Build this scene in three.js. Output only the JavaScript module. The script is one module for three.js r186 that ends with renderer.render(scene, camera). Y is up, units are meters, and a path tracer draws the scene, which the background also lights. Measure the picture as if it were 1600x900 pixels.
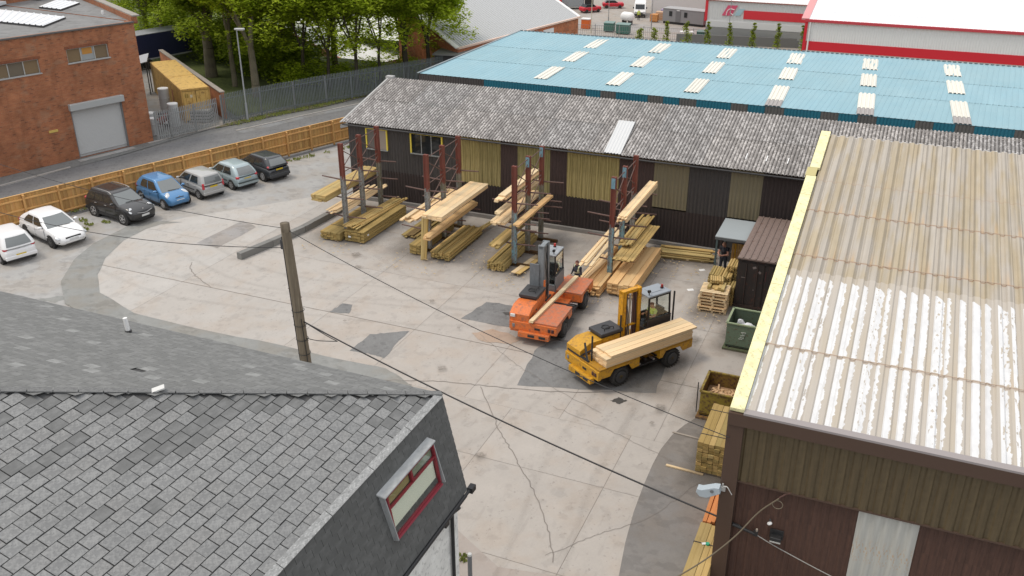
import * as THREE from 'three';
import { mergeGeometries } from 'three/addons/utils/BufferGeometryUtils.js';
import { MarchingCubes } from 'three/addons/objects/MarchingCubes.js';
import { RoundedBoxGeometry } from 'three/addons/geometries/RoundedBoxGeometry.js';

// ---------- camera, sky, sun, exposure ----------
const scene = new THREE.Scene();
const camera = new THREE.PerspectiveCamera(34.8, 16 / 9, 0.1, 3000);
camera.position.set(0, 19, 0);
camera.rotation.order = 'YXZ';
camera.rotation.set(THREE.MathUtils.degToRad(-25.2), THREE.MathUtils.degToRad(23), 0);
const renderer = new THREE.WebGLRenderer({ antialias: true });
renderer.toneMapping = THREE.LinearToneMapping;
renderer.toneMappingExposure = 1.12;
renderer.shadowMap.enabled = true;
const sun = new THREE.DirectionalLight(0xfff3e2, 1.35);
sun.position.set(-75, 120, -20);
sun.target.position.set(-20, 0, -45);
sun.castShadow = true; sun.shadow.radius = 26; sun.shadow.mapSize.set(4096, 4096);
Object.assign(sun.shadow.camera, { left: -90, right: 90, top: 90, bottom: -90, near: 1, far: 400 });
scene.add(sun, sun.target);

// ---------- seeded noise ----------
function rngOf(seed) { let a = seed >>> 0; return () => { a = (a + 0x6D2B79F5) >>> 0; let t = a; t = Math.imul(t ^ (t >>> 15), t | 1); t ^= t + Math.imul(t ^ (t >>> 7), t | 61); return ((t ^ (t >>> 14)) >>> 0) / 4294967296; }; }
let rnd = rngOf(7);
const rr = (a, b) => a + (b - a) * rnd();
const clamp = (x, a = 0, b = 1) => Math.min(b, Math.max(a, x));
const mix = (a, b, t) => a + (b - a) * t;
const sstep = (a, b, x) => { const t = clamp((x - a) / (b - a)); return t * t * (3 - 2 * t); };
const NS = 512, NZ = new Float32Array(NS * NS);
{
  const r = rngOf(99); let amp = 1, tot = 0;
  for (let per = 8; per <= 256; per *= 2) {
    const lat = new Float32Array(per * per).map(() => r());
    for (let y = 0; y < NS; y++) for (let x = 0; x < NS; x++) {
      const fx = x / NS * per, fy = y / NS * per, x0 = Math.floor(fx), y0 = Math.floor(fy);
      let tx = fx - x0, ty = fy - y0; tx = tx * tx * (3 - 2 * tx); ty = ty * ty * (3 - 2 * ty);
      const x1 = (x0 + 1) % per, y1 = (y0 + 1) % per;
      NZ[y * NS + x] += amp * mix(mix(lat[y0 * per + x0], lat[y0 * per + x1], tx), mix(lat[y1 * per + x0], lat[y1 * per + x1], tx), ty);
    }
    tot += amp; amp *= 0.55;
  }
  let lo = 1e9, hi = -1e9; for (const v of NZ) { lo = Math.min(lo, v); hi = Math.max(hi, v); }
  for (let i = 0; i < NZ.length; i++) NZ[i] = (NZ[i] - lo) / (hi - lo);
}
function nz(u, v) {   // tiles at 1
  u = (u - Math.floor(u)) * NS; v = (v - Math.floor(v)) * NS;
  const x0 = u | 0, y0 = v | 0, tx = u - x0, ty = v - y0, x1 = (x0 + 1) & (NS - 1), y1 = (y0 + 1) & (NS - 1);
  return mix(mix(NZ[y0 * NS + x0], NZ[y0 * NS + x1], tx), mix(NZ[y1 * NS + x0], NZ[y1 * NS + x1], tx), ty);
}
// ---------- sky: even overcast ----------
{
  const w = 256, h = 128, d = new Float32Array(w * h * 4);
  for (let y = 0; y < h; y++) for (let x = 0; x < w; x++) {
    const el = ((y + 0.5) / h - 0.5) * Math.PI, s = Math.max(0, Math.sin(el)), c = nz(x / w * 2, y / h * 1.3);
    const L = (0.55 + 0.66 * s) * (0.9 + 0.2 * c), i = (y * w + x) * 4;
    d[i] = L * 0.985; d[i + 1] = L; d[i + 2] = L * 1.04; d[i + 3] = 1;
  }
  const t = new THREE.DataTexture(d, w, h, THREE.RGBAFormat, THREE.FloatType);
  t.mapping = THREE.EquirectangularReflectionMapping; t.magFilter = t.minFilter = THREE.LinearFilter; t.wrapS = THREE.RepeatWrapping; t.needsUpdate = true;
  scene.background = t; scene.environment = t;
}
// ---------- textures ----------
const s2l = c => c <= 0.04045 ? c / 12.92 : ((c + 0.055) / 1.055) ** 2.4, l2s = c => c <= 0.0031308 ? c * 12.92 : 1.055 * c ** (1 / 2.4) - 0.055;
// f(u, v) gives LINEAR albedo [r, g, b]; the tile measures mu by mv metres
function tex(w, h, mu, mv, f) {
  const d = new Uint8Array(w * h * 4);
  for (let y = 0; y < h; y++) for (let x = 0; x < w; x++) {
    const c = f((x + 0.5) / w, (y + 0.5) / h), i = (y * w + x) * 4;
    for (let k = 0; k < 3; k++) d[i + k] = Math.round(255 * l2s(clamp(c[k])));
    d[i + 3] = 255;
  }
  const t = new THREE.DataTexture(d, w, h); t.colorSpace = THREE.SRGBColorSpace; t.magFilter = THREE.LinearFilter; t.minFilter = THREE.LinearMipmapLinearFilter;
  t.wrapS = t.wrapT = THREE.RepeatWrapping; t.repeat.set(1 / mu, 1 / mv); t.needsUpdate = true; return t;
}
const sc = (c, k) => [c[0] * k, c[1] * k, c[2] * k];
const mx = (a, b, t) => [mix(a[0], b[0], t), mix(a[1], b[1], t), mix(a[2], b[2], t)];
const std = (map, rough = 0.9, o = {}) => new THREE.MeshStandardMaterial({ map, roughness: rough, metalness: 0, ...o });
const lin = (r, g, b) => new THREE.Color().setRGB(r, g, b);
const flat = (r, g, b, rough = 0.7, o = {}) => new THREE.MeshStandardMaterial({ color: lin(r, g, b), roughness: rough, metalness: 0, ...o });
const variants = (m, n, spread, hue = 0) => Array.from({ length: n }, () => { const c = m.clone(); const k = 1 + (rnd() - 0.5) * 2 * spread, q = (rnd() - 0.5) * 2 * hue; c.color.setRGB(m.color.r * k * (1 + q), m.color.g * k, m.color.b * k * (1 - q)); return c; });

const T = {}, M = {};
T.grime = tex(512, 512, 2.5, 2.5, (u, v) => { const k = 0.72 + 0.4 * nz(u, v) - 0.25 * sstep(0.6, 0.8, nz(u * 3 + 0.3, v * 3)); return [k, k * 0.99, k * 0.97]; });
T.concrete = tex(1024, 1024, 9, 9, (u, v) => {
  const a = nz(u, v), b = nz(u * 4 + 0.31, v * 4 + 0.7), c = nz(u * 16 + 0.1, v * 16), s = sstep(0.62, 0.78, nz(u * 2 + 0.55, v * 2 + 0.2)), st = sstep(0.7, 0.85, nz(u * 6 + 0.2, v + 0.4));
  return sc(mx([0.375, 0.358, 0.336], [0.37, 0.34, 0.308], sstep(0.4, 0.8, nz(u + 0.4, v + 0.1))), 0.9 + 0.1 * a + 0.06 * b + 0.08 * c - 0.1 * s - 0.07 * st - 0.2 * sstep(0.72, 0.8, nz(u * 9 + 0.1, v * 9)) * sstep(0.5, 0.6, nz(u * 2, v * 2 + 0.5)));
});
T.tarmac = tex(1024, 1024, 7, 7, (u, v) => {
  const a = nz(u, v), b = nz(u * 5 + 0.3, v * 5), c = nz(u * 30, v * 30 + 0.3);
  return sc([0.17, 0.168, 0.162], 0.7 + 0.3 * a + 0.2 * b + 0.25 * c - 0.2 * sstep(0.65, 0.75, nz(u * 3, v * 3 + 0.6)));
});
T.park = tex(1024, 1024, 11, 11, (u, v) => {
  const a = nz(u, v), b = nz(u * 5 + 0.3, v * 5), c = nz(u * 30, v * 30 + 0.3), st = sstep(0.58, 0.7, nz(u * 2 + 0.2, v * 3 + 0.1));
  return sc(mx([0.345, 0.34, 0.33], [0.335, 0.315, 0.29], sstep(0.4, 0.7, nz(u + 0.7, v + 0.2))), 0.84 + 0.14 * a + 0.1 * b + 0.12 * c - 0.14 * st);
});
function brickColor(x, y, wear) {   // x, y metres on the wall
  const row = Math.floor(y / 0.08), ox = x / 0.235 + (row % 2) * 0.5, col = Math.floor(ox), fx = ox - col, fy = y / 0.08 - row;
  const h = Math.abs(Math.sin(col * 127.1 + row * 311.7) * 43758.5) % 1, mort = (fx < 0.05 || fy < 0.13) ? 1 : 0;
  let c = mx([0.34, 0.12, 0.055], [0.42, 0.165, 0.075], h); if (h > 0.93) c = [0.25, 0.095, 0.05];
  c = mx(c, [0.36, 0.24, 0.16], mort * 0.75);
  return sc(c, wear);
}
T.brick = tex(2048, 1024, 14, 8.8, (u, v) => {
  const x = u * 14, y = v * 8.8; const w = 0.7 + 0.45 * nz(u * 1.3, v * 0.9) + 0.25 * (nz(u * 5, v * 5) - 0.5) - 0.14 * sstep(0.55, 0.75, nz(u * 4, v * 0.6 + 0.3));
  return mx(brickColor(x, y, w), [0.3, 0.2, 0.13], 0.35 * sstep(0.62, 0.8, nz(u * 2 + 0.3, v * 2)));
});
const wood = (c0, c1, knots) => (u, v) => { const g = nz(u * 3, v * 0.35), f = nz(u * 16 + 0.3, v * 0.6), k = knots * sstep(0.8, 0.9, nz(u * 2.5 + 0.6, v * 3)); return sc(mx(c0, c1, clamp(g * 0.7 + f * 0.5 - 0.1)), 1.04 - 0.3 * k - 0.16 * (f - 0.5)); };
T.pine = tex(256, 1024, 0.6, 4.5, wood([0.7, 0.48, 0.25], [0.85, 0.66, 0.41], 1));
T.treated = tex(256, 1024, 0.6, 4.5, wood([0.215, 0.152, 0.05], [0.39, 0.285, 0.105], 0.8));
T.treatedPale = tex(256, 1024, 0.6, 4.5, wood([0.36, 0.25, 0.085], [0.52, 0.38, 0.16], 0.8));
T.fence = tex(256, 512, 0.9, 2, (u, v) => { const g = nz(u * 3, v * 0.5), f = nz(u * 14, v), s = sstep(0.55, 0.8, nz(u * 2 + 0.3, v * 0.5 + 0.2)); return sc(mx(mx([0.42, 0.23, 0.07], [0.58, 0.35, 0.125], g), [0.5, 0.26, 0.12], s * 0.6), 0.85 + 0.3 * f); });
T.slate = tex(512, 512, 1.1, 1.1, (u, v) => { const a = nz(u, v), b = nz(u * 5, v * 5 + 0.4), l = sstep(0.3, 0.75, nz(u * 3 + 0.2, v * 3) + 0.25 * (b - 0.5)); return sc(mx([0.185, 0.188, 0.188], [0.238, 0.241, 0.238], l), 0.88 + 0.12 * a + 0.14 * b - 0.5 * sstep(0.78, 0.83, nz(u * 7, v * 7))); });
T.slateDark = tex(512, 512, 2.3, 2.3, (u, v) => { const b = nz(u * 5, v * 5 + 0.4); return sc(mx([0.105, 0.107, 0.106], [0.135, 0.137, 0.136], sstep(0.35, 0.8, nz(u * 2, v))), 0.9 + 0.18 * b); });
T.asbestos = tex(1024, 1024, 7.2, 7.2, (u, v) => {   // x along the shed, v down the slope
  const b = nz(u * 8, v * 8), c = nz(u * 24 + 0.3, v * 12), st = nz(u * 22, v * 0.8 + 0.3), l = sstep(0.5, 0.66, nz(u * 5 + 0.5, v * 5)), d = sstep(0.52, 0.72, c) * sstep(0.3, 0.6, b);
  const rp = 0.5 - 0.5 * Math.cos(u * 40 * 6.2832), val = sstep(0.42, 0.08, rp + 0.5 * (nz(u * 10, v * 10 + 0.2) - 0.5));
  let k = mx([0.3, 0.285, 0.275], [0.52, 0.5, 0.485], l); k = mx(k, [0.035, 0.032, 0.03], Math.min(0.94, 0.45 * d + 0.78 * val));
  return sc(k, 0.86 + 0.3 * (st - 0.4) + 0.2 * (nz(u, v) - 0.3));
});
T.moss = tex(512, 512, 2.9, 2.9, (u, v) => { const s = nz(u * 4, v * 0.25), f = nz(u * 20, v * 0.6 + 0.3), g = sstep(0.3, 0.75, nz(u * 5 + 0.4, v * 0.22 + 0.1)); return sc(mx([0.33, 0.275, 0.12], [0.2, 0.165, 0.058], g), 0.66 + 0.4 * s + 0.3 * f + 0.15 * (nz(u * 2, v * 2) - 0.5)); });
T.mossDark = tex(512, 512, 2.9, 2.9, (u, v) => { const s = nz(u * 4, v * 0.25), f = nz(u * 20, v * 0.6 + 0.3); return sc(mx([0.22, 0.19, 0.125], [0.14, 0.118, 0.065], s), 0.6 + 0.55 * s + 0.3 * f); });
T.brown = tex(512, 512, 3, 3, (u, v) => sc([0.05, 0.034, 0.03], 0.7 + 0.6 * nz(u * 6, v * 0.4) + 0.25 * (nz(u * 3, v * 3) - 0.5)));
T.blueRoof = tex(1024, 512, 16, 12, (u, v) => sc(mx([0.225, 0.39, 0.455], [0.265, 0.415, 0.465], nz(u, v)), 0.93 + 0.12 * nz(u * 3, v * 0.5 + 0.2) + 0.06 * nz(u * 12, v)));
const rust = (base, amt, r0 = [0.17, 0.07, 0.03]) => (u, v) => { const a = nz(u * 2, v * 2), b = nz(u * 7 + 0.3, v * 7), s = nz(u * 9, v * 0.7 + 0.2); return sc(mx(base, r0, sstep(0.66 - amt * 0.5, 0.92 - amt * 0.35, a * 0.75 + b * 0.3)), 0.78 + 0.3 * b + 0.16 * s); };
T.yellowRust = tex(512, 512, 2, 2, rust([0.6, 0.31, 0.014], 0.3, [0.36, 0.18, 0.03]));
T.orange = tex(512, 512, 2.4, 2.4, rust([0.64, 0.16, 0.035], 0.3, [0.34, 0.12, 0.06]));
T.orangeDeck = tex(512, 512, 2.4, 2.4, rust([0.50, 0.15, 0.065], 0.5, [0.36, 0.16, 0.1]));
T.contYellow = tex(512, 512, 5, 5, rust([0.62, 0.4, 0.12], 0.14, [0.28, 0.15, 0.05]));
T.skipYellow = tex(512, 512, 1.6, 1.6, rust([0.26, 0.19, 0.025], 0.45, [0.11, 0.06, 0.025]));
T.skipGreen = tex(512, 512, 1.6, 1.6, rust([0.135, 0.185, 0.125], 0.15, [0.13, 0.1, 0.06]));
T.contDark = tex(512, 512, 2.5, 2.5, rust([0.026, 0.02, 0.018], 0.15, [0.06, 0.025, 0.018]));
T.contRoof = tex(512, 512, 2.5, 2.5, rust([0.185, 0.135, 0.115], 0.12, [0.13, 0.08, 0.06]));
T.galv = tex(256, 256, 1.5, 1.5, (u, v) => sc([0.3, 0.31, 0.31], 0.75 + 0.45 * nz(u * 2, v)));
T.felt = tex(1024, 1024, 15, 15, (u, v) => sc([0.2, 0.2, 0.198], 0.75 + 0.35 * nz(u * 2, v * 2) + 0.2 * nz(u * 12, v * 12) - 0.18 * sstep(0.6, 0.75, nz(u * 3 + 0.3, v * 3))));
T.pole = tex(128, 1024, 1, 7, (u, v) => sc(mx([0.12, 0.095, 0.068], [0.24, 0.2, 0.14], nz(u * 4, v * 0.6)), 0.65 + 0.6 * nz(u * 12, v * 0.7)));
T.bark = tex(256, 512, 1.5, 3, (u, v) => sc(mx([0.14, 0.12, 0.085], [0.26, 0.23, 0.165], nz(u * 2, v)), 0.6 + 0.6 * nz(u * 8, v * 1.5)));
T.scrub = tex(512, 512, 9, 9, (u, v) => sc(mx([0.05, 0.062, 0.02], [0.11, 0.14, 0.035], nz(u * 4, v * 4)), 0.7 + 0.6 * nz(u * 14, v * 14)));
T.verge = tex(512, 512, 9, 9, (u, v) => sc(mx([0.15, 0.125, 0.085], [0.1, 0.115, 0.05], sstep(0.45, 0.65, nz(u * 3, v * 3))), 0.7 + 0.6 * nz(u * 14, v * 14)));
// rack post: grey-blue foot, red oxide head, ragged edge between, rust freckles (v = height in metres)
const postPaint = (cut, blue) => tex(128, 1024, 1, 6, (u, v) => { const y = v * 6, e = cut + 0.5 * (nz(u * 2, v * 3) - 0.5), b = nz(u * 5, v * 16); let c = y > e ? [0.17, 0.042, 0.028] : mx([0.25, 0.26, 0.255], blue, sstep(0.35, 0.6, nz(u, v * 2))); c = mx(c, [0.12, 0.06, 0.035], sstep(0.62, 0.72, b)); return sc(c, 0.75 + 0.4 * nz(u * 9, v * 4)); });
T.post = [postPaint(3.4, [0.26, 0.27, 0.26]), postPaint(2.9, [0.2, 0.36, 0.42]), postPaint(3.2, [0.17, 0.165, 0.12])];
// near shed roof: x 0..8 m, v from the eave up 17.4 m; peeling white coat on the low sheets, rust at the laps
T.nearRoof = tex(1024, 2048, 8, 17.4, (u, v) => {
  const x = u * 8, y = v * 17.4, rib = x / 0.3333, k = Math.floor(rib), f = rib - k;
  let c = sc(mx([0.43, 0.39, 0.335], [0.41, 0.335, 0.215], 0.75 * sstep(0.35, 0.75, nz(u * 3 + 0.3, v * 0.8 + 0.1))), 0.86 + 0.2 * nz(u * 20, v * 1.5) + 0.12 * (nz(u * 3, v * 3) - 0.5));
  const hk = Math.abs(Math.sin(k * 12.9898) * 43758.5) % 1;
  c = sc(c, (0.95 + 0.08 * hk) * (f > 0.86 || f < 0.05 ? 0.72 : 1));  // thin rib shadow lines painted into the colour along each valley
  for (const [ly, a] of [[13.35, 0.35], [11.05, 1], [8.0, 1], [3.0, 1], [5.5, 0]]) {
    const dy = ly - y; if (dy > -0.03 && dy < 0.05) c = mx(c, [0.33, 0.2, 0.13], 0.6 * a);
    if (dy < 0 && dy > -0.9) c = mx(c, [0.5, 0.33, 0.17], a * 0.6 * sstep(0.45, 0.8, nz(x * 0.9, 0.3 + ly)) * (1 + dy / 0.9));
  }
  if (y < 7.1) { c = mx(c, [0.5, 0.46, 0.41], 0.5);   // coat: widest on one sheet in five, edges eaten away
    const sheet = ((k % 5) + 5) % 5, wide = [0.56, 0.62, 0.5, 0.74, 0.34][sheet] * (y < 3 ? 0.84 : 1) + 0.1 * (hk - 0.5), ragged = 0.26 * (nz(x * 0.07 + k * 0.37, y * 0.33) - 0.45) + 0.26 * (nz(0.3 + k * 0.37, y * 0.9) - 0.5);
    const g = (f + 0.16) % 1, top = 6.85 - 0.35 * g; let on = g < wide + ragged && g > 0.02 && y < top && !(y > 2.92 && y < 3.06);
    if (sheet === 3 && nz(x * 1.7, y * 0.6) > 0.7) on = false;
    if (on) c = sc([0.68, 0.685, 0.69], 0.86 + 0.2 * nz(x * 0.8, y * 0.4));
  }
  return c;
});
Object.assign(M, {
  concrete: std(T.concrete, 0.92), tarmac: std(T.tarmac, 0.95), park: std(T.park, 0.95), brick: std(T.brick, 0.92),
  pine: std(T.pine, 0.7), treated: std(T.treated, 0.85), treatedPale: std(T.treatedPale, 0.8), fence: std(T.fence, 0.85),
  slate: std(T.slate, 0.8), slateDark: std(T.slateDark, 0.72), asbestos: std(T.asbestos, 0.95), moss: std(T.moss, 0.85), mossDark: std(T.mossDark, 0.85), brown: std(T.brown, 0.8),
  blueRoof: std(T.blueRoof, 0.55), yellow: std(T.yellowRust, 0.55), orange: std(T.orange, 0.5), orangeDeck: std(T.orangeDeck, 0.7), contYellow: std(T.contYellow, 0.65),
  skipYellow: std(T.skipYellow, 0.75), skipGreen: std(T.skipGreen, 0.7), contDark: std(T.contDark, 0.7), contRoof: std(T.contRoof, 0.75), galv: std(T.galv, 0.55, { metalness: 0.3 }),
  felt: std(T.felt, 0.95), pole: std(T.pole, 0.9), bark: std(T.bark, 0.95), scrub: std(T.scrub, 1), verge: std(T.verge, 1), nearRoof: std(T.nearRoof, 0.8),
  black: flat(0.02, 0.02, 0.021, 0.55), rubber: std(T.grime, 0.9, { color: lin(0.036, 0.034, 0.032) }), darkGrey: flat(0.05, 0.05, 0.052, 0.6), steel: flat(0.5, 0.5, 0.5, 0.35, { metalness: 0.8 }), rustSteel: flat(0.1, 0.05, 0.04, 0.8),
  white: flat(0.78, 0.78, 0.77, 0.5), cream: flat(0.72, 0.66, 0.34, 0.6), red: flat(0.6, 0.02, 0.03, 0.45), lead: std(T.galv, 0.6), glass: new THREE.MeshPhysicalMaterial({ color: lin(0.96, 0.98, 0.97), roughness: 0.03, transmission: 1, thickness: 0, ior: 1.45 }),
  darkGlass: flat(0.018, 0.021, 0.023, 0.06, { }), concretePlain: std(T.concrete, 0.95), render: flat(0.74, 0.75, 0.73, 0.85), nearTrim: flat(0.3, 0.27, 0.265, 0.6), fascia: flat(0.08, 0.047, 0.032, 0.65), olive: flat(0.078, 0.056, 0.026, 0.6),
});
M.rackPost = T.post.map(t => std(t, 0.7));
// ---------- geometry helpers ----------
const V = (x, y, z) => new THREE.Vector3(x, y, z);
function prep(g) { if (g.index) g = g.toNonIndexed(); for (const k of Object.keys(g.attributes)) if (!['position', 'normal', 'uv', 'color'].includes(k)) g.deleteAttribute(k); return g; }
function boxUV(g, off = true) {   // metres, v along the longest side
  g = prep(g); const p = g.attributes.position, n = p.count, uv = new Float32Array(n * 2), a = V(), b = V(), c = V(); g.computeBoundingBox();
  const s = g.boundingBox.getSize(V()), len = s.z >= s.x && s.z >= s.y ? 2 : s.y >= s.x ? 1 : 0, ou = off ? rnd() * 5 : 0, ov = off ? rnd() * 5 : 0;
  for (let i = 0; i < n; i += 3) {
    a.fromBufferAttribute(p, i); b.fromBufferAttribute(p, i + 1); c.fromBufferAttribute(p, i + 2);
    const nn = b.clone().sub(a).cross(c.clone().sub(a)), ax = [Math.abs(nn.x), Math.abs(nn.y), Math.abs(nn.z)], d = ax[0] >= ax[1] && ax[0] >= ax[2] ? 0 : ax[1] >= ax[2] ? 1 : 2;
    const vAx = d === len ? (d + 1) % 3 : len, uAx = 3 - d - vAx;
    [a, b, c].forEach((q, k) => { const e = q.toArray(); uv[(i + k) * 2] = e[uAx] + ou; uv[(i + k) * 2 + 1] = e[vAx] + ov; });
  }
  g.setAttribute('uv', new THREE.BufferAttribute(uv, 2)); return g;
}
const E3 = new THREE.Euler(), Q4 = new THREE.Quaternion(), M4 = new THREE.Matrix4();
const put = (g, p = [0, 0, 0], r = [0, 0, 0], s = [1, 1, 1]) => g.applyMatrix4(M4.compose(V(...p), Q4.setFromEuler(E3.set(...r)), V(...s)));
const bx = (sx, sy, sz, p, r) => put(boxUV(new THREE.BoxGeometry(sx, sy, sz)), p, r);
const rb = (sx, sy, sz, rad, p, r, seg = 2) => put(boxUV(new RoundedBoxGeometry(sx, sy, sz, seg, rad)), p, r);
function bar(a, b, w, h = w) {   // square bar from a to b
  const A = V(...a), B = V(...b), d = B.clone().sub(A), L = d.length(), g = boxUV(new THREE.BoxGeometry(w, h, L));
  const m = new THREE.Matrix4().lookAt(A, B, Math.abs(d.y) / L > 0.99 ? V(1, 0, 0) : V(0, 1, 0)); m.setPosition(A.add(B).multiplyScalar(0.5)); return g.applyMatrix4(m);
}
function rod(a, b, r0, r1 = r0, seg = 8, open = false) {
  const A = V(...a), B = V(...b), d = B.clone().sub(A), L = d.length(), g = prep(new THREE.CylinderGeometry(r1, r0, L, seg, 1, open)), uv = g.attributes.uv;
  for (let i = 0; i < uv.count; i++) uv.setXY(i, uv.getX(i) * 6.28 * Math.max(r0, r1), uv.getY(i) * L);
  g.applyQuaternion(Q4.setFromUnitVectors(V(0, 1, 0), d.divideScalar(L))); return g.translate((A.x + B.x) / 2, (A.y + B.y) / 2, (A.z + B.z) / 2);
}
const tube = (pts, r, seg = 6, n = 0) => prep(new THREE.TubeGeometry(new THREE.CatmullRomCurve3(pts.map(p => V(...p))), n || pts.length * 6, r, seg));
function ext(pts, depth, p, r, bevel = 0) {   // outline in xy, depth along +z
  const s = new THREE.Shape(pts.map(q => new THREE.Vector2(q[0], q[1])));
  return put(boxUV(new THREE.ExtrudeGeometry(s, { depth, bevelEnabled: bevel > 0, bevelThickness: bevel, bevelSize: bevel, bevelOffset: -bevel, bevelSegments: 2 })), p, r);
}
function flatPoly(pts, y, uvo = [0, 0]) {   // ground sheet, pts [x, z]
  const g = prep(new THREE.ShapeGeometry(new THREE.Shape(pts.map(q => new THREE.Vector2(q[0], -q[1]))))), uv = g.attributes.uv, p = g.attributes.position;
  for (let i = 0; i < uv.count; i++) uv.setXY(i, p.getX(i) + uvo[0], p.getY(i) + uvo[1]);
  return g.rotateX(-Math.PI / 2).translate(0, y, 0);
}
function quads(list) {   // list of [p0,p1,p2,p3] with metric uv
  const pos = [], uv = [];
  for (const q of list) { const w = Math.hypot(...q[1].map((v, i) => v - q[0][i])), h = Math.hypot(...q[3].map((v, i) => v - q[0][i])), t = [[0, 0], [w, 0], [w, h], [0, h]]; for (const i of [0, 1, 2, 0, 2, 3]) { pos.push(...q[i]); uv.push(...t[i]); } }
  const g = new THREE.BufferGeometry(); g.setAttribute('position', new THREE.Float32BufferAttribute(pos, 3)); g.setAttribute('uv', new THREE.Float32BufferAttribute(uv, 2)); g.computeVertexNormals(); return g;
}
// ribbed sheet on the quad P0 P1 P2 P3 (ribs run from edge P0P1 to edge P3P2), raised by the profile along the normal
function ribbed(P0, P1, P2, P3, pitch, depth, prof = 'trap', uv0 = [0, 0], back = true) {
  const p0 = V(...P0), p1 = V(...P1), p2 = V(...P2), p3 = V(...P3), W = p0.distanceTo(p1), H = p0.distanceTo(p3), n = p1.clone().sub(p0).cross(p3.clone().sub(p0)).normalize();
  const one = prof === 'trap' ? [[0, 0], [0.14, 0], [0.26, 1], [0.74, 1], [0.86, 0]] : prof === 'rib' ? [[0, 0], [0.72, 0], [0.8, 1], [0.92, 1], [0.999, 0]] : [0, 1, 2, 3, 4, 5].map(i => [i / 6, 0.5 - 0.5 * Math.cos(i / 3 * Math.PI)]);
  const xs = []; for (let k = 0; k * pitch < W; k++) for (const [f, h] of one) { const x = (k + f) * pitch; if (x < W) xs.push([x, h * depth]); } xs.push([W, 0]);
  const pos = [], uv = [], nor = []; let prev = null;
  const pt = (x, h, top) => { const a = x / W; return (top ? p3.clone().lerp(p2, a) : p0.clone().lerp(p1, a)).addScaledVector(n, h); };
  const nrm = xs.map((q, i) => { const a = xs[Math.max(0, i - 1)], b = xs[Math.min(xs.length - 1, i + 1)]; return [-(b[1] - a[1]), b[0] - a[0]]; });
  const ux = p1.clone().sub(p0).normalize();
  for (let i = 0; i < xs.length - 1; i++) {
    const [x, h] = xs[i], [x2, h2] = xs[i + 1], A = pt(x, h, 0), B = pt(x2, h2, 0), C = pt(x2, h2, 1), D = pt(x, h, 1);
    const fl = [-(h2 - h), x2 - x], N = q => ux.clone().multiplyScalar(q[0]).addScaledVector(n, q[1]).normalize(), na = N(prof === 'sin' ? nrm[i] : fl), nb = N(prof === 'sin' ? nrm[i + 1] : fl);
    for (const [P, u, v, m] of [[A, x, 0, na], [B, x2, 0, nb], [C, x2, H, nb], [A, x, 0, na], [C, x2, H, nb], [D, x, H, na]]) { pos.push(P.x, P.y, P.z); uv.push(u + uv0[0], v + uv0[1]); nor.push(m.x, m.y, m.z); }
  }
  const g = new THREE.BufferGeometry(); g.setAttribute('position', new THREE.Float32BufferAttribute(pos, 3)); g.setAttribute('normal', new THREE.Float32BufferAttribute(nor, 3)); g.setAttribute('uv', new THREE.Float32BufferAttribute(uv, 2)); return g;
}
function color(g, f) { g = prep(g); const n = g.attributes.position.count, a = new Float32Array(n * 3), p = V(); for (let i = 0; i < n; i++) { const c = typeof f === 'function' ? f(p.fromBufferAttribute(g.attributes.position, i), i) : f; a.set(c, i * 3); } g.setAttribute('color', new THREE.BufferAttribute(a, 3)); return g; }
const merge = l => Array.isArray(l) ? (l.length === 1 ? prep(l[0]) : mergeGeometries(l.map(prep), false)) : l;

// ---------- naming ----------
const used = new Map();
function numbered(n) { const k = used.get(n) ?? 0; used.set(n, k + 1); return k ? n + '_' + String(k).padStart(3, '0') : n; }
function tag(o, label, category, group) { o.userData = { ...o.userData, label, category }; if (group) o.userData.group = group; return o; }
function thing(name, label, category, p = [0, 0, 0], ry = 0, group) { const o = new THREE.Group(); o.name = numbered(name); scene.add(o); o.position.set(...p); o.rotation.y = ry; return tag(o, label, category, group); }
function part(parent, name, g, m, label, kind) { const o = new THREE.Mesh(merge(g), m); o.name = name; parent.add(o); if (label) o.userData.label = label; if (kind) o.userData.kind = kind; return o; }
function single(name, g, m, label, category, group) { const o = new THREE.Mesh(merge(g), m); o.name = numbered(name); scene.add(o); return tag(o, label, category, group); }
function struct(name, g, m, kind = 'structure') { const o = new THREE.Mesh(merge(g), m); o.name = numbered(name); scene.add(o); o.userData.kind = kind; return o; }
function stuff(name, g, m, label, cat) { const o = struct(name, g, m, 'stuff'); o.userData.label = label; if (cat) o.userData.category = cat; return o; }

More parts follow.
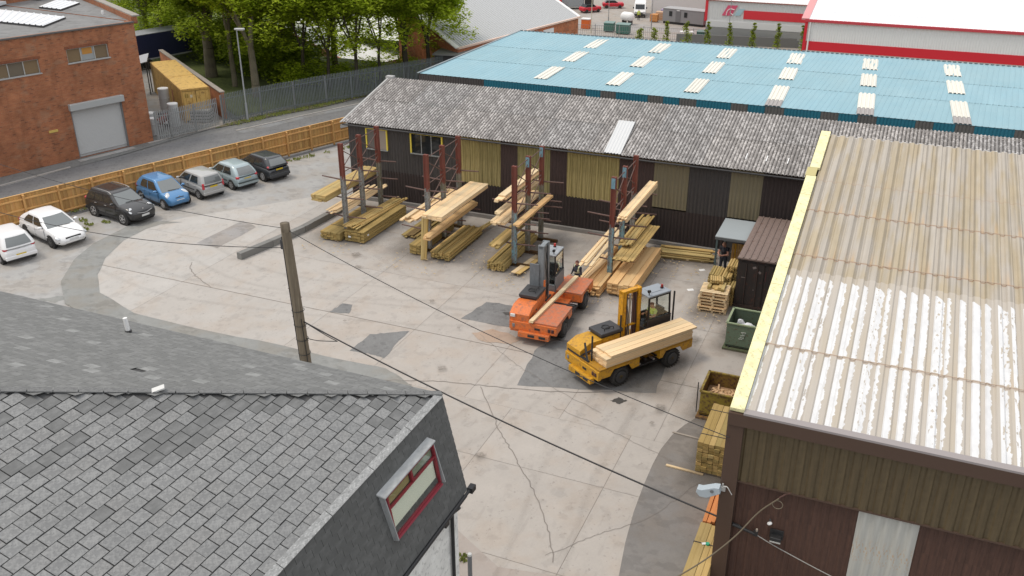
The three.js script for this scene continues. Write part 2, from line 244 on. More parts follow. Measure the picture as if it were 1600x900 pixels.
// ---------- ground ----------
struct('ground', flatPoly([[-700, 60], [700, 60], [700, -93], [-34, -93], [-34, -82], [-62, -82], [-62, -93], [-700, -93]], -0.05), M.tarmac); struct('lower_ground', flatPoly([[-900, -93], [900, -93], [900, -1500], [-900, -1500]], -7.06), M.scrub);
struct('yard', flatPoly([[-47, -14], [6, -14], [6, -46], [-30, -46], [-36.2, -56.5], [-46.6, -27]], -0.02), M.park);
{ // concrete bays with open joints: a cell grid along the joints, clipped to the round edge of the hardstanding
  const edge = [[-15.9, -27.3], [-30.5, -27.5], [-33.8, -28.7], [-35.6, -30.4], [-36.8, -32.1], [-37.8, -34.5], [-37.9, -36.8], [-37, -38.6], [-31, -46], [-0.5, -46], [-0.5, -14], [-15.9, -14]];
  const inside = (p, a, b) => (b[0] - a[0]) * (p[1] - a[1]) - (b[1] - a[1]) * (p[0] - a[0]);
  function clip(poly, cl) {
    let out = poly; let ar = 0; cl.forEach((p, i) => { const q = cl[(i + 1) % cl.length]; ar += p[0] * q[1] - q[0] * p[1]; }); const sg = Math.sign(ar);
    for (let i = 0; i < cl.length && out.length; i++) {
      const a = cl[i], b = cl[(i + 1) % cl.length], inp = out; out = [];
      inp.forEach((p, k) => { const q = inp[(k + 1) % inp.length], dp = inside(p, a, b) * sg, dq = inside(q, a, b) * sg; if (dp >= 0) out.push(p); if ((dp >= 0) !== (dq >= 0)) { const t = dp / (dp - dq); out.push([mix(p[0], q[0], t), mix(p[1], q[1], t)]); } });
    } return out;
  }
  const A = edge.slice(0, 10).concat([[-0.5, -27.3]]), B = [[-15.9, -27.3], [-0.5, -27.3], [-0.5, -14], [-15.9, -14]];
  const parent = struct('hardstanding', flatPoly([...edge].reverse(), -0.012), flat(0.22, 0.19, 0.165, 0.95)), mats = new Map(), slabMat = (x, z) => { const f = sstep(-34, -21, x), n = sstep(-35, -42, z), k = (1.12 - 0.1 * f - 0.1 * n * f) * (1 + 0.035 * (rnd() - 0.5)), w = 0.035 * f; return std(T.concrete, 0.92, { color: lin(k * (1.0 + w), k * (1.0 - w * 0.1), k * (1.0 - w * 1.0)) }); };
  const cells = (xs, zs, cl) => { for (let i = 0; i < xs.length - 1; i++) for (let j = 0; j < zs.length - 1; j++) { const g = 0.007, e = z => z === -31.5 ? 0.02 : 0.007, c = clip([[xs[i] + g, zs[j] - e(zs[j])], [xs[i + 1] - g, zs[j] - e(zs[j])], [xs[i + 1] - g, zs[j + 1] + e(zs[j + 1])], [xs[i] + g, zs[j + 1] + e(zs[j + 1])]], cl); if (c.length > 2) part(parent, 'concrete_slab', flatPoly([...c], 0, [rnd() * 9, rnd() * 9]), slabMat(c.reduce((s, p) => s + p[0], 0) / c.length, c.reduce((s, p) => s + p[1], 0) / c.length)); } };
  cells([-40, -31, -22.5, -18.05, -13.6, -9.7, -6.05, 1], [-27.3, -31.5, -36.4, -41.2, -46], A);
  cells([-16, -11.6, -6.9, 1], [-14, -19.6, -24, -28], B);
}
const sheet = (name, pts, y, m) => struct(name, flatPoly(pts, y), m);
const blotch = (pts, n = 5, j = 0.06) => { const o = []; pts.forEach((p, i) => { const q = pts[(i + 1) % pts.length]; for (let k = 0; k < n; k++) { const t = k / n; o.push([mix(p[0], q[0], t) + (k ? rr(-j, j) : 0), mix(p[1], q[1], t) + (k ? rr(-j, j) : 0)]); } }); return o; };
M.patch = std(T.tarmac, 0.95, { color: lin(1.02, 1.03, 1.05) }); M.band = std(T.park, 0.95, { color: lin(0.72, 0.74, 0.73) }); M.tarR = std(T.park, 0.95, { color: lin(0.6, 0.575, 0.56) });
sheet('tarmac_patch', blotch([[-19.68, -28.72], [-19.66, -30.36], [-19.02, -30.76], [-18.2, -31.3], [-18.0, -28.72], [-18.84, -28.84]]), 0.004, M.patch);
sheet('tarmac_patch', blotch([[-22.5, -31.5], [-22.44, -32.5], [-21.92, -32.57], [-21.59, -31.71]]), 0.004, M.patch);
sheet('tarmac_patch', blotch([[-16.64, -33.25], [-16.28, -35.27], [-14.74, -35.48], [-11.9, -35.3], [-11.6, -33.0], [-13.85, -33.35]]), 0.004, M.patch);
sheet('tarmac_patch', blotch([[-12.05, -28.91], [-12.46, -31.79], [-11.99, -33.23], [-10.73, -33.01], [-7.1, -33.3], [-6.83, -30.5], [-9.2, -29.75]]), 0.004, M.patch);
sheet('tarmac_patch', blotch([[-33.74, -35.74], [-33.55, -39.48], [-32.24, -38.94], [-32.21, -35.6]]), 0.004, std(T.park, 0.95, { color: lin(0.86, 0.84, 0.84) }));
{ // the dark curved road edge that sweeps from behind the house roof up to the parked cars
  const o = [[-15.6, -26.2], [-22, -26.2], [-30, -26.2], [-34.39, -27.4], [-36.54, -29.16], [-38.1, -31.5], [-38.85, -33.54], [-39.05, -36.35], [-38.29, -37.47], [-36.6, -37.95]], i = blotch([[-37.5, -37.2], [-37.75, -36.4], [-37.65, -34.5], [-36.7, -32.2], [-35.5, -30.5], [-33.8, -28.95], [-30.67, -27.9], [-27.87, -27.82], [-25.4, -27.86], [-23.8, -27.98], [-21.2, -27.95], [-18.7, -27.98], [-17.5, -28.02], [-16.6, -27.65], [-15.67, -27.1]], 3, 0.04).slice(0, -2);
  sheet('tarmac_band', o.concat(i), 0.008, M.band);
  const c = [[-4.3, -29.9], [-4.88, -29.65], [-5.3, -28.7], [-5.55, -27.9], [-5.7, -26.9], [-5.73, -25.93], [-5.7, -24.6], [-5.62, -23.2], [-5.45, -21.7], [-5.21, -20.24], [-5, -18], [0, -18], [0, -29.9]];
  sheet('tarmac_strip', c, 0.004, M.tarR);
  sheet('side_paving', [[-9.8, -17.5], [-4.9, -18.2], [-4.9, -19.9], [-8.6, -19.2], [-10.4, -20.2], [-11, -15]], 0.012, std(T.concrete, 0.95, { color: lin(0.95, 0.88, 0.85) }));
  // cracks and sealed joints
  const strip = (pts, w) => { const l = []; for (let k = 0; k < pts.length - 1; k++) { const a = pts[k], b = pts[k + 1], d = [b[0] - a[0], b[1] - a[1]], L = Math.hypot(...d), n = [-d[1] / L * w / 2, d[0] / L * w / 2]; l.push([[a[0] + n[0], 0.014, a[1] + n[1]], [a[0] - n[0], 0.014, a[1] - n[1]], [b[0] - n[0], 0.014, b[1] - n[1]], [b[0] + n[0], 0.014, b[1] + n[1]]].reverse()); } return quads(l); };
  const wob = (pts, n = 8, j = 0.05) => { const c = new THREE.CatmullRomCurve3(pts.map(p => V(p[0], 0, p[1]))).getPoints(pts.length * n); return c.map((p, i) => [p.x + rr(-j, j) * (i % c.length ? 1 : 0), p.z + rr(-j, j)]); };
  const crackM = flat(0.23, 0.205, 0.185, 1), w = (...a) => strip(wob(...a), 0.03), w2 = (...a) => strip(wob(...a), 0.014);
  struct('pavement_crack', [w([[-13.34, -28.2], [-12, -26.5], [-10.94, -25.18], [-9.8, -23.9], [-8.9, -22.87], [-7.9, -21.4], [-7.15, -20.0]]), w([[-17.32, -27.05], [-15.3, -27.9], [-13.41, -28.34], [-10, -29.2], [-7.44, -30.35]]), w([[-32.19, -33.57], [-31.8, -33], [-30.96, -32.36], [-29.22, -31.46]]),
    w2([[-10.2, -28], [-8, -27.4], [-5.8, -26.6], [-4.3, -25.9]]), w2([[-7.5, -20.2], [-6.4, -21.6], [-5.2, -23], [-4, -25.6]]), w2([[-15.2, -32.2], [-13, -30.6], [-10.5, -29.2], [-8.4, -28.3]])], crackM);
  sheet('rust_stain', blotch([[-15.6, -32.2], [-14.9, -32.9], [-13.4, -32.6], [-13.6, -31.9], [-14.9, -31.7]], 4, 0.1), 0.0105, std(T.concrete, 0.95, { color: lin(1.0, 0.8, 0.66) }));
  sheet('oil_stain', blotch([[-8.35, -29.25], [-8.1, -29.6], [-7.7, -29.5], [-7.9, -29.15]], 5, 0.06), 0.016, flat(0.06, 0.055, 0.05, 0.7));
  sheet('oil_stain', blotch([[-15.2, -34.5], [-14.8, -34.75], [-14.3, -34.6], [-14.7, -34.35]], 5, 0.05), 0.016, flat(0.06, 0.055, 0.05, 0.7));
  sheet('damp_stain', blotch([[-36.2, -27.2], [-35.2, -28.0], [-34.6, -28.1], [-34.9, -27.3]], 5, 0.1), -0.014, M.band);
}
// road behind the timber fence, kerb, pavement, verge, wood floor
sheet('road', [[-62, -16], [-54.2, -30], [-49.4, -47], [-46.9, -55.2], [-41.8, -66.2], [-37, -80], [-34, -80], [-35.4, -57], [-45.9, -29], [-52, -12]], -0.03, std(T.tarmac, 0.95, { color: lin(0.92, 0.93, 0.97) }));
sheet('pavement', [[-58, -20], [-51.63, -38.43], [-50.47, -43.09], [-49.6, -46.4], [-48.2, -55.6], [-51, -55], [-62, -30]], -0.01, std(T.tarmac, 0.95, { color: lin(0.98, 1, 1.0) }));
sheet('pavement', [[-46.2, -54.9], [-45.15, -57.58], [-44.08, -61.25], [-42.05, -65.81], [-36.5, -82], [-35.2, -82], [-41.2, -65.4], [-43.3, -60.8], [-44.4, -57.2], [-45.3, -54.6]], -0.02, std(T.park, 0.95, { color: lin(0.62, 0.64, 0.67) }));
struct('kerb', [bar([-46.2, -0.02, -54.9], [-44.1, -0.02, -60.7], 0.14, 0.1), bar([-44.1, -0.02, -60.7], [-42.05, -0.02, -65.81], 0.14, 0.1), bar([-42.05, -0.02, -65.81], [-38, -0.02, -78], 0.14, 0.1)], M.concretePlain);
struct('kerb', [bar([-55, 0.0, -29], [-51.63, 0.0, -38.43], 0.16, 0.12), bar([-51.63, 0.0, -38.43], [-50.6, 0.0, -43.09], 0.16, 0.12), bar([-49.9, 0, -49.6], [-48.25, 0, -55.5], 0.16, 0.1)], M.concretePlain);
sheet('door_apron', [[-51.4, -44.5], [-50.9, -44.3], [-49.75, -48.3], [-50.3, -48.5]], 0.004, M.park);
sheet('verge', [[-48.4, -55.3], [-48.11, -54.8], [-47.0, -57.3], [-45.9, -60.44], [-44.3, -63.43], [-43.3, -66.95], [-38, -82], [-39, -82], [-44.4, -67.3], [-46.8, -62.3], [-47.4, -59.8]], -0.006, M.verge);
sheet('wood_floor', [[-49, -58.5], [-47, -63.5], [-44, -68], [-39, -80], [-40, -81.9], [-62, -81.9], [-64, -92.9], [-110, -92.9], [-110, -62], [-66, -70]], -0.02, M.scrub);
sheet('storage_yard', [[-50.6, -50.4], [-49.2, -51.1], [-48, -57], [-64.5, -70], [-80, -72], [-80, -52]], -0.015, std(T.park, 0.95, { color: lin(0.75, 0.74, 0.72) }));
sheet('depot_yard', [[-90, -108], [60, -108], [60, -260], [-90, -260]], -7.03, std(T.park, 0.95, { color: lin(0.98, 0.92, 0.86) }));
sheet('depot_road', [[-70, -148], [-20, -152], [-20, -158], [-70, -155]], -7.02, std(T.park, 0.95, { color: lin(0.95, 0.93, 0.91) }));
{ // tyre tracks, drips and grime lying on the concrete, and painted contact shade
  const al = (f) => { const d = new Uint8Array(64 * 256 * 4); for (let y = 0; y < 256; y++) for (let x = 0; x < 64; x++) { const k = Math.round(255 * clamp(f((x + 0.5) / 64, (y + 0.5) / 256))); d.set([k, k, k, 255], (y * 64 + x) * 4); } const t = new THREE.DataTexture(d, 64, 256); t.magFilter = THREE.LinearFilter; t.wrapS = t.wrapT = THREE.RepeatWrapping; t.needsUpdate = true; return t; };
  const track = new THREE.MeshStandardMaterial({ color: lin(0.1, 0.09, 0.08), roughness: 0.95, transparent: true, alphaMap: al((u, v) => 0.07 * Math.sin(Math.PI * u) * (0.25 + 0.9 * nz(u * 0.6, v))) });
  const dirtShade = new THREE.MeshStandardMaterial({ color: lin(0.11, 0.09, 0.07), roughness: 1, transparent: true, alphaMap: al((u, v) => 0.42 * sstep(0, 0.3, u) * sstep(1, 0.7, u) * sstep(0, 0.25, v) * sstep(1, 0.75, v) * (0.35 + 0.9 * nz(u, v))) });
  const ribbon = (pts, w, y) => { const c = new THREE.CatmullRomCurve3(pts.map(p => V(p[0], 0, p[1]))).getPoints(pts.length * 10), l = []; let L = 0; const pos = [], uv = []; for (let i = 0; i < c.length - 1; i++) { const d = c[i + 1].clone().sub(c[i]), len = d.length(), d2 = (c[i + 2] ?? c[i + 1].clone().add(d)).clone().sub(c[i + 1]), n1 = V(-d.z, 0, d.x).normalize().multiplyScalar(w / 2), n2 = V(-d2.z, 0, d2.x).normalize().multiplyScalar(w / 2), A = c[i].clone().add(n1), B = c[i].clone().sub(n1), C = c[i + 1].clone().sub(n2), D = c[i + 1].clone().add(n2), v0 = L / 9, v1 = (L + len) / 9; L += len; for (const [P, u, v] of [[A, 0, v0], [C, 1, v1], [B, 1, v0], [A, 0, v0], [D, 0, v1], [C, 1, v1]]) { pos.push(P.x, y, P.z); uv.push(u, v); } } const g = new THREE.BufferGeometry(); g.setAttribute('position', new THREE.Float32BufferAttribute(pos, 3)); g.setAttribute('uv', new THREE.Float32BufferAttribute(uv, 2)); g.computeVertexNormals(); return g; };
  let yy = 0.02; const pair = (pts, gap) => { for (const s of [0, 1]) { yy += 0.0035; struct('tyre_marks', ribbon(pts.map(p => [p[0] + s * gap[0], p[1] + s * gap[1]]), 0.34, yy), track); } };
  pair([[-36, -31], [-31, -30], [-25, -30.6], [-18, -32], [-13.5, -33.8]], [0.2, -1.8]); pair([[-34, -34.5], [-28, -32.6], [-21, -33.5], [-15, -36.5]], [0.4, -1.6]); pair([[-8, -15], [-8.6, -20], [-9.2, -25], [-9.0, -29.5]], [1.8, -0.1]); pair([[-14, -24], [-12.6, -28], [-12, -31], [-11.8, -33]], [1.7, 0.2]); pair([[-24, -38], [-20, -36], [-15, -35.8], [-9, -36.8], [-7.5, -41]], [0.2, 1.7]); pair([[-7.2, -27], [-7.6, -31], [-8.4, -36], [-9, -41]], [1.6, 0]);
  for (const [x, z, w, d] of [[-26.6, -41.4, 5.2, 8], [-21.6, -41, 6, 7.5], [-16.9, -41, 5, 7.5], [-11.4, -41, 5.5, 8], [-9, -44.2, 5, 3], [-6.2, -39, 3, 4.5], [-4.6, -36, 2.8, 3.4], [-4.4, -30.3, 3, 3.5], [-7.7, -31.9, 4.6, 4.8], [-12.7, -34.9, 3.6, 6], [-3.8, -27, 2.4, 5]]) { yy += 0.0035; const g = new THREE.PlaneGeometry(w, d).rotateX(-Math.PI / 2).translate(x, yy, z); struct('ground_dirt_shade', g, dirtShade); }  // halos under racks, trucks and packs: grime plus painted contact shade
  for (let i = 0; i < 12; i++) { const x = rr(-27, -6), z = rr(-38, -19), r = rr(0.08, 0.35); if (x < -16 && z > -28) continue; yy += 0.0012; struct('ground_dirt_shade', new THREE.PlaneGeometry(r * 2, r * rr(1.2, 2.6)).rotateX(-Math.PI / 2).rotateY(rr(0, 3)).translate(x, yy, z), dirtShade); }
  const l = []; for (let i = 0; i < 420; i++) { const c = [[-26.6, -38.6], [-21.4, -38.3], [-16.8, -38.2], [-11.4, -37.8], [-14, -39.5], [-19, -40], [-8.5, -42.8], [-6.6, -37.6]][i % 8]; l.push(bx(rr(0.03, 0.14), 0.012, rr(0.02, 0.05), [c[0] + rr(-1.6, 1.6), 0.008 + yy, c[1] + rr(-1.2, 1.6)], [0, rr(0, 3), 0])); }
  stuff('wood_chips', l, flat(0.5, 0.38, 0.22, 0.9), 'small wood chips and splinters scattered around the racks', 'wood chips');
}
// low concrete upstand
{
  const t = thing('concrete_upstand', 'low concrete kerb wall between the parked cars and the timber racks', 'kerb wall'), P = [[-30.18, -34.85], [-29.75, -37.0], [-29.35, -39.4], [-29.25, -42.0], [-29.2, -45.2]];
  for (let i = 0; i < 4; i++) part(t, 'kerb_block', bar([P[i][0], 0.18, P[i][1]], [mix(P[i][0], P[i + 1][0], 0.992), 0.18, mix(P[i][1], P[i + 1][1], 0.992)], 0.34, 0.36), variants(std(T.concrete, 0.95, { color: lin(0.55, 0.57, 0.575) }), 1, 0.12)[0]);
}
struct('shed_plinth', bx(26, 0.22, 0.18, [-17, 0.11, -45.36]), std(T.concrete, 0.95, { color: lin(0.6, 0.6, 0.6) }));
// grass tufts
{
  const l = []; const tuft = (x, z, r, n) => { for (let i = 0; i < n; i++) { const a = rnd() * 6.28, d = r * Math.sqrt(rnd()), h = rr(0.05, 0.16), X = x + Math.cos(a) * d, Z = z + Math.sin(a) * d * 0.6, b = rnd() * 6.28, c = Math.cos(b) * 0.04, s = Math.sin(b) * 0.04; l.push([[X - c, 0, Z - s], [X + c, 0, Z + s], [X + c * 0.4 + rr(-0.05, 0.05), h, Z + s], [X - c * 0.4, h, Z - s]]); } };
  tuft(-42.0, -35.9, 0.35, 26); tuft(-41.2, -35.55, 0.3, 34); tuft(-40.6, -36.2, 0.3, 26); tuft(-43.9, -36.9, 0.5, 30); tuft(-40.9, -34.9, 0.3, 30); tuft(-9.75, -19.1, 0.3, 60); tuft(-9.9, -18.6, 0.4, 16);
  for (let i = 0; i < 60; i++) { const k = rnd(); tuft(mix(-44.3, -35.3, k) + 0.15, mix(-36, -56, k), 0.3, 12); }
  for (let i = 0; i < 160; i++) { const k = rnd(); tuft(mix(-47.6, -41, k) + rr(-0.4, 0.3), mix(-56.5, -75, k) + rr(-0.5, 0.5), 0.4, 10); }
  stuff('weed_grass', quads(l), flat(0.26, 0.29, 0.07, 0.9, { side: THREE.DoubleSide }), 'sparse green and yellow weeds along the fences and kerbs', 'weeds');
}
// ---------- long brown shed ----------
{
  const t = thing('corrugated_shed', 'long dark brown corrugated shed with mossy translucent panels and grey ribbed roof', 'shed', [-29.9, 0, -45.5]);
  const W = (x0, x1, y0, y1, m, name, z = 0) => part(t, name, ribbed([x0 + 29.9, y0, z], [x1 + 29.9, y0, z], [x1 + 29.9, y1, z], [x0 + 29.9, y1, z], 0.19, 0.035, 'sin', [rr(0, 3), 0]), m);
  const bUp = variants(std(T.brown, 0.8, { color: lin(1.15, 1.5, 1.6) }), 3, 0.1, 0.02), bRed = std(T.brown, 0.8, { color: lin(1.05, 0.95, 0.95) });
  const lowM = variants(std(T.brown, 0.8, { color: lin(0.62, 0.64, 0.66) }), 3, 0.12, 0.03), mossM = variants(M.moss, 4, 0.1, 0.06);
  for (let x = -29.9, i = 0; x < 4; x += 2.83, i++) W(x, Math.min(4, x + 2.83), 0, 2.0, lowM[i % 3], 'lower_wall_sheet', 0.012);
  for (const [a, b] of [[-29.9, -27.3], [-27.3, -24.9], [-24.9, -22.6], [-20.0, -18.97], [-17.04, -16.05], [-13.1, -11.2], [-9.35, -7.2], [-5.6, -2.6], [-2.6, 4]]) W(a, b, 1.9, 4.66, a < -22 ? bUp[0] : a > -6 ? lowM[1] : a < -12 ? bRed : bUp[1], 'upper_wall_sheet');
  for (const [a, b, d] of [[-22.6, -21.3], [-21.3, -20.0], [-18.97, -17.04], [-16.05, -14.6], [-14.6, -13.1], [-11.2, -10.2, 1], [-10.2, -9.35, 1], [-7.2, -6.4, 1], [-6.4, -5.6, 1]]) W(a, b, d ? 2.06 : 1.96, 4.64, d ? M.mossDark : mossM[Math.floor(rnd() * 4)], 'translucent_panel', 0.01);
  part(t, 'gable_wall', ribbed([-0.02, 0, -11.2], [-0.02, 0, 0], [-0.02, 4.6, 0], [-0.02, 4.6, -11.2], 0.19, 0.035, 'sin'), bUp[2]);
  part(t, 'gable_wall', [quads([[[-0.03, 4.6, -11.2], [-0.03, 4.6, 0], [-0.03, 6.0, -5.6], [-0.03, 6.0, -5.6]]])], bUp[2]);
  part(t, 'back_wall', quads([[[34, 0, -11.2], [0, 0, -11.2], [0, 4.6, -11.2], [34, 4.6, -11.2]]]), lowM[0]);
  for (const [x0, x1, y0, y1, n] of [[-28.6, -27.3, 3.27, 4.46, 2], [-25.62, -23.68, 3.33, 4.48, 3]]) {
    const X0 = x0 + 29.9, X1 = x1 + 29.9, f = part(t, 'window', [bx(X1 - X0 + 0.16, 0.09, 0.09, [(X0 + X1) / 2, y1 + 0.04, 0.06]), bx(0.08, y1 - y0, 0.09, [X0 - 0.04, (y0 + y1) / 2, 0.06]), bx(0.08, y1 - y0, 0.09, [X1 + 0.04, (y0 + y1) / 2, 0.06])], flat(0.78, 0.62, 0.08, 0.6));
    part(f, 'sill', bx(X1 - X0 + 0.16, 0.06, 0.12, [(X0 + X1) / 2, y0 - 0.03, 0.07]), M.galv);
    for (let i = 0; i < n; i++) { const a = mix(X0, X1, i / n), b = mix(X0, X1, (i + 1) / n); part(f, 'pane', bx(b - a - 0.04, y1 - y0 - 0.02, 0.012, [(a + b) / 2, (y0 + y1) / 2, 0.055]), n === 2 && i === 1 ? flat(0.3, 0.25, 0.21, 0.3) : n === 2 ? flat(0.12, 0.105, 0.095, 0.2) : M.darkGlass); if (i) part(f, 'mullion', bx(0.05, y1 - y0, 0.05, [a, (y0 + y1) / 2, 0.06]), M.galv); }
  }
  // roof: sheets of big corrugated asbestos cement, each sheet row a little off its neighbour
  const ev = [4.72, 0.3], rd = [6.15, -5.6], at = (x, k) => [x + 29.9, mix(ev[0], rd[0], k), mix(ev[1], rd[1], k)], rm = variants(M.asbestos, 5, 0.1, 0.02);
  for (let x = -30.15, i = 0; x < 14; x += 3.06, i++) {
    const x1 = Math.min(14, x + 3.06);
    for (const [k0, k1, dy] of [[0, 0.52, 0], [0.5, 1, 0.018]]) { const o = (p) => [p[0], p[1] + dy, p[2]]; part(t, 'roof_sheet', ribbed(o(at(x, k0)), o(at(x1, k0)), o(at(x1, k1)), o(at(x, k1)), 0.18, 0.06, 'sin', [0.18 * Math.floor(rr(0, 30)), k0 * 6 + rr(0, 7)]), rm[(i * 2 + (dy ? 1 : 0)) % 5]); }
    part(t, 'roof_sheet', ribbed([x1 + 29.9, 6.1, -5.62], [x + 29.9, 6.1, -5.62], [x + 29.9, 4.6, -11.5], [x1 + 29.9, 4.6, -11.5], 0.17, 0.05, 'sin', [x, 0]), rm[i % 5]);
    part(t, 'ridge_cap', [rod([x + 29.9, 6.07, -5.62], [x1 + 29.86, 6.07, -5.62], 0.09, 0.09, 8), bx(x1 - x - 0.05, 0.03, 0.3, [(x + x1) / 2 + 29.9, 6.14, -5.42], [0.24, 0, 0])], std(T.asbestos, 0.95, { color: lin(0.62, 0.6, 0.58) }));
  }
  part(t, 'rooflight', ribbed([15.98, 4.79, 0.32], [16.92, 4.79, 0.32], [16.7, 5.67, -3.05], [15.74, 5.67, -3.05], 0.17, 0.05, 'sin'), flat(0.62, 0.63, 0.63, 0.5));
  for (const x of [-6.69, -5.67, -4.62]) part(t, 'patch_strip', bx(0.05, 0.02, 0.55, [x + 29.9, 5.1, -0.95], [0.24, 0, 0]), M.white);
  part(t, 'verge_cap', [bar([-0.28, 4.74, 0.35], [-0.28, 6.22, -5.6], 0.12, 0.05), bx(0.5, 0.16, 0.36, [-0.2, 6.22, -5.55])], flat(0.4, 0.4, 0.39, 0.8));
  part(t, 'gutter', rod([-0.2, 4.6, 0.28], [33, 4.6, 0.28], 0.05, 0.05, 6), M.darkGrey);
}
// ---------- blue roofed warehouse ----------
{
  const t = thing('blue_warehouse', 'wide warehouse with pale blue ribbed metal roof and rows of cream rooflights', 'warehouse', [-32.4, 0, -59]);
  const S = (x, k) => { const l = mix(0, 3.4, k); return [l + x * (46 - l) / 46, 4.72 + 1.48 * k, 0.04 - 11.12 * k]; }, bm = variants(M.blueRoof, 4, 0.03, 0.015);
  for (const [k0, k1, dy] of [[0, 0.335, 0], [0.33, 0.635, 0.012], [0.63, 1, 0.024]]) for (let x = 0, i = 0; x < 46; x += 5.75, i++) {
    const o = (p) => [p[0], p[1] + dy, p[2]]; part(t, 'roof_sheet', ribbed(o(S(x, k0)), o(S(x + 5.75, k0)), o(S(x + 5.75, k1)), o(S(x, k1)), 0.333, 0.018, 'rib', [x, k0 * 12]), bm[(i + Math.round(k0 * 7)) % 4]); }
  part(t, 'roof_sheet', ribbed([46, 6.18, -11.1], [3.4, 6.18, -11.1], [0, 3.0, -22], [46, 3.0, -22], 0.333, 0.045, 'rib'), bm[0]);
  part(t, 'ridge_trim', Array.from({ length: 128 }, (_, i) => bx(0.2, 0.05, 0.16, [3.5 + i * 0.333, 6.26, -11.1])), flat(0.14, 0.16, 0.17, 0.7));
  const lm = variants(flat(0.68, 0.665, 0.6, 0.6), 3, 0.1);
  for (let c = 0; c < 8; c++) for (const [z0, z1] of [[-60.0, -62.6], [-63.95, -66.25], [-67.2, -69.4]]) {
    const xw = [-23.85, -18.6, -13.2, -7.75, -2.3, 3.1, 8.5, 13.8][c], k = z => (z + 58.9) / -11.2, sl = [0.42, 0.33, 0.2, 0.02, -0.13, -0.2, -0.25, -0.3][c], X = z => xw + 32.4 + sl * (-60 - z) / 2.6 * 1;
    const y = z => 4.72 + 1.48 * k(z) + 0.03, z = z => z + 59, p = (dx, q) => [X(q) + dx, y(q), z(q)];
    part(t, 'rooflight', ribbed(p(0, z0), p(1.0, z0), p(1.0, z1), p(0, z1), c < 2 ? 0.333 : 0.25, 0.06, c < 1 ? 'rib' : 'trap'), lm[(c + Math.round(-z0)) % 3]);
    if (c > 2 && z0 === -60) part(t, 'rooflight_apron', ribbed(p(0, -58.95), p(1.0, -58.95), p(1.0, -59.98), p(0, -59.98), 0.25, 0.05), flat(0.36, 0.34, 0.33, 0.8));
  }
  const cuts = [-32.38, -27.2, -20.68, -19.62, -18.58, -17.5, -15.3, -14.26, -13.19, -12.06, -9.83, -8.77, -7.7, -6.51, -4.31, -3.26, -2.14, -1.04, 1.14, 2.13, 3.31, 4.34, 6.46, 7.5, 10, 13.5], teal = flat(0.025, 0.18, 0.25, 0.55), greyP = flat(0.14, 0.135, 0.125, 0.85), br = flat(0.085, 0.075, 0.072, 0.8);
  for (let i = 0; i < cuts.length - 1; i++) part(t, i % 2 === 1 || i === 0 ? 'wall_panel' : 'translucent_panel', ribbed([cuts[i] + 32.4, 0, 0], [cuts[i + 1] + 32.4, 0, 0], [cuts[i + 1] + 32.4, 4.7, 0], [cuts[i] + 32.4, 4.7, 0], 0.2, 0.03, 'trap'), i === 0 ? br : i % 2 ? teal : greyP);
  part(t, 'side_wall', [quads([[[0, 0, -22], [0, 0, 0], [0, 4.6, 0], [0, 2.9, -22]]]), quads([[[0, 2.9, -22], [0, 4.6, 0], [3.4, 6.1, -11.1], [3.4, 6.1, -11.1]]])], br);
  part(t, 'verge_trim', [bar([0, 4.76, 0.15], [3.4, 6.24, -11.1], 0.14, 0.06)], flat(0.26, 0.3, 0.32, 0.6));
}
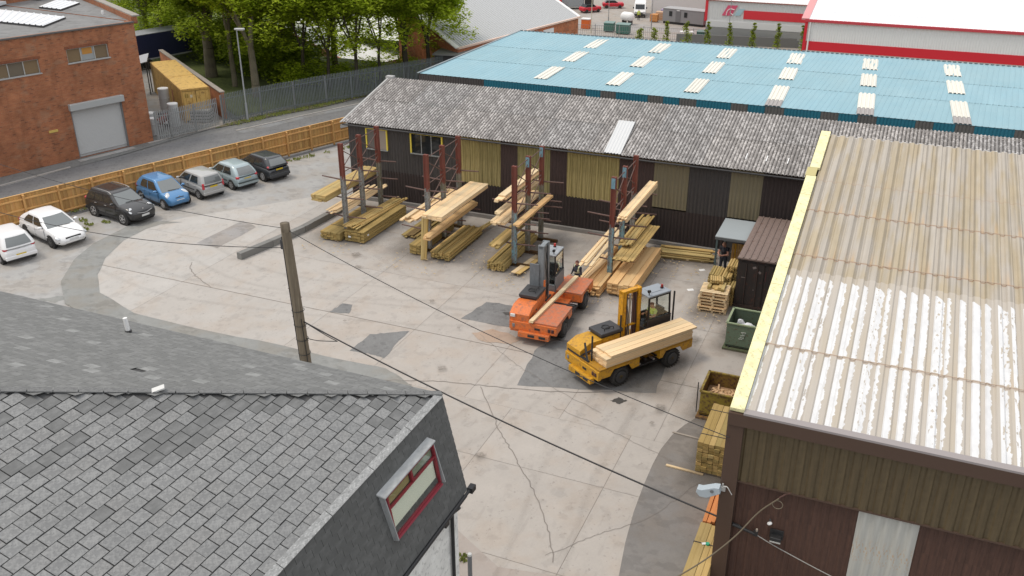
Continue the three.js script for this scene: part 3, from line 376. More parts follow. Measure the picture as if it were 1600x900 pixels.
// ---------- near shed on the right ----------
{
  const t = thing('metal_shed', 'large near shed with ribbed beige roof, peeling white coating and yellow verge', 'shed', [-2.62, 0, -20.8]), X = 12;
  const L = 17.43;
  for (let i = 0; i < 4; i++) { const x0 = 0.3 + i * 2.9, x1 = x0 + 2.9; part(t, 'roof_sheet', ribbed([x0, 6.04, 0], [x1, 6.04, 0], [x1, 8.87, -17.2], [x0, 8.87, -17.2], 0.3333, 0.05, 'trap', [x0 - 0.3, 0]), M.nearRoof); }
  part(t, 'lap_line', [11.05, 8.0, 3.0].map(d => bx(11.6, 0.006, 0.025, [6.1, 6.04 + d / L * 2.83 + 0.052, -d / L * 17.2], [0.163, 0, 0])), flat(0.36, 0.27, 0.2, 0.9));
  const ym = std(T.grime, 0.6, { color: lin(0.88, 0.83, 0.48) }), vg = (d0, d1, dx, m) => { const f = d => [dx, 6.04 + d / L * 2.83 + 0.1, -d / L * 17.2]; part(t, 'verge_flashing', bar(f(d0), f(d1), 0.36, 0.1), m); };
  vg(-0.12, 5.9, 0.12, ym); vg(5.92, 11.9, 0.12, ym); vg(11.92, 13.4, 0.12, ym); vg(13.42, 14.1, 0.08, flat(0.5, 0.44, 0.2, 0.7)); vg(14.12, 17.45, 0.15, ym);
  part(t, 'side_wall', quads([[[0, 0, -17.2], [0, 0, 0], [0, 6, 0], [0, 8.8, -17.2]]]), M.brown);
  part(t, 'back_wall', quads([[[X, 0, -17.2], [0, 0, -17.2], [0, 8.8, -17.2], [X, 8.8, -17.2]]]), M.brown);
  part(t, 'eaves_trim', [bx(X - 0.3, 0.06, 0.24, [X / 2 + 0.15, 6.07, 0.06])], M.nearTrim);
  part(t, 'eaves_fascia', [bx(X + 0.08, 0.36, 0.16, [X / 2 - 0.04, 5.86, 0.1])], M.fascia);
  part(t, 'corner_trim', [bx(0.42, 5.68, 0.13, [0.13, 2.84, 0.08])], M.fascia);
  part(t, 'upper_cladding', ribbed([0.34, 3.93, 0.03], [X, 3.93, 0.03], [X, 5.69, 0.03], [0.34, 5.69, 0.03], 0.3333, 0.035, 'trap'), std(T.brown, 0.5, { color: lin(1.95, 2.1, 1.2) }));
  part(t, 'cladding_drip', bx(X - 0.34, 0.05, 0.1, [X / 2 + 0.17, 3.91, 0.02]), M.fascia);
  const lowB = std(T.brown, 0.75, { color: lin(1.5, 1.1, 0.86) }); const low = (a, b, m, n, z = -0.05) => part(t, n, ribbed([a, 0, z], [b, 0, z], [b, 3.93, z], [a, 3.93, z], 0.2, 0.012, 'trap', [rr(0, 3), 0]), m);
  low(0.34, 1.9, lowB, 'lower_wall_sheet'); low(1.9, 3.43, lowB, 'lower_wall_sheet'); low(4.88, 8, lowB, 'lower_wall_sheet'); low(8, X, lowB, 'lower_wall_sheet');
  const pt = tex(512, 512, 2, 4, (u, v) => { const k = 0.72 + 0.3 * nz(u * 4, v * 0.4) - 0.5 * sstep(0.78, 0.84, u) * sstep(0.9, 0.86, u) * sstep(0.35, 0.6, nz(u * 3, v * 4)); let c = sc([0.5, 0.5, 0.46], k); return mx(c, [0.45, 0.29, 0.16], 0.7 * sstep(0.6, 0.72, nz(u * 6, v * 5)) * sstep(0.55, 0.6, v) * sstep(0.8, 0.66, v)); });
  part(t, 'translucent_panel', ribbed([3.43, 0, -0.03], [4.88, 0, -0.03], [4.88, 3.95, -0.03], [3.43, 3.95, -0.03], 0.29, 0.05, 'sin'), std(pt, 0.7));
}
// ---------- slate roofed house ----------
const HK = V(-8.38, 8, -15.69), HP = Math.tan(18.8 * Math.PI / 180);
{
  const t = thing('slate_house', 'house with mottled grey slate roof and slate hung mansard side in the foreground', 'house', [HK.x, 0, HK.z]);
  const ca = Math.cos(18.8 * Math.PI / 180), gauge = 0.254, pw = 0.333, sm = variants(M.slate, 7, 0.08, 0.01), dk = variants(std(T.slateDark, 0.8, { color: lin(1.2, 1.2, 1.2) }), 3, 0.1), cand = [];
  const shape = () => boxUV(new THREE.BoxGeometry(gauge - 0.016, 0.014, pw - 0.02)), shapes = Array.from({ length: 8 }, shape);
  for (let r = 0; r < 26; r++) { const d = 0.16 + r * gauge, x = -d * ca; for (let z = (r % 2) * pw / 2 - 0.5; z < 13.5; z += pw) { if (z < -x + 0.1) continue; cand.push([x, 0.012 + d * ca * HP, z, r]); } }
  const cam = camera.position, far = q => Math.hypot(HK.x + q[0] - cam.x, q[1] + 8 - cam.y, HK.z + q[2] - cam.z);
  const seen = q => { const v = V(HK.x + q[0], 8 + q[1], HK.z + q[2]); camera.updateMatrixWorld(); v.project(camera); return Math.abs(v.x) < 1.05 && Math.abs(v.y) < 1.05; };
  const vis = cand.filter(seen).sort((a, b) => far(a) - far(b)), own = new Set(vis.slice(0, 300)), roof = part(t, 'roof', quads([[[0, 8, 13.5], [0, 8, 0], [-6.3, 8 + 6.3 * HP, 6.3], [-6.3, 8 + 6.3 * HP, 13.5]]]), flat(0.075, 0.075, 0.075, 1));
  const rest = [[], [], [], []];
  const darkAt = q => nz((HK.x + q[0]) * 0.13 + 0.2, q[2] * 0.03 + 0.4) > 0.68 || (q[2] + q[0] < 1.3 && rnd() < 0.75 - 0.4 * (q[2] + q[0])) || rnd() < 0.03;
  for (const q of cand) {
    const dark = darkAt(q), j = rr(-0.008, 0.008), rot = [rr(-0.01, 0.01), rr(-0.014, 0.014), -0.328 + 0.02 + rr(-0.008, 0.008)], pos = [q[0] + j, 8 + q[1] + 0.012, q[2] + rr(-0.005, 0.005)];
    if (own.has(q)) { const o = part(roof, 'slate', shapes[Math.floor(rnd() * 8)], dark ? dk[Math.floor(rnd() * 3)] : sm[Math.floor(rnd() * 7)]); o.position.set(...pos); o.rotation.set(...rot); }
    else rest[dark ? 3 : Math.floor(rnd() * 3)].push(put(shape(), pos, rot));
  }
  rest.forEach((l, i) => l.length && part(roof, 'slate_courses', l, i === 3 ? dk[0] : sm[i], null, 'stuff'));
  // back slope beyond the hip, seen along its surface
  const back = []; for (let r = 0; r < 26; r++) { const d = 0.1 + r * gauge, z = d * ca, n = 24; for (let x = -z + (r % 2) * 0.17; x > -20; x -= pw) if (rnd() < 0.996) back.push(put(boxUV(new THREE.BoxGeometry(0.3, 0.008, pw - 0.006)), [x - 0.15, 8 + z * HP + 0.014 + 0, z], [-0.328 + 0.045 + rr(-0.01, 0.01), Math.PI / 2 + rr(-0.012, 0.012), 0], [1, 1, 1])); }
  { const g2 = back.map(g => color(g, (() => { const k = rnd() < 0.025 ? 1.4 : rr(0.96, 1.04); return [k, k, k]; })())); const o = part(t, 'back_slope_slates', g2, std(T.slateDark, 0.85, { vertexColors: true, color: lin(1.42, 1.42, 1.4) }), null, 'stuff'); }
  part(t, 'back_slope', quads([[[0, 7.99, 0], [-22, 7.99, 0], [-22, 7.99 + 6.3 * HP, 6.3], [-6.3, 7.99 + 6.3 * HP, 6.3]]]), flat(0.06, 0.06, 0.06, 1));
  // hip: mortared line with a few pale flecks
  const hip = k => [-k, 8 + k * HP + 0.05, k];
  part(t, 'hip_tile', Array.from({ length: 22 }, (_, i) => bar(hip(i * 0.3), hip(i * 0.3 + 0.285), 0.17, 0.02)), std(T.slate, 0.85, { color: lin(0.72, 0.72, 0.72) }));
  part(t, 'flashing_patch', bx(0.3, 0.03, 0.16, [...hip(4.13)].map((v, i) => i === 1 ? v + 0.03 : v), [0, Math.PI / 4, 0.2]), flat(0.62, 0.62, 0.6, 0.7));
  // lead edge above the mansard
  const leadM = std(tex(256, 256, 1, 1, (u, v) => sc([0.34, 0.345, 0.34], 0.55 + 0.5 * nz(u * 2, v * 2) + 0.35 * sstep(0.55, 0.7, nz(u * 5, v * 3)))), 0.6);
  part(t, 'lead_edge', Array.from({ length: 9 }, (_, i) => bx(0.17, 0.04, 1.48, [-0.02, 8.035, 0.8 + i * 1.5], [0, 0, -0.45])), leadM);
  // mansard face: eave line 0.67 m out, 2.29 m down
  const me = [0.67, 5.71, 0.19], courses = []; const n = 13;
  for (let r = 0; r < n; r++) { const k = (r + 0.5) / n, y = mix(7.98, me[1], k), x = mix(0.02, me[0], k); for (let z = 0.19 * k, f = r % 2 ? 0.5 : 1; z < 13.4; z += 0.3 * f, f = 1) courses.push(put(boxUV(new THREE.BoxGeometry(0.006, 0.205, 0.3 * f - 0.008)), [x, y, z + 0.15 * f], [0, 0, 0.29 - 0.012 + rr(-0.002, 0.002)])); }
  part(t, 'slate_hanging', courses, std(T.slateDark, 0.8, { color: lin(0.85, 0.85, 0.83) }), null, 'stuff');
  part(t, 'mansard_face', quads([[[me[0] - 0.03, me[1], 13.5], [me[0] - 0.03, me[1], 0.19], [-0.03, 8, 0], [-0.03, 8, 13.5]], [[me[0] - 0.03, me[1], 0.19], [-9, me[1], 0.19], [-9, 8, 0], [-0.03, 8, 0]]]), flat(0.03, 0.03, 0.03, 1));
  part(t, 'wall', [bx(0.25, 5.7, 13, [0.36, 2.85, 6.85]), bx(9, 5.7, 0.25, [-4.1, 2.85, 0.5])], std(T.grime, 0.9, { color: lin(0.8, 0.81, 0.79) }));
  part(t, 'gutter', [rod([0.71, 5.67, 0.1], [0.71, 5.67, 13], 0.04, 0.04, 8), bx(0.14, 0.14, 0.2, [0.72, 5.66, 0.06]), bx(0.1, 0.2, 0.16, [0.62, 5.5, 1.2])], M.black);
  part(t, 'soffit', bx(0.3, 0.03, 13, [0.58, 5.62, 6.8]), M.darkGrey);
  part(t, 'downpipe', [rod([0.55, 0, 0.75], [0.55, 5.4, 0.75], 0.045), rod([0.55, 5.4, 0.75], [0.74, 5.62, 0.75], 0.045)], M.black);
  // window with lead hood, leaning with the face
  const z0 = 1.12, z1 = 3.08, h = 0.98, zm = (z0 + z1) / 2, maroon = flat(0.21, 0.022, 0.032, 0.45), half = (z1 - z0) / 2;
  const w = part(t, 'window', [bx(0.07, 0.05, z1 - z0, [0, h, zm]), bx(0.07, 0.05, z1 - z0, [0, 0, zm]), bx(0.07, h, 0.045, [0, h / 2, z0]), bx(0.07, h, 0.045, [0, h / 2, z1]), bx(0.06, 0.04, z1 - z0, [0, h - 0.3, zm]), bx(0.06, 0.3, 0.06, [0, h - 0.15, zm])], maroon); w.position.set(0.47, 6.5, 0); w.rotation.z = 0.17;
  part(w, 'pane', bx(0.012, h - 0.35, z1 - z0 - 0.08, [-0.01, (h - 0.3) / 2, zm]), M.glass); part(w, 'blind', bx(0.02, h - 0.35, z1 - z0 - 0.1, [-0.05, (h - 0.3) / 2, zm]), flat(0.78, 0.76, 0.64, 0.8));
  for (const s of [-1, 1]) { part(w, 'top_light', bx(0.012, 0.23, half - 0.1, [-0.005, h - 0.15, zm + s * half / 2]), M.glass); part(w, 'room_behind', bx(0.02, 0.23, half - 0.1, [-0.05, h - 0.15, zm + s * half / 2]), s > 0 ? flat(0.34, 0.27, 0.12, 0.8) : flat(0.26, 0.28, 0.2, 0.8)); }
  part(w, 'sill', bx(0.1, 0.04, z1 - z0 + 0.04, [0.01, -0.045, zm]), flat(0.27, 0.04, 0.06, 0.5));
  for (const z of [z0 - 0.07, z1 + 0.05]) part(w, 'cheek', bx(0.42, h + 0.1, 0.03, [-0.16, h / 2, z], [0, 0, 0.1]), std(T.galv, 0.6));
  part(w, 'lead_hood', rb(0.36, 0.06, z1 - z0 + 0.22, 0.028, [-0.12, h + 0.07, zm], [0, 0, -0.3]), std(T.galv, 0.6, { color: lin(1.2, 1.2, 1.2) }));
}
{
  const t = thing('vent_pipe', 'short pale vent pipe sticking up through the back slope of the slate roof', 'vent pipe', [-16.62, 8.28, -14.83]);
  part(t, 'pipe', [rod([0, 0, 0], [-0.03, 0.42, 0], 0.055)], M.white); part(t, 'collar', rod([0, 0.02, 0], [0, 0.09, 0], 0.08), M.darkGrey); part(t, 'lead_slate', bx(0.5, 0.02, 0.3, [0.2, 0.03, 0.05], [-0.3, 0, 0]), std(T.galv, 0.6, { color: lin(1.5, 1.5, 1.5) }));
}
// ---------- brick workshop ----------
{
  const th = 73.28 * Math.PI / 180, t = thing('brick_building', 'red brick workshop with grey shutter door and flat roof with white skylights', 'building', [-50, 0, -50.28], th), Hh = 8.55;
  const loc = (x, z) => { const dx = x + 50, dz = z + 50.28; return [dx * Math.cos(th) - dz * Math.sin(th), dx * Math.sin(th) + dz * Math.cos(th)]; };
  const s = new THREE.Shape([[-25, 0], [0, 0], [0, Hh], [-25, Hh]].map(q => new THREE.Vector2(...q))), wins = [[-5.07, -2.15, 6.42, 7.35], [-9.95, -6.97, 6.12, 7.04], [-15, -12.1, 5.85, 6.75]];
  const hole = (a, b, c, d) => s.holes.push(new THREE.Path([[a, c], [a, d], [b, d], [b, c]].map(q => new THREE.Vector2(...q))));
  for (const w of wins) hole(...w); hole(-5.6, -1.88, 0.001, 3.75);
  const wg = prep(new THREE.ExtrudeGeometry(s, { depth: 0.3, bevelEnabled: false })).translate(0, 0, -0.3); part(t, 'wall', wg, M.brick);
  part(t, 'side_wall', [quads([[[0, 0, -0.3], [-2.6, 0, -17], [-2.6, Hh, -17], [0, Hh, -0.3]]]), bx(0.3, Hh - 0.02, 0.4, [-0.16, Hh / 2, -0.5])], M.brick);
  for (const g of [bx(3.1, 0.18, 0.02, [-3.61, 7.43, 0.004]), bx(3.2, 0.18, 0.02, [-8.46, 7.12, 0.004])]) part(t, 'lintel', g, std(T.brick, 0.9, { color: lin(0.62, 0.55, 0.55) }));
  const pn = [flat(0.22, 0.155, 0.085, 0.35), flat(0.34, 0.36, 0.36, 0.25), flat(0.2, 0.145, 0.085, 0.35), flat(0.16, 0.135, 0.1, 0.3)];
  wins.forEach(([a, b, c, d], wi) => { const f = part(t, 'window', [bx(b - a, 0.06, 0.07, [(a + b) / 2, d - 0.03, -0.12]), bx(0.06, d - c, 0.07, [b - 0.03, (c + d) / 2, -0.12]), bx(0.06, d - c, 0.07, [a + 0.03, (c + d) / 2, -0.12])], flat(0.4, 0.4, 0.38, 0.6)); part(f, 'sill', bx(b - a + 0.1, 0.07, 0.22, [(a + b) / 2, c - 0.02, -0.04]), flat(0.42, 0.42, 0.41, 0.8)); for (let i = 0; i < 3; i++) { const u = mix(a, b, i / 3), v = mix(a, b, (i + 1) / 3); part(f, 'pane', bx(v - u - 0.05, d - c - 0.08, 0.015, [(u + v) / 2, (c + d) / 2, -0.14]), pn[(i + wi * 2) % 4]); if (i) part(f, 'mullion', bx(0.05, d - c, 0.06, [u, (c + d) / 2, -0.11]), flat(0.45, 0.45, 0.43, 0.6)); if (!wi && i === 1) part(f, 'board', bx(0.7, 0.42, 0.01, [(u + v) / 2, d - 0.3, -0.13]), flat(0.5, 0.24, 0.05, 0.7)); } });  // orange patch on the middle pane is a reflection painted as a panel
  const door = part(t, 'shutter_door', Array.from({ length: 40 }, (_, i) => bx(3.68, 0.082, 0.03, [-3.74, 0.05 + i * 0.085, -0.2], [0.12, 0, 0])), flat(0.56, 0.575, 0.575, 0.5)); part(door, 'shutter_box', rb(3.9, 0.44, 0.34, 0.03, [-3.74, 3.55, 0.12]), flat(0.42, 0.44, 0.44, 0.5)); for (const x of [-5.57, -1.91]) part(door, 'guide', bx(0.1, 3.4, 0.12, [x, 1.7, -0.1]), flat(0.2, 0.2, 0.2, 0.6)); part(door, 'bottom_rail', [0.05, 0.2].map(y => bx(3.66, 0.05, 0.05, [-3.74, y, -0.16])), flat(0.36, 0.37, 0.37, 0.5));
  part(t, 'wall_plate', bx(0.6, 0.16, 0.04, [-7.0, 2.22, 0.02]), flat(0.62, 0.45, 0.12, 0.7));
  const rp = [[-50, -50.55], [-57.2, -26.6], [-82, -34], [-68, -60.5]].map(q => loc(...q));
  part(t, 'flat_roof', prep(flatPoly(rp.map(q => [q[0], q[1]]), 8.5)), M.felt);
  part(t, 'roof_edge', bx(25, 0.1, 0.14, [-12.5, 8.52, 0.02]), flat(0.12, 0.115, 0.11, 0.8));
  const pa = loc(-50.1, -50.5), pb = loc(-64, -58.8); part(t, 'parapet', bar([pa[0], 8.62, pa[1]], [pb[0], 8.62, pb[1]], 0.4, 0.5), M.brick); part(t, 'coping', bar([pa[0] + 0.1, 8.9, pa[1] + 0.1], [pb[0], 8.9, pb[1]], 0.52, 0.09), std(T.concrete, 0.9, { color: lin(0.8, 0.78, 0.74) }));
  const sky = (q, lift) => { const c = q.map(p => loc(...p)), P = c.map(p => [p[0], 8.52 + lift, p[1]]), o = part(t, 'skylight', ribbed(P[0], P[1], P[2], P[3], 0.55, 0.05, 'rib'), flat(0.74, 0.76, 0.78, 0.5)); part(o, 'kerb', quads([0, 1, 2, 3].map(i => { const a = P[i], b = P[(i + 1) % 4]; return [[a[0], 8.4, a[2]], [b[0], 8.4, b[2]], b, a]; })), M.darkGrey); };
  sky([[-59.4, -46.3], [-53.83, -46.06], [-55.45, -49.51], [-63.5, -50.3]], 0.12); sky([[-61.25, -52.41], [-58.65, -52.05], [-60.06, -55.22], [-63.04, -55.84]], 0.12);
  part(t, 'roof_vent', rod([...[loc(-54.6, -52.1)[0], 8.5, loc(-54.6, -52.1)[1]]], [loc(-54.6, -52.1)[0], 8.75, loc(-54.6, -52.1)[1]], 0.1), M.white);
  const a1 = loc(-66, -50.5), a2 = loc(-66, -57); part(t, 'stair_tower', bar([a1[0], 10.5, a1[1]], [a2[0], 10.5, a2[1]], 1, 4.2), M.brick); part(t, 'tower_flashing', [bx(1.4, 0.2, 0.9, [loc(-64.9, -51.6)[0], 8.7, loc(-64.9, -51.6)[1]], [0, 0.4, 0.1]), bx(1.6, 0.14, 0.8, [loc(-64.9, -56.2)[0], 8.8, loc(-64.9, -56.2)[1]], [0, 0.2, 0.2])], flat(0.6, 0.62, 0.63, 0.5));
}
// ---------- timber fence ----------
{
  const t = thing('timber_fence', 'golden brown boarded timber fence behind the parked cars', 'fence', [-44.97, 0, -33.29], 70.42 * Math.PI / 180), fm = variants(std(T.fence, 0.85, { vertexColors: true }), 3, 0.06, 0.04), pm = variants(std(T.fence, 0.85, { color: lin(1.15, 1.12, 1.15) }), 3, 0.08);
  const xs = []; for (let k = -7; k <= 12; k++) xs.push(1.15 + 1.964 * k);
  xs.forEach((x, i) => {
    const o = part(t, 'post', [bx(0.11, 1.68, 0.11, [0, 0.84, 0]), bx(0.11, 0.06, 0.11, [0, 1.69, 0], [0.3, 0, 0])], pm[i % 3]); o.position.set(x, 0, 0.1); o.rotation.z = rr(-0.012, 0.012);
    const x1 = xs[i + 1] ?? x + 1.1, bl = [];
    for (let b = x; b < x1 - 0.02; b += 0.125) { const k = rr(0.82, 1.14), g = rr(0.94, 1.04); bl.push(color(bx(0.13, 1.66 + rr(-0.008, 0.008), 0.018, [b + 0.06, 0.9, (Math.round(b / 0.125) % 2) * 0.012], [0, 0.05, 0]), [k, k * g, k * g])); }
    part(t, 'board_panel', bl, fm[i % 3], null, 'stuff');
    for (const y of [0.22, 0.88, 1.47]) part(t, 'rail', bx(x1 - x - 0.1, 0.09, 0.05, [(x + x1) / 2, y + rr(-0.015, 0.015), 0.05], [0.18, 0, rr(-0.006, 0.006)]), std(T.fence, 0.85, { color: lin(1.5, 1.5, 1.6) }));
    part(t, 'capping', bx(x1 - x, 0.03, 0.07, [(x + x1) / 2, 1.76, 0.01]), std(T.fence, 0.85, { color: lin(1.45, 1.5, 1.6) }));
  });
  part(t, 'notice_board', bx(0.75, 0.28, 0.03, [23.8, 1.2, 0.1]), flat(0.5, 0.49, 0.46, 0.7));
}
// ---------- palisade fences and gate ----------
function palisade(t, P, h, sp, m, solid) {
  for (let i = 0; i < P.length - 1; i++) {
    const a = V(P[i][0], 0, P[i][1]), b = V(P[i + 1][0], 0, P[i + 1][1]), L = a.distanceTo(b), n = Math.max(1, Math.round(L / 2.75)), d = b.clone().sub(a).divideScalar(L), ang = Math.atan2(-d.z, d.x);
    for (let k = 0; k < n; k++) {
      const c = a.clone().addScaledVector(d, L * k / n); part(t, 'post', [bx(0.1, h - 0.1, 0.06, [0, h / 2, 0])], M.galv).position.copy(c); t.children.at(-1).rotation.y = ang;
      const pl = []; for (let s = 0.08; s < L / n; s += sp) { pl.push(bx(0.085, h - 0.12 + rr(-0.02, 0.02), 0.012, [s, h / 2 + 0.05, 0.05], [0, rr(-0.15, 0.15), rr(-0.008, 0.008)]), put(boxUV(new THREE.ConeGeometry(0.04, 0.12, 4)), [s, h + 0.04, 0.05])); }
      if (solid) pl.push(bx(L / n, h - 0.3, 0.01, [L / n / 2, h / 2, 0.02]));
      for (const [nm, g] of [['pales', pl], ['rail', bx(L / n, 0.06, 0.05, [L / n / 2, 0.35, 0.02])], ['rail', bx(L / n, 0.06, 0.05, [L / n / 2, h - 0.35, 0.02])]]) { const o = part(t, nm, g, m, null, nm === 'pales' ? 'stuff' : undefined); o.position.copy(c); o.rotation.y = ang; }
    }
  }
}
palisade(thing('palisade_fence', 'long grey steel palisade fence along the wood and road', 'fence'), [[-48.15, -55.9], [-47.0, -59.2], [-44.6, -64.9], [-42.4, -69.3], [-38.5, -77.5], [-35, -85]], 2.35, 0.145, std(T.galv, 0.6, { color: lin(0.5, 0.55, 0.56) }), false);
palisade(thing('palisade_gate', 'grey steel palisade gate beside the brick building', 'gate'), [[-49.75, -50.5], [-49.14, -51.3], [-48.25, -55.5]], 2.15, 0.155, std(T.galv, 0.6, { color: lin(0.95, 0.95, 0.95) }), false);
// ---------- cars ----------
function loft(rings, capA = true, capB = true) {   // rings of equal length, closed; smooth
  const n = rings[0].length, pos = [], idx = []; rings.forEach(r => r.forEach(p => pos.push(...p)));
  for (let i = 0; i < rings.length - 1; i++) for (let k = 0; k < n; k++) { const a = i * n + k, b = i * n + (k + 1) % n, c = a + n, d = b + n; idx.push(a, c, b, b, c, d); }
  const cap = (i, flip) => { const c = pos.length / 3, r = rings[i]; pos.push(...[0, 1, 2].map(k => r.reduce((s, p) => s + p[k], 0) / n)); for (let k = 0; k < n; k++) idx.push(...(flip ? [c, i * n + (k + 1) % n, i * n + k] : [c, i * n + k, i * n + (k + 1) % n])); };
  if (capA) cap(0, false); if (capB) cap(rings.length - 1, true);
  const g = new THREE.BufferGeometry(); g.setAttribute('position', new THREE.Float32BufferAttribute(pos, 3)); g.setIndex(idx); g.computeVertexNormals();
  const nn = g.attributes.normal, u = g.toNonIndexed(); u.setAttribute('uv', new THREE.BufferAttribute(new Float32Array(u.attributes.position.count * 2), 2)); return u;
}
const screenGlass = new THREE.MeshPhysicalMaterial({ color: lin(0.15, 0.165, 0.165), roughness: 0.08, clearcoat: 1, clearcoatRoughness: 0.03, side: THREE.DoubleSide });  // sky reflection put into the grey base colour of front and rear screens
const carGlass = new THREE.MeshPhysicalMaterial({ color: lin(0.03, 0.036, 0.036), roughness: 0.05, clearcoat: 1, clearcoatRoughness: 0.03 });
const wheelGeo = {};
function wheel(parent, x, z, R, side, spokes = 7, tone = 0.42) {
  const w = part(parent, 'wheel', [rod([0, 0, -0.1 * side], [0, 0, 0.06 * side], R * 0.7, R * 0.7, 20)], M.black); w.position.set(x, R, z);
  part(w, 'tyre', put(boxUV(new THREE.TorusGeometry(R - 0.075, 0.085, 8, 28)), [0, 0, -0.03 * side], [0, 0, 0], [1, 1, 1.15]), M.rubber);
  const sp = [rod([0, 0, 0.03 * side], [0, 0, 0.075 * side], 0.07, 0.06, 12), put(boxUV(new THREE.TorusGeometry(R * 0.66, 0.018, 6, 24)), [0, 0, 0.05 * side])];
  for (let i = 0; i < spokes; i++) { const a = i / spokes * Math.PI * 2; sp.push(bx(R * 0.62, 0.055, 0.02, [Math.cos(a) * R * 0.34, Math.sin(a) * R * 0.34, 0.06 * side], [0, 0, a])); }
  part(w, 'rim', sp, flat(tone, tone, tone * 1.01, 0.35, { metalness: 0.6 })); return w;
}
function makeCar(o) {
  const t = thing(o.name, o.label, 'car', [0, 0, 0], 0, 'cars parked along the timber fence'), { L, W, R } = o, hw = W / 2, paint = new THREE.MeshPhysicalMaterial({ color: lin(...o.paint), roughness: 0.55, clearcoat: 0.9, clearcoatRoughness: 0.06, metalness: o.metal ?? 0 }), plastic = flat(0.03, 0.03, 0.032, 0.6);
  // lower body
  const sect = (x, yb, yt, w) => { const h = [[0, yb], [0.8, yb], [0.955, yb + 0.09], [1, mix(yb, yt, 0.42)], [0.985, mix(yb, yt, 0.72)], [0.94, yt - 0.035], [0.8, yt + 0.005], [0.4, yt + 0.022], [0, yt + 0.026]]; const p = h.map(([a, y]) => [x, y, a * w * hw]); return p.concat(h.slice(1, -1).reverse().map(([a, y]) => [x, y, -a * w * hw])); };
  const st = o.body.map(b => sect(...b)); part(t, 'body', loft(st), paint);
  // cabin
  const C = o.cab, P = (side, s, k, out = 0) => {
    const y = mix(C.yb, C.yr, k), b = 0.12 * 0, w = mix(C.w0, C.w1, k ** 1.25) * hw, xf = mix(C.xf0, C.xf1, k) , xr = mix(C.xr0, C.xr1, k ** (C.rp ?? 1));
    const c = 0.14 * (1 - 0.3 * k);
    if (side === 0) { const z = mix(-(w - 0.09), w - 0.09, s); return [xf + 0.1 * (1 - (2 * s - 1) ** 2) * (1 - 0.4 * k) + out * 0.7, y + out * 0.5, z]; }
    if (side === 1) return [mix(xf - c, xr + 0.12, s), y, w + out];
    if (side === 2) { const z = mix(w - 0.11, -(w - 0.11), s); return [xr - 0.06 * (1 - (2 * s - 1) ** 2) - out * 0.8, y + out * 0.3, z]; }
    return [mix(xr + 0.12, xf - c, s), y, -(w + out)];
  };
  const ring = k => { const r = []; for (let sd = 0; sd < 4; sd++) for (let i = 0; i <= 6; i++) r.push(P(sd, i / 6, k)); return r; }, inset = (r, a, dy) => { const cx = (C.xf1 + C.xr1) / 2; return r.map(p => [cx + (p[0] - cx) * a, p[1] + dy, p[2] * a]); };
  const r1 = ring(1), rr_ = [0, 0.3, 0.6, 0.85, 1].map(ring); rr_.push(inset(r1, 0.95, 0.03), inset(r1, 0.72, 0.055), inset(r1, 0.35, 0.07)); part(t, 'cabin', loft(rr_.map(r => [...r].reverse()), false, true), o.roofPaint ? new THREE.MeshPhysicalMaterial({ color: lin(...o.roofPaint), roughness: 0.35, clearcoat: 1 }) : paint);
  const pane = (name, side, s0, s1, k0, k1, sl = 0, sr = 0) => { const l = [], n = 6; for (let i = 0; i < n; i++) for (let j = 0; j < 3; j++) { const f = (a, b) => { const k = mix(k0, k1, b / 3), lo = s0 + sl * (b / 3), hi = s1 + sr * (b / 3); return P(side, mix(lo, hi, a / n), k, 0.009); }; l.push([f(i, j), f(i, j + 1), f(i + 1, j + 1), f(i + 1, j)]); } const g = quads(l); part(t, name, g, side % 2 ? carGlass : screenGlass); };
  carGlass.side = THREE.DoubleSide;
  pane('windscreen', 0, 0.02, 0.98, 0.04, 0.93); pane('rear_window', 2, 0.05, 0.95, o.rw?.[0] ?? 0.2, o.rw?.[1] ?? 0.9);
  for (const sd of [1, 3]) { const f = (a, b) => sd === 1 ? [a, b] : [1 - b, 1 - a]; for (const [a, b] of o.side) { const q = f(a, b); pane('side_window', sd, q[0], q[1], 0.1, 0.86, sd === 1 ? (a < 0.1 ? 0.02 : 0) : (b > 0.9 ? 0.04 : 0), sd === 1 ? (b > 0.9 ? -0.04 : 0) : (a < 0.1 ? -0.02 : 0)); } }
  if (o.sunroof) part(t, 'sunroof', rb(1.25, 0.02, 0.85, 0.008, [(C.xf1 + C.xr1) / 2 - 0.02, C.yr + 0.066, 0]), carGlass);
  if (o.rails) for (const s of [-1, 1]) part(t, 'roof_rail', tube([[C.xf1 - 0.1, C.yr + 0.02, s * C.w1 * hw * 0.93], [C.xf1 - 0.4, C.yr + 0.075, s * C.w1 * hw * 0.93], [C.xr1 + 0.4, C.yr + 0.075, s * C.w1 * hw * 0.93], [C.xr1 + 0.15, C.yr + 0.02, s * C.w1 * hw * 0.93]], 0.018), M.steel);
  // wheels and arches
  for (const x of [o.xr, o.xf]) for (const s of [-1, 1]) { const z = s * (hw - 0.08); part(t, 'wheel_arch', rod([x, R, s * (hw - 0.2)], [x, R, s * (hw * 0.985 + (o.suv ? 0.012 : 0.003))], R + (o.suv ? 0.1 : 0.055), R + (o.suv ? 0.1 : 0.055), 24), M.black); wheel(t, x, z + s * 0.03, R, s, o.spokes ?? 7, o.rim ?? 0.42); }
  const F = L / 2, nose = o.nose, tail = o.tail;
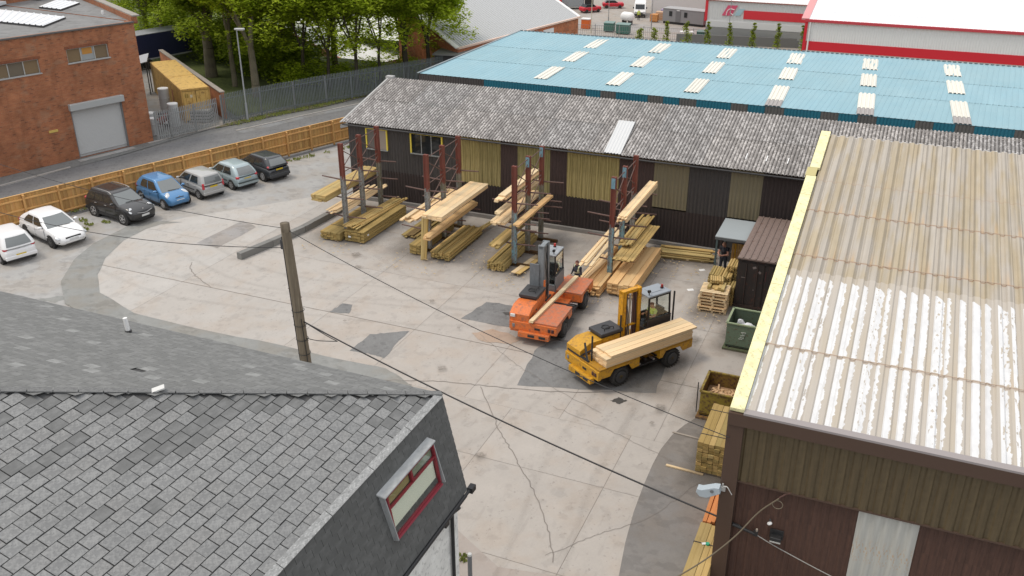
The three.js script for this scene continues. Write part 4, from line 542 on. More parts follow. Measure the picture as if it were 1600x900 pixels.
  // lights, grille, plates, bumpers
  for (const s of [-1, 1]) {
    part(t, 'headlight', put(boxUV(new THREE.SphereGeometry(1, 14, 8)), [F - nose.lx, nose.ly, s * hw * nose.lz], [0, s * -0.55, -0.5], [0.24, 0.06, nose.lw ?? 0.13]), flat(0.6, 0.62, 0.64, 0.12, { metalness: 0.2 }));
    part(t, 'tail_light', o.tallTail ? rb(0.12, 0.38, 0.15, 0.05, [-F + 0.09, tail.ly, s * hw * 0.84], [0, s * 0.5, -0.12]) : put(boxUV(new THREE.SphereGeometry(1, 12, 8)), [-F + (tail.lx ?? 0.12), tail.ly, s * hw * 0.8], [0, s * 0.5, 0], [0.1, 0.1, 0.13]), new THREE.MeshPhysicalMaterial({ color: lin(0.48, 0.012, 0.025), roughness: 0.15, clearcoat: 1 }));
    const m = part(t, 'wing_mirror', put(boxUV(new THREE.SphereGeometry(1, 12, 8)), [C.xf0 - 0.32, C.yb + 0.1, s * (hw + 0.1)], [0, 0, 0], [0.09, 0.075, 0.12]), paint); part(m, 'mirror_arm', bx(0.05, 0.04, 0.14, [C.xf0 - 0.32, C.yb + 0.05, s * (hw - 0.02)]), M.black);
    for (const x of o.handles) part(t, 'door_handle', rb(0.2, 0.035, 0.035, 0.012, [x, C.yb - 0.13, s * (hw * 0.985 + 0.006)]), o.chrome ? M.steel : paint);
    part(t, 'sill_trim', bx(o.xf - o.xr - 2 * R - 0.15, o.suv ? 0.16 : 0.07, 0.03, [(o.xf + o.xr) / 2, o.suv ? 0.32 : 0.24, s * (hw * 0.965)]), plastic);
    if (o.strip) part(t, 'rubbing_strip', bx(o.xf - o.xr - 2 * R - 0.2, 0.06, 0.025, [(o.xf + o.xr) / 2, 0.53, s * (hw * 0.998)]), plastic);
    part(t, 'door_gap', o.gaps.map(x => bx(0.014, 0.52, 0.01, [x, C.yb - 0.33, s * (hw * 0.992)])), M.black);
    if (o.fog) part(t, 'fog_light', put(boxUV(new THREE.SphereGeometry(1, 10, 6)), [F - 0.2, 0.4, s * hw * 0.76], [0, s * -0.5, 0], [0.05, 0.05, 0.1]), M.black);
  }
  part(t, 'grille', rb(0.06, nose.gh, nose.gw, 0.025, [F - nose.gx, nose.gy, 0], [0, 0, 0.15]), M.black);
  if (o.chromeGrille) part(t, 'grille_trim', tube([[F - nose.gx + 0.02, nose.gy + 0.05, -nose.gw / 2], [F - nose.gx + 0.06, nose.gy - 0.04, 0], [F - nose.gx + 0.02, nose.gy + 0.05, nose.gw / 2]], 0.018), M.steel);
  part(t, 'lower_intake', rb(0.05, 0.1, W * 0.55, 0.03, [F - 0.05, 0.33, 0]), M.black);
  part(t, 'number_plate', bx(0.012, 0.11, 0.5, [F - (nose.px ?? 0.005), nose.py, 0], [0, 0, 0.05]), flat(0.62, 0.63, 0.62, 0.4), 'white front number plate');
  part(t, 'number_plate', bx(0.012, 0.11, 0.5, [-F - 0.004 + (tail.px ?? 0), tail.py, 0], [0, 0, tail.pr ?? 0]), flat(0.66, 0.47, 0.015, 0.4), 'yellow rear number plate');
  part(t, 'rear_bumper', [rb(0.12, 0.2, W * 0.92, 0.05, [-F + 0.03, 0.4, 0])], o.bumper ?? paint);
  part(t, 'rear_diffuser', rb(0.1, 0.1, W * 0.8, 0.04, [-F + 0.03, 0.28, 0]), plastic);
  if (o.emblem) part(t, 'emblem', rod([F - o.emblem, nose.ey, 0], [F - o.emblem + 0.02, nose.ey, 0], 0.05, 0.05, 12), M.steel);
  part(t, 'wiper', [bar([C.xf0 + 0.09, C.yb + 0.05, -0.5 * hw], [C.xf0 + 0.02, C.yb + 0.09, 0.35 * hw], 0.02), bar([-F + 0.2 + 0.02, C.yb + 0.1, 0], [-F + 0.17, C.yb + 0.13, 0.3], 0.018)], M.black);
  return t;
}
function parkCar(t, contact, h, front, o) {   // contact = ground under the near wheel; h = heading; front wheel or rear wheel seen
  const l = Math.hypot(...h), hx = h[0] / l, hz = h[1] / l, th = Math.atan2(-hz, hx), xw = front ? o.xf : o.xr, sgn = hx > 0 ? 1 : -1, zw = sgn * (o.W / 2 - 0.05), rx = Math.sin(th), rz = Math.cos(th);
  t.position.set(contact[0] - hx * xw - rx * zw, 0, contact[1] - hz * xw - rz * zw); t.rotation.y = th;
}
const hatchBody = (L, k = {}) => [[-L / 2, 0.4, 0.66, 0.78], [-L / 2 + 0.05, 0.3, 0.8, 0.9], [-L / 2 + 0.3, 0.22, 0.9, 0.98], [-0.6, 0.18, 0.93, 1], [0.5, 0.18, 0.93, 1], [L / 2 - 1.0, 0.19, k.h0 ?? 0.9, 0.99], [L / 2 - 0.6, 0.2, k.h1 ?? 0.82, 0.965], [L / 2 - 0.25, 0.22, k.h2 ?? 0.72, 0.88], [L / 2 - 0.07, 0.26, k.h3 ?? 0.6, 0.74], [L / 2, 0.34, 0.5, 0.6]];
const dirOut = [0.95, 0.31];
{
  let o;
  o = { name: 'parked_car', label: 'white hatchback at the left edge, parked tail outwards with yellow plate', L: 3.95, W: 1.72, R: 0.31, xr: -1.28, xf: 1.3, paint: [0.8, 0.8, 0.8], body: hatchBody(3.95), cab: { xr0: -1.93, xf0: 1.05, xr1: -1.55, xf1: 0.28, yb: 0.9, yr: 1.44, w0: 0.95, w1: 0.74, rp: 1.3 }, side: [[0.03, 0.36], [0.39, 0.66], [0.7, 0.92]], nose: { lx: 0.35, ly: 0.68, lz: 0.72, gx: 0.08, gy: 0.52, gh: 0.12, gw: 0.8, py: 0.42 }, tail: { ly: 0.86, lx: 0.16, py: 0.5, px: 0 }, rw: [0.14, 0.9], handles: [-0.15, -1.0], gaps: [0.85, -0.2], fog: true };
  parkCar(makeCar(o), [-41.08, -29.62], [-0.94, -0.33], false, o);
  o = { name: 'parked_car', label: 'white hatchback parked nose outwards with long bonnet and dark grille', L: 4.4, W: 1.8, R: 0.33, xr: -1.35, xf: 1.32, paint: [0.82, 0.82, 0.82], rim: 0.12, body: hatchBody(4.4, { h0: 0.93, h1: 0.86, h2: 0.76, h3: 0.6 }), cab: { xr0: -2.05, xf0: 1.0, xr1: -1.25, xf1: 0.15, yb: 0.91, yr: 1.4, w0: 0.95, w1: 0.72, rp: 1.5 }, side: [[0.03, 0.4], [0.43, 0.8]], nose: { lx: 0.32, ly: 0.68, lz: 0.76, lw: 0.17, gx: 0.06, gy: 0.54, gh: 0.2, gw: 0.85, py: 0.5, px: 0.0 }, tail: { ly: 0.85, py: 0.55 }, handles: [-0.1, -0.95], gaps: [0.8, -0.2], fog: true };
  parkCar(makeCar(o), [-40.41, -32.22], [0.96, 0.26], true, o);
  o = { name: 'parked_car', label: 'black sport utility car with roof rails and glass roof parked nose outwards', suv: true, L: 4.4, W: 1.85, R: 0.36, xr: -1.33, xf: 1.32, paint: [0.016, 0.016, 0.017], rim: 0.55, spokes: 5, chrome: true, chromeGrille: true, sunroof: true, rails: true, body: [[-2.2, 0.5, 0.8, 0.8], [-2.14, 0.36, 0.95, 0.92], [-1.9, 0.28, 1.03, 0.98], [-0.6, 0.25, 1.05, 1], [0.5, 0.25, 1.05, 1], [1.15, 0.26, 1.05, 0.99], [1.6, 0.27, 0.99, 0.965], [1.95, 0.3, 0.9, 0.89], [2.12, 0.34, 0.78, 0.78], [2.2, 0.44, 0.66, 0.64]], cab: { xr0: -2.02, xf0: 1.0, xr1: -1.65, xf1: 0.28, yb: 1.03, yr: 1.58, w0: 0.95, w1: 0.74, rp: 1.4 }, side: [[0.03, 0.36], [0.39, 0.68], [0.72, 0.9]], nose: { lx: 0.34, ly: 0.86, lz: 0.74, lw: 0.12, gx: 0.06, gy: 0.7, gh: 0.16, gw: 0.95, py: 0.53, px: -0.01, ey: 0.86 }, emblem: 0.16, tail: { ly: 0.98, py: 0.75 }, handles: [-0.1, -1.0], gaps: [0.8, -0.2], fog: true };
  parkCar(makeCar(o), [-39.39, -36.34], [0.985, 0.17], true, o);
  o = { name: 'parked_car', label: 'small rounded blue hatchback parked nose outwards beside the black car', L: 3.72, W: 1.66, R: 0.3, xr: -1.22, xf: 1.22, paint: [0.07, 0.22, 0.44], metal: 0.25, rim: 0.5, spokes: 9, body: hatchBody(3.72, { h0: 0.95, h1: 0.9, h2: 0.8, h3: 0.64 }), cab: { xr0: -1.78, xf0: 1.05, xr1: -1.3, xf1: 0.3, yb: 0.92, yr: 1.5, w0: 0.95, w1: 0.72, rp: 1.8 }, side: [[0.04, 0.45], [0.49, 0.8]], nose: { lx: 0.42, ly: 0.84, lz: 0.7, lw: 0.13, gx: 0.1, gy: 0.66, gh: 0.09, gw: 0.55, py: 0.52, px: 0.01, ey: 0.72 }, emblem: 0.14, tail: { ly: 0.9, py: 0.6 }, handles: [-0.05, -0.8], gaps: [0.78, -0.15] };
  parkCar(makeCar(o), [-39.05, -39.21], [0.955, 0.29], true, o);
  o = { name: 'parked_car', label: 'silver grey boxy hatchback parked tail outwards with tall red tail lamps', tallTail: true, strip: true, L: 3.5, W: 1.6, R: 0.29, xr: -1.17, xf: 1.2, paint: [0.42, 0.42, 0.41], metal: 0.3, rim: 0.4, body: hatchBody(3.5, { h0: 0.93, h1: 0.86, h2: 0.76 }), cab: { xr0: -1.72, xf0: 1.1, xr1: -1.5, xf1: 0.42, yb: 0.92, yr: 1.46, w0: 0.95, w1: 0.78, rp: 1.4 }, side: [[0.03, 0.44], [0.5, 0.84]], nose: { lx: 0.3, ly: 0.7, lz: 0.72, gx: 0.08, gy: 0.56, gh: 0.1, gw: 0.6, py: 0.44 }, tail: { ly: 0.86, py: 0.78, px: 0.02, pr: 0.1 }, rw: [0.15, 0.9], handles: [-0.05, -0.85], gaps: [0.75, -0.15] };
  parkCar(makeCar(o), [-38.34, -41.46], [-0.95, -0.31], false, o);
  o = { name: 'parked_car', label: 'pale silver blue three door hatchback parked tail outwards with grey bumper strip', L: 3.84, W: 1.66, R: 0.3, xr: -1.22, xf: 1.22, paint: [0.36, 0.44, 0.46], metal: 0.3, rim: 0.5, body: hatchBody(3.84, { h0: 0.9, h1: 0.84, h2: 0.74 }), cab: { xr0: -1.86, xf0: 1.05, xr1: -1.35, xf1: 0.3, yb: 0.9, yr: 1.43, w0: 0.95, w1: 0.73, rp: 1.6 }, side: [[0.03, 0.44], [0.47, 0.82]], nose: { lx: 0.3, ly: 0.7, lz: 0.72, gx: 0.08, gy: 0.56, gh: 0.1, gw: 0.6, py: 0.44 }, tail: { ly: 0.84, py: 0.72, px: 0.02, pr: 0.1 }, rw: [0.12, 0.88], handles: [-0.05], gaps: [0.8, -0.35], strip: true };
  { const t = makeCar(o); part(t, 'bumper_strip', rb(0.06, 0.07, 1.5, 0.02, [-1.96, 0.53, 0]), flat(0.06, 0.075, 0.075, 0.6)); parkCar(t, [-37.65, -43.69], [-0.95, -0.31], false, o); }
  o = { name: 'parked_car', label: 'dark grey hatchback parked tail outwards, farthest along the fence', L: 3.95, W: 1.72, R: 0.32, xr: -1.25, xf: 1.25, paint: [0.022, 0.025, 0.03], rim: 0.6, spokes: 8, body: hatchBody(3.95, { h0: 0.94, h1: 0.88, h2: 0.78 }), cab: { xr0: -1.92, xf0: 1.1, xr1: -1.5, xf1: 0.3, yb: 0.94, yr: 1.46, w0: 0.95, w1: 0.72, rp: 1.4 }, side: [[0.03, 0.44], [0.48, 0.78]], nose: { lx: 0.3, ly: 0.72, lz: 0.72, gx: 0.08, gy: 0.56, gh: 0.1, gw: 0.6, py: 0.44 }, tail: { ly: 0.98, lx: 0.2, py: 0.78, px: 0.02, pr: 0.15 }, rw: [0.22, 0.92], handles: [-0.1], gaps: [0.8, -0.35] };
  parkCar(makeCar(o), [-36.84, -45.81], [-0.95, -0.31], false, o);
}
// ---------- people ----------
function march(c, S, res, field) {   // iso surface of field(p) = 0 on a cube of half side S about c; field returns [distance, colour]
  const mc = new MarchingCubes(res, M.white, false, false, 160000), h = res / 2, p = [0, 0, 0]; mc.isolation = 0;
  for (let z = 0; z < res; z++) for (let y = 0; y < res; y++) for (let x = 0; x < res; x++) { p[0] = c[0] + (x - h) / h * S; p[1] = c[1] + (y - h) / h * S; p[2] = c[2] + (z - h) / h * S; mc.field[x + y * res + z * res * res] = -field(p)[0]; }
  mc.update(); const n = mc.count ?? mc.geometry.drawRange.count, pos = new Float32Array(n * 3), nor = new Float32Array(n * 3), col = new Float32Array(n * 3);
  for (let i = 0; i < n; i++) { for (let k = 0; k < 3; k++) { pos[i * 3 + k] = c[k] + mc.positionArray[i * 3 + k] * S; nor[i * 3 + k] = mc.normalArray[i * 3 + k]; } col.set(field([pos[i * 3], pos[i * 3 + 1], pos[i * 3 + 2]])[1], i * 3); }
  const g = new THREE.BufferGeometry(); g.setAttribute('position', new THREE.BufferAttribute(pos, 3)); g.setAttribute('normal', new THREE.BufferAttribute(nor, 3)); g.setAttribute('color', new THREE.BufferAttribute(col, 3)); g.setAttribute('uv', new THREE.BufferAttribute(new Float32Array(n * 2), 2)); return g;
}
function capsules(bones, k) {   // bone: [a, b, ra, rb, colour]
  const B = bones.map(([a, b, ra, rb, c]) => { const d = [b[0] - a[0], b[1] - a[1], b[2] - a[2]]; return { a, d, l: d[0] ** 2 + d[1] ** 2 + d[2] ** 2 || 1e-9, ra, rb, c }; });
  return p => { let m = 1e9, best = 1e9, c = null; for (const b of B) { const x = p[0] - b.a[0], y = p[1] - b.a[1], z = p[2] - b.a[2], t = clamp((x * b.d[0] + y * b.d[1] + z * b.d[2]) / b.l), e = Math.hypot(x - b.d[0] * t, y - b.d[1] * t, z - b.d[2] * t) - mix(b.ra, b.rb, t); if (e < best) { best = e; c = typeof b.c === 'function' ? b.c(t, p) : b.c; } const h = clamp(0.5 + 0.5 * (m - e) / k); m = m > 1e8 ? e : mix(m, e, h) - k * h * (1 - h); } return [m, c]; };
}
const vm = new THREE.MeshStandardMaterial({ vertexColors: true, roughness: 0.8 });
const sub = (a, b) => [a[0] - b[0], a[1] - b[1], a[2] - b[2]], add3 = (a, b, k = 1) => [a[0] + b[0] * k, a[1] + b[1] * k, a[2] + b[2] * k], unit = a => { const l = Math.hypot(...a) || 1; return a.map(v => v / l); };
function handGeo(wrist, dir, thumb, skin, curl) {   // palm along dir, thumb side given; fingers curl towards the palm normal
  const d = unit(dir), s0 = unit(thumb), s = unit(sub(s0, d.map(v => v * (s0[0] * d[0] + s0[1] * d[1] + s0[2] * d[2])))), n = [d[1] * s[2] - d[2] * s[1], d[2] * s[0] - d[0] * s[2], d[0] * s[1] - d[1] * s[0]];
  const at = (a, b, c) => add3(add3(add3(wrist, d, a), s, b), n, c), bones = [[at(-0.02, 0, 0), at(0.02, 0, 0), 0.026, 0.026, skin]];
  for (let i = 0; i < 4; i++) { const b = 0.03 - i * 0.02, L = [0.072, 0.08, 0.074, 0.058][i], c = curl * (1 + i * 0.1); bones.push([at(0.02, b * 0.7, 0), at(0.085, b, 0), 0.015, 0.012, skin]); let p = [0.085, b, 0], a = 0; for (let k = 0; k < 3; k++) { a += c; const l = L * [0.45, 0.32, 0.23][k], q = [p[0] + Math.cos(a) * l, p[1], p[2] + Math.sin(a) * l]; bones.push([at(...p), at(...q), 0.0095 - k * 0.001, 0.0088 - k * 0.001, skin]); p = q; } }
  bones.push([at(0.015, 0.022, 0.004), at(0.045, 0.05, 0.014), 0.014, 0.011, skin], [at(0.045, 0.05, 0.014), at(0.075, 0.06, 0.022), 0.0105, 0.009, skin]);
  return march(at(0.06, 0, 0.01), 0.125, 72, capsules(bones, 0.006));
}
function headGeo(c, yaw, pitch, skin) {
  const A = (x, y, z) => [x, y, z], lip = [skin[0] * 0.75, skin[1] * 0.5, skin[2] * 0.5];
  const bones = [[A(0, 0.035, -0.02), A(0, 0.03, 0.015), 0.082, 0.078, skin], [A(0, -0.02, 0.03), A(0, -0.06, 0.045), 0.062, 0.042, skin], [A(0, 0.02, 0.088), A(0, -0.018, 0.108), 0.009, 0.014, skin], [A(-0.022, -0.052, 0.083), A(0.022, -0.052, 0.083), 0.009, 0.009, lip], [A(0.078, 0.0, -0.005), A(0.085, 0.025, -0.015), 0.012, 0.015, skin], [A(-0.078, 0, -0.005), A(-0.085, 0.025, -0.015), 0.012, 0.015, skin], [A(-0.05, 0.03, 0.075), A(0.05, 0.03, 0.075), 0.012, 0.012, skin], [A(0, -0.04, -0.02), A(0, -0.13, -0.03), 0.058, 0.06, skin]];
  const g = [march([0, -0.01, 0.01], 0.16, 96, capsules(bones, 0.02))];
  for (const s of [-1, 1]) { g.push(color(boxUV(new THREE.SphereGeometry(0.0125, 10, 8)).translate(s * 0.031, 0.006, 0.079), [0.7, 0.68, 0.65]), color(boxUV(new THREE.SphereGeometry(0.007, 8, 6)).translate(s * 0.031, 0.006, 0.088), [0.03, 0.02, 0.015])); }
  const r = mergeGeometries(g.map(prep)); r.applyMatrix4(M4.compose(V(...c), Q4.setFromEuler(E3.set(pitch, yaw, 0, 'YXZ')), V(1, 1, 1))); E3.order = 'XYZ'; return r;
}
function person(label, J, o, p, ry) {
  const t = thing('person', label, 'person', p, ry), T_ = o.top, L_ = o.legs, sk = o.skin, arm = o.bare ? sk : T_, boot = [0.03, 0.025, 0.02], m3 = (a, b) => [(a[0] + b[0]) / 2, (a[1] + b[1]) / 2, (a[2] + b[2]) / 2];
  const bones = [[J.pelvis, J.waist, 0.135, 0.125, L_], [J.waist, J.chest, 0.125, 0.15, T_], [J.chest, m3(J.shL, J.shR), 0.15, 0.1, T_], [J.shL, J.shR, 0.075, 0.075, T_], [m3(J.shL, J.shR), J.neck, 0.075, 0.058, sk]];
  for (const s of ['L', 'R']) bones.push([J['sh' + s], J['el' + s], 0.062, 0.05, (q) => q < 0.45 ? T_ : arm], [J['el' + s], J['wr' + s], 0.048, 0.032, arm], [J['hip' + s], J['kn' + s], 0.095, 0.066, L_], [J['kn' + s], J['an' + s], 0.064, 0.048, L_], [J['an' + s], J['toe' + s], 0.05, 0.042, boot], [J.pelvis, J['hip' + s], 0.12, 0.1, L_]);
  const f = capsules(bones, 0.035), lo = [0, 1, 2].map(k => Math.min(...bones.flatMap(b => [b[0][k], b[1][k]]))), hi = [0, 1, 2].map(k => Math.max(...bones.flatMap(b => [b[0][k], b[1][k]]))), c = lo.map((v, k) => (v + hi[k]) / 2), S = Math.max(...lo.map((v, k) => hi[k] - v)) / 2 + 0.12;
  const g = [march(c, S, Math.min(144, Math.round(S * 2 / 0.0125)), f), headGeo(J.head, o.yaw ?? 0, o.pitch ?? 0, sk)];
  for (const s of ['L', 'R']) g.push(handGeo(J['wr' + s], J['hd' + s] ?? sub(J['wr' + s], J['el' + s]), J['th' + s] ?? [s === 'L' ? -1 : 1, 0.3, 0.3], sk, o.curl ?? 0.35));
  part(t, 'body', g, vm);
  const hairF = p => { const d = Math.hypot(p[0] / 0.9, (p[1] - 0.045) / 1.02, (p[2] + 0.018) / 1.05) - 0.092; return [Math.max(d, -(p[1] - (0.02 + Math.max(0, p[2]) * 0.75))), o.hair]; };
  part(t, 'hair', march([0, 0.04, -0.01], 0.14, 56, hairF).applyMatrix4(M4.compose(V(...J.head), Q4.setFromEuler(E3.set(o.pitch ?? 0, o.yaw ?? 0, 0, 'YXZ')), V(1, 1, 1))), vm); E3.order = 'XYZ';
  if (o.vest) {
    const vb = capsules([[J.waist, J.chest, 0.142, 0.166, o.vest], [J.chest, m3(J.shL, J.shR), 0.166, 0.115, o.vest], [add3(J.shL, sub(J.shR, J.shL), 0.12), add3(J.shR, sub(J.shL, J.shR), 0.12), 0.09, 0.09, o.vest], [J.pelvis, J.waist, 0.15, 0.142, o.vest]], 0.035), ax = unit(sub(J.chest, J.pelvis));
    part(t, 'vest', march(m3(J.pelvis, J.neck), 0.42, 80, p => { const r = vb(p), u = sub(p, J.pelvis), y = u[0] * ax[0] + u[1] * ax[1] + u[2] * ax[2]; const band = (y > 0.16 && y < 0.22) || (y > 0.3 && y < 0.35); return [Math.max(r[0], -(y + 0.06)), o.dark ? (y < 0.07 ? [0.4, 0.62, 0.05] : y > 0.2 && y < 0.27 || Math.abs(p[0]) > 0.12 && y > 0.27 ? [0.6, 0.62, 0.4] : [0.02, 0.022, 0.035]) : band ? [0.62, 0.62, 0.6] : o.vest]; }), vm);
  }
  return t;
}
const standing = () => ({ pelvis: [0, 0.95, 0], waist: [0, 1.1, 0], chest: [0, 1.28, 0.01], shL: [-0.19, 1.43, 0], shR: [0.19, 1.43, 0], neck: [0, 1.53, 0.01], head: [0, 1.64, 0.03], elL: [-0.26, 1.15, -0.03], elR: [0.26, 1.15, -0.03], wrL: [-0.25, 0.9, 0.07], wrR: [0.25, 0.9, 0.07], hipL: [-0.1, 0.9, 0], hipR: [0.1, 0.9, 0], knL: [-0.11, 0.5, 0.03], knR: [0.12, 0.5, 0.0], anL: [-0.11, 0.09, -0.01], anR: [0.13, 0.09, -0.06], toeL: [-0.12, 0.045, 0.15], toeR: [0.16, 0.045, 0.1] });
person('person in dark jacket and yellow hi-vis vest standing behind the orange side loader', { ...standing(), elL: [-0.27, 1.17, 0.05], wrL: [-0.16, 1.06, 0.26], elR: [0.28, 1.16, 0.02], wrR: [0.2, 1.02, 0.24], head: [0.01, 1.63, 0.06] }, { top: [0.02, 0.022, 0.035], legs: [0.025, 0.027, 0.04], skin: [0.42, 0.23, 0.16], hair: [0.1, 0.03, 0.02], vest: [0.5, 0.66, 0.04], dark: true, yaw: 0.5, pitch: 0.25 }, [-12.65, 0, -37.75], -0.55);
person('person in dark T-shirt with bare forearms raised under the small shelter', { ...standing(), elL: [-0.25, 1.16, 0.1], wrL: [-0.1, 1.12, 0.33], elR: [0.25, 1.16, 0.1], wrR: [0.02, 1.14, 0.34], hdL: [0.7, 0.1, 0.5], hdR: [-0.7, 0.1, 0.5], thL: [0, 1, 0], thR: [0, 1, 0], head: [0, 1.63, 0.06] }, { top: [0.014, 0.015, 0.022], legs: [0.02, 0.024, 0.035], skin: [0.46, 0.24, 0.17], hair: [0.3, 0.16, 0.11], bare: true, yaw: -0.3, pitch: 0.35 }, [-6.72, 0, -42.75], -0.25);
// ---------- side loaders ----------
function makeSideLoader(o, a, d) {
  const t = thing('side_loader', o.label, 'side loader', [a[0], 0, a[1]], Math.atan2(-d[1], d[0])), P = o.paint, D = o.deckMat, wb = o.wb, end = wb + 1.05, Z = (w) => -w, G = M.darkGrey, gap0 = 0.92, gap1 = wb - 0.72;
  const box = (l0, l1, w0, w1, h0, h1, r = 0.012) => rb(l1 - l0, h1 - h0, w1 - w0, Math.min(r, (h1 - h0) / 2.1, (w1 - w0) / 2.1), [(l0 + l1) / 2, (h0 + h1) / 2, -(w0 + w1) / 2]);
  for (const [l0, l1, wx] of [[-1.1, gap0, 0], [gap1, end, wb]]) {
    part(t, 'deck', box(l0, l1, 0, 1.28, 0.98, 1.06), D);
    const sk = part(t, 'deck_skirt', [ext([[l0, 0.64], [wx - 0.56, 0.64], [wx - 0.38, 0.9], [wx + 0.38, 0.9], [wx + 0.56, 0.62], [l1, 0.66], [l1, 0.99], [l0, 0.99]], 0.05, [0, 0, -0.06])], P); part(sk, 'end_plate', box(l0, l0 + 0.06, 0.02, 1.28, 0.62, 0.98), P); part(sk, 'end_plate', box(l1 - 0.06, l1, 0.02, 1.28, 0.66, 0.98), P);
    part(t, 'axle', rod([wx, 0.42, -0.2], [wx, 0.42, -2.0], 0.09), G);
    for (const w of [0.02, 2.0]) {
      const s = w < 1 ? 1 : -1, wh = part(t, 'wheel', [rod([0, 0, -0.15], [0, 0, 0.15], 0.25, 0.25, 20)], M.darkGrey); wh.position.set(wx, 0.43, -w - 0.13 * s);
      part(wh, 'tyre', [put(boxUV(new THREE.TorusGeometry(0.325, 0.105, 10, 32)), [0, 0, 0], [0, 0, 0], [1, 1, 1.35]), ...Array.from({ length: 22 }, (_, i) => { const q = i / 22 * 6.283; return bx(0.05, 0.02, 0.24, [Math.cos(q) * 0.425, Math.sin(q) * 0.425, 0], [0, 0, q + Math.PI / 2]); })], M.rubber);
      part(wh, 'rim', [put(boxUV(new THREE.TorusGeometry(0.215, 0.022, 8, 24)), [0, 0, 0.1 * s]), rod([0, 0, 0.06 * s], [0, 0, 0.15 * s], 0.11, 0.09, 14), ...Array.from({ length: 6 }, (_, i) => { const q = i / 6 * 6.283; return rod([Math.cos(q) * 0.15, Math.sin(q) * 0.15, 0.1 * s], [Math.cos(q) * 0.15, Math.sin(q) * 0.15, 0.13 * s], 0.016); })], o.rimMat);
    }
  }
  // chassis, well between the decks, counterweight side
  part(t, 'chassis', [box(-1.05, end - 0.05, 1.28, 2.15, 0.45, 0.98), box(-0.9, end - 0.2, 0.5, 1.3, 0.5, 0.72)], o.rear);
  part(t, 'well_floor', box(gap0, gap1, 0.15, 1.3, 0.48, 0.54), M.black);
  for (const l of [gap0 + 0.16, gap1 - 0.16]) part(t, 'mast_rail', rb(0.09, 0.06, 1.15, 0.015, [l, 0.6, -0.72]), M.steel);
  const eng = part(t, 'engine_housing', [ext([[-1.08, 0.62], [0.0, 0.62], [0.0, 1.52], [-0.62, 1.52], [-1.08, 1.3]], 0.86, [0, 0, -2.16], [0, 0, 0], 0.015), box(0, 1.08, 1.34, 2.14, 0.9, 1.5)], P);
  part(eng, 'side_panel', [box(-0.95, -0.5, 1.285, 1.3, 0.75, 1.2), box(0.1, 0.95, 1.325, 1.345, 1.0, 1.42)], P); part(eng, 'latch', [rod([-0.2, 1.2, -1.29], [-0.2, 1.2, -1.26], 0.04)], G);
  const cov = part(t, 'engine_cover', [box(0.0, 1.12, 1.32, 2.18, 1.56, 1.72, 0.04), box(0.06, 1.06, 1.38, 2.12, 1.5, 1.57)], flat(0.045, 0.045, 0.048, 0.6)); part(cov, 'vent_ring', put(boxUV(new THREE.TorusGeometry(0.16, 0.03, 8, 20)), [0.55, 1.73, -1.75], [Math.PI / 2, 0, 0]), M.black); part(cov, 'fan_cap', rod([0.55, 1.7, -1.75], [0.55, 1.735, -1.75], 0.13), M.black); part(cov, 'handle', tube([[0.3, 1.72, -1.5], [0.3, 1.8, -1.52], [0.75, 1.8, -1.52], [0.75, 1.72, -1.5]], 0.018), M.black);
  const bp = part(t, 'front_bumper', [box(-1.32, -1.1, 0.3, 1.7, 0.36, 0.6), box(-1.16, -1.02, 0.0, 2.15, 0.6, 0.98)], P); part(bp, 'step_slot', [box(-1.335, -1.31, 0.45, 0.75, 0.42, 0.54), box(-1.335, -1.31, 0.95, 1.25, 0.42, 0.54), box(-1.175, -1.15, 0.75, 1.0, 0.72, 0.82)], M.black);
  for (const w of [0.18, 0.34, 1.95]) part(t, 'lamp', box(-1.19, -1.15, w - 0.06, w + 0.06, 0.72, 0.88, 0.02), w > 1 ? flat(0.2, 0.2, 0.2, 0.3) : flat(0.06, 0.02, 0.02, 0.3));
  if (o.plate) part(t, 'front_lamp', box(-1.14, -1.08, 1.9, 2.12, 1.16, 1.3, 0.02), flat(0.66, 0.66, 0.64, 0.3));
  // mast
  const m0 = o.mast[0], m1 = o.mast[1], H = o.mast[2], wA = o.mast[3], wB = wA + 0.3, mm = o.mastMat;
  const mast = part(t, 'mast', [m0, m1 - 0.17].flatMap(l => [box(l, l + 0.17, wA, wA + 0.035, 0.5, H), box(l, l + 0.17, wB - 0.035, wB, 0.5, H), box(l === m0 ? l : l + 0.13, l === m0 ? l + 0.04 : l + 0.17, wA, wB, 0.5, H)]), mm);
  part(mast, 'cross_bar', [box(m0, m1, wA + 0.05, wB - 0.05, H - 0.16, H - 0.02), box(m0 + 0.1, m1 - 0.1, wA + 0.1, wB - 0.05, 0.9, 1.0), box(m0 + 0.15, m1 - 0.15, wA + 0.05, wB - 0.15, 1.55, 1.62)], mm);
  part(mast, 'inner_mast', [m0 + 0.19, m1 - 0.28].map(l => box(l, l + 0.09, wA + 0.06, wB - 0.06, 0.55, H - 0.18)), o.innerMat);
  part(mast, 'lift_cylinder', [rod([(m0 + m1) / 2, 0.6, -(wA + wB) / 2], [(m0 + m1) / 2, H - 0.25, -(wA + wB) / 2], 0.045), rod([(m0 + m1) / 2 - 0.12, 0.6, -(wA + wB) / 2], [(m0 + m1) / 2 - 0.12, H * 0.7, -(wA + wB) / 2], 0.03)], M.steel);
  part(mast, 'chain', [0.1, 0.17].map(x => box((m0 + m1) / 2 + x, (m0 + m1) / 2 + x + 0.025, wA + 0.12, wA + 0.14, 0.7, H - 0.2, 0.002)), M.rustSteel);
  part(mast, 'hose', [tube([[m0 + 0.22, 0.9, -wA], [m0 + 0.26, 1.8, -wA + 0.04], [m0 + 0.24, H - 0.2, -wA - 0.1]], 0.018), tube([[m1 - 0.3, 0.9, -wA], [m1 - 0.26, 1.7, -wA + 0.04], [m1 - 0.28, H - 0.2, -wA - 0.1]], 0.018)], M.black);
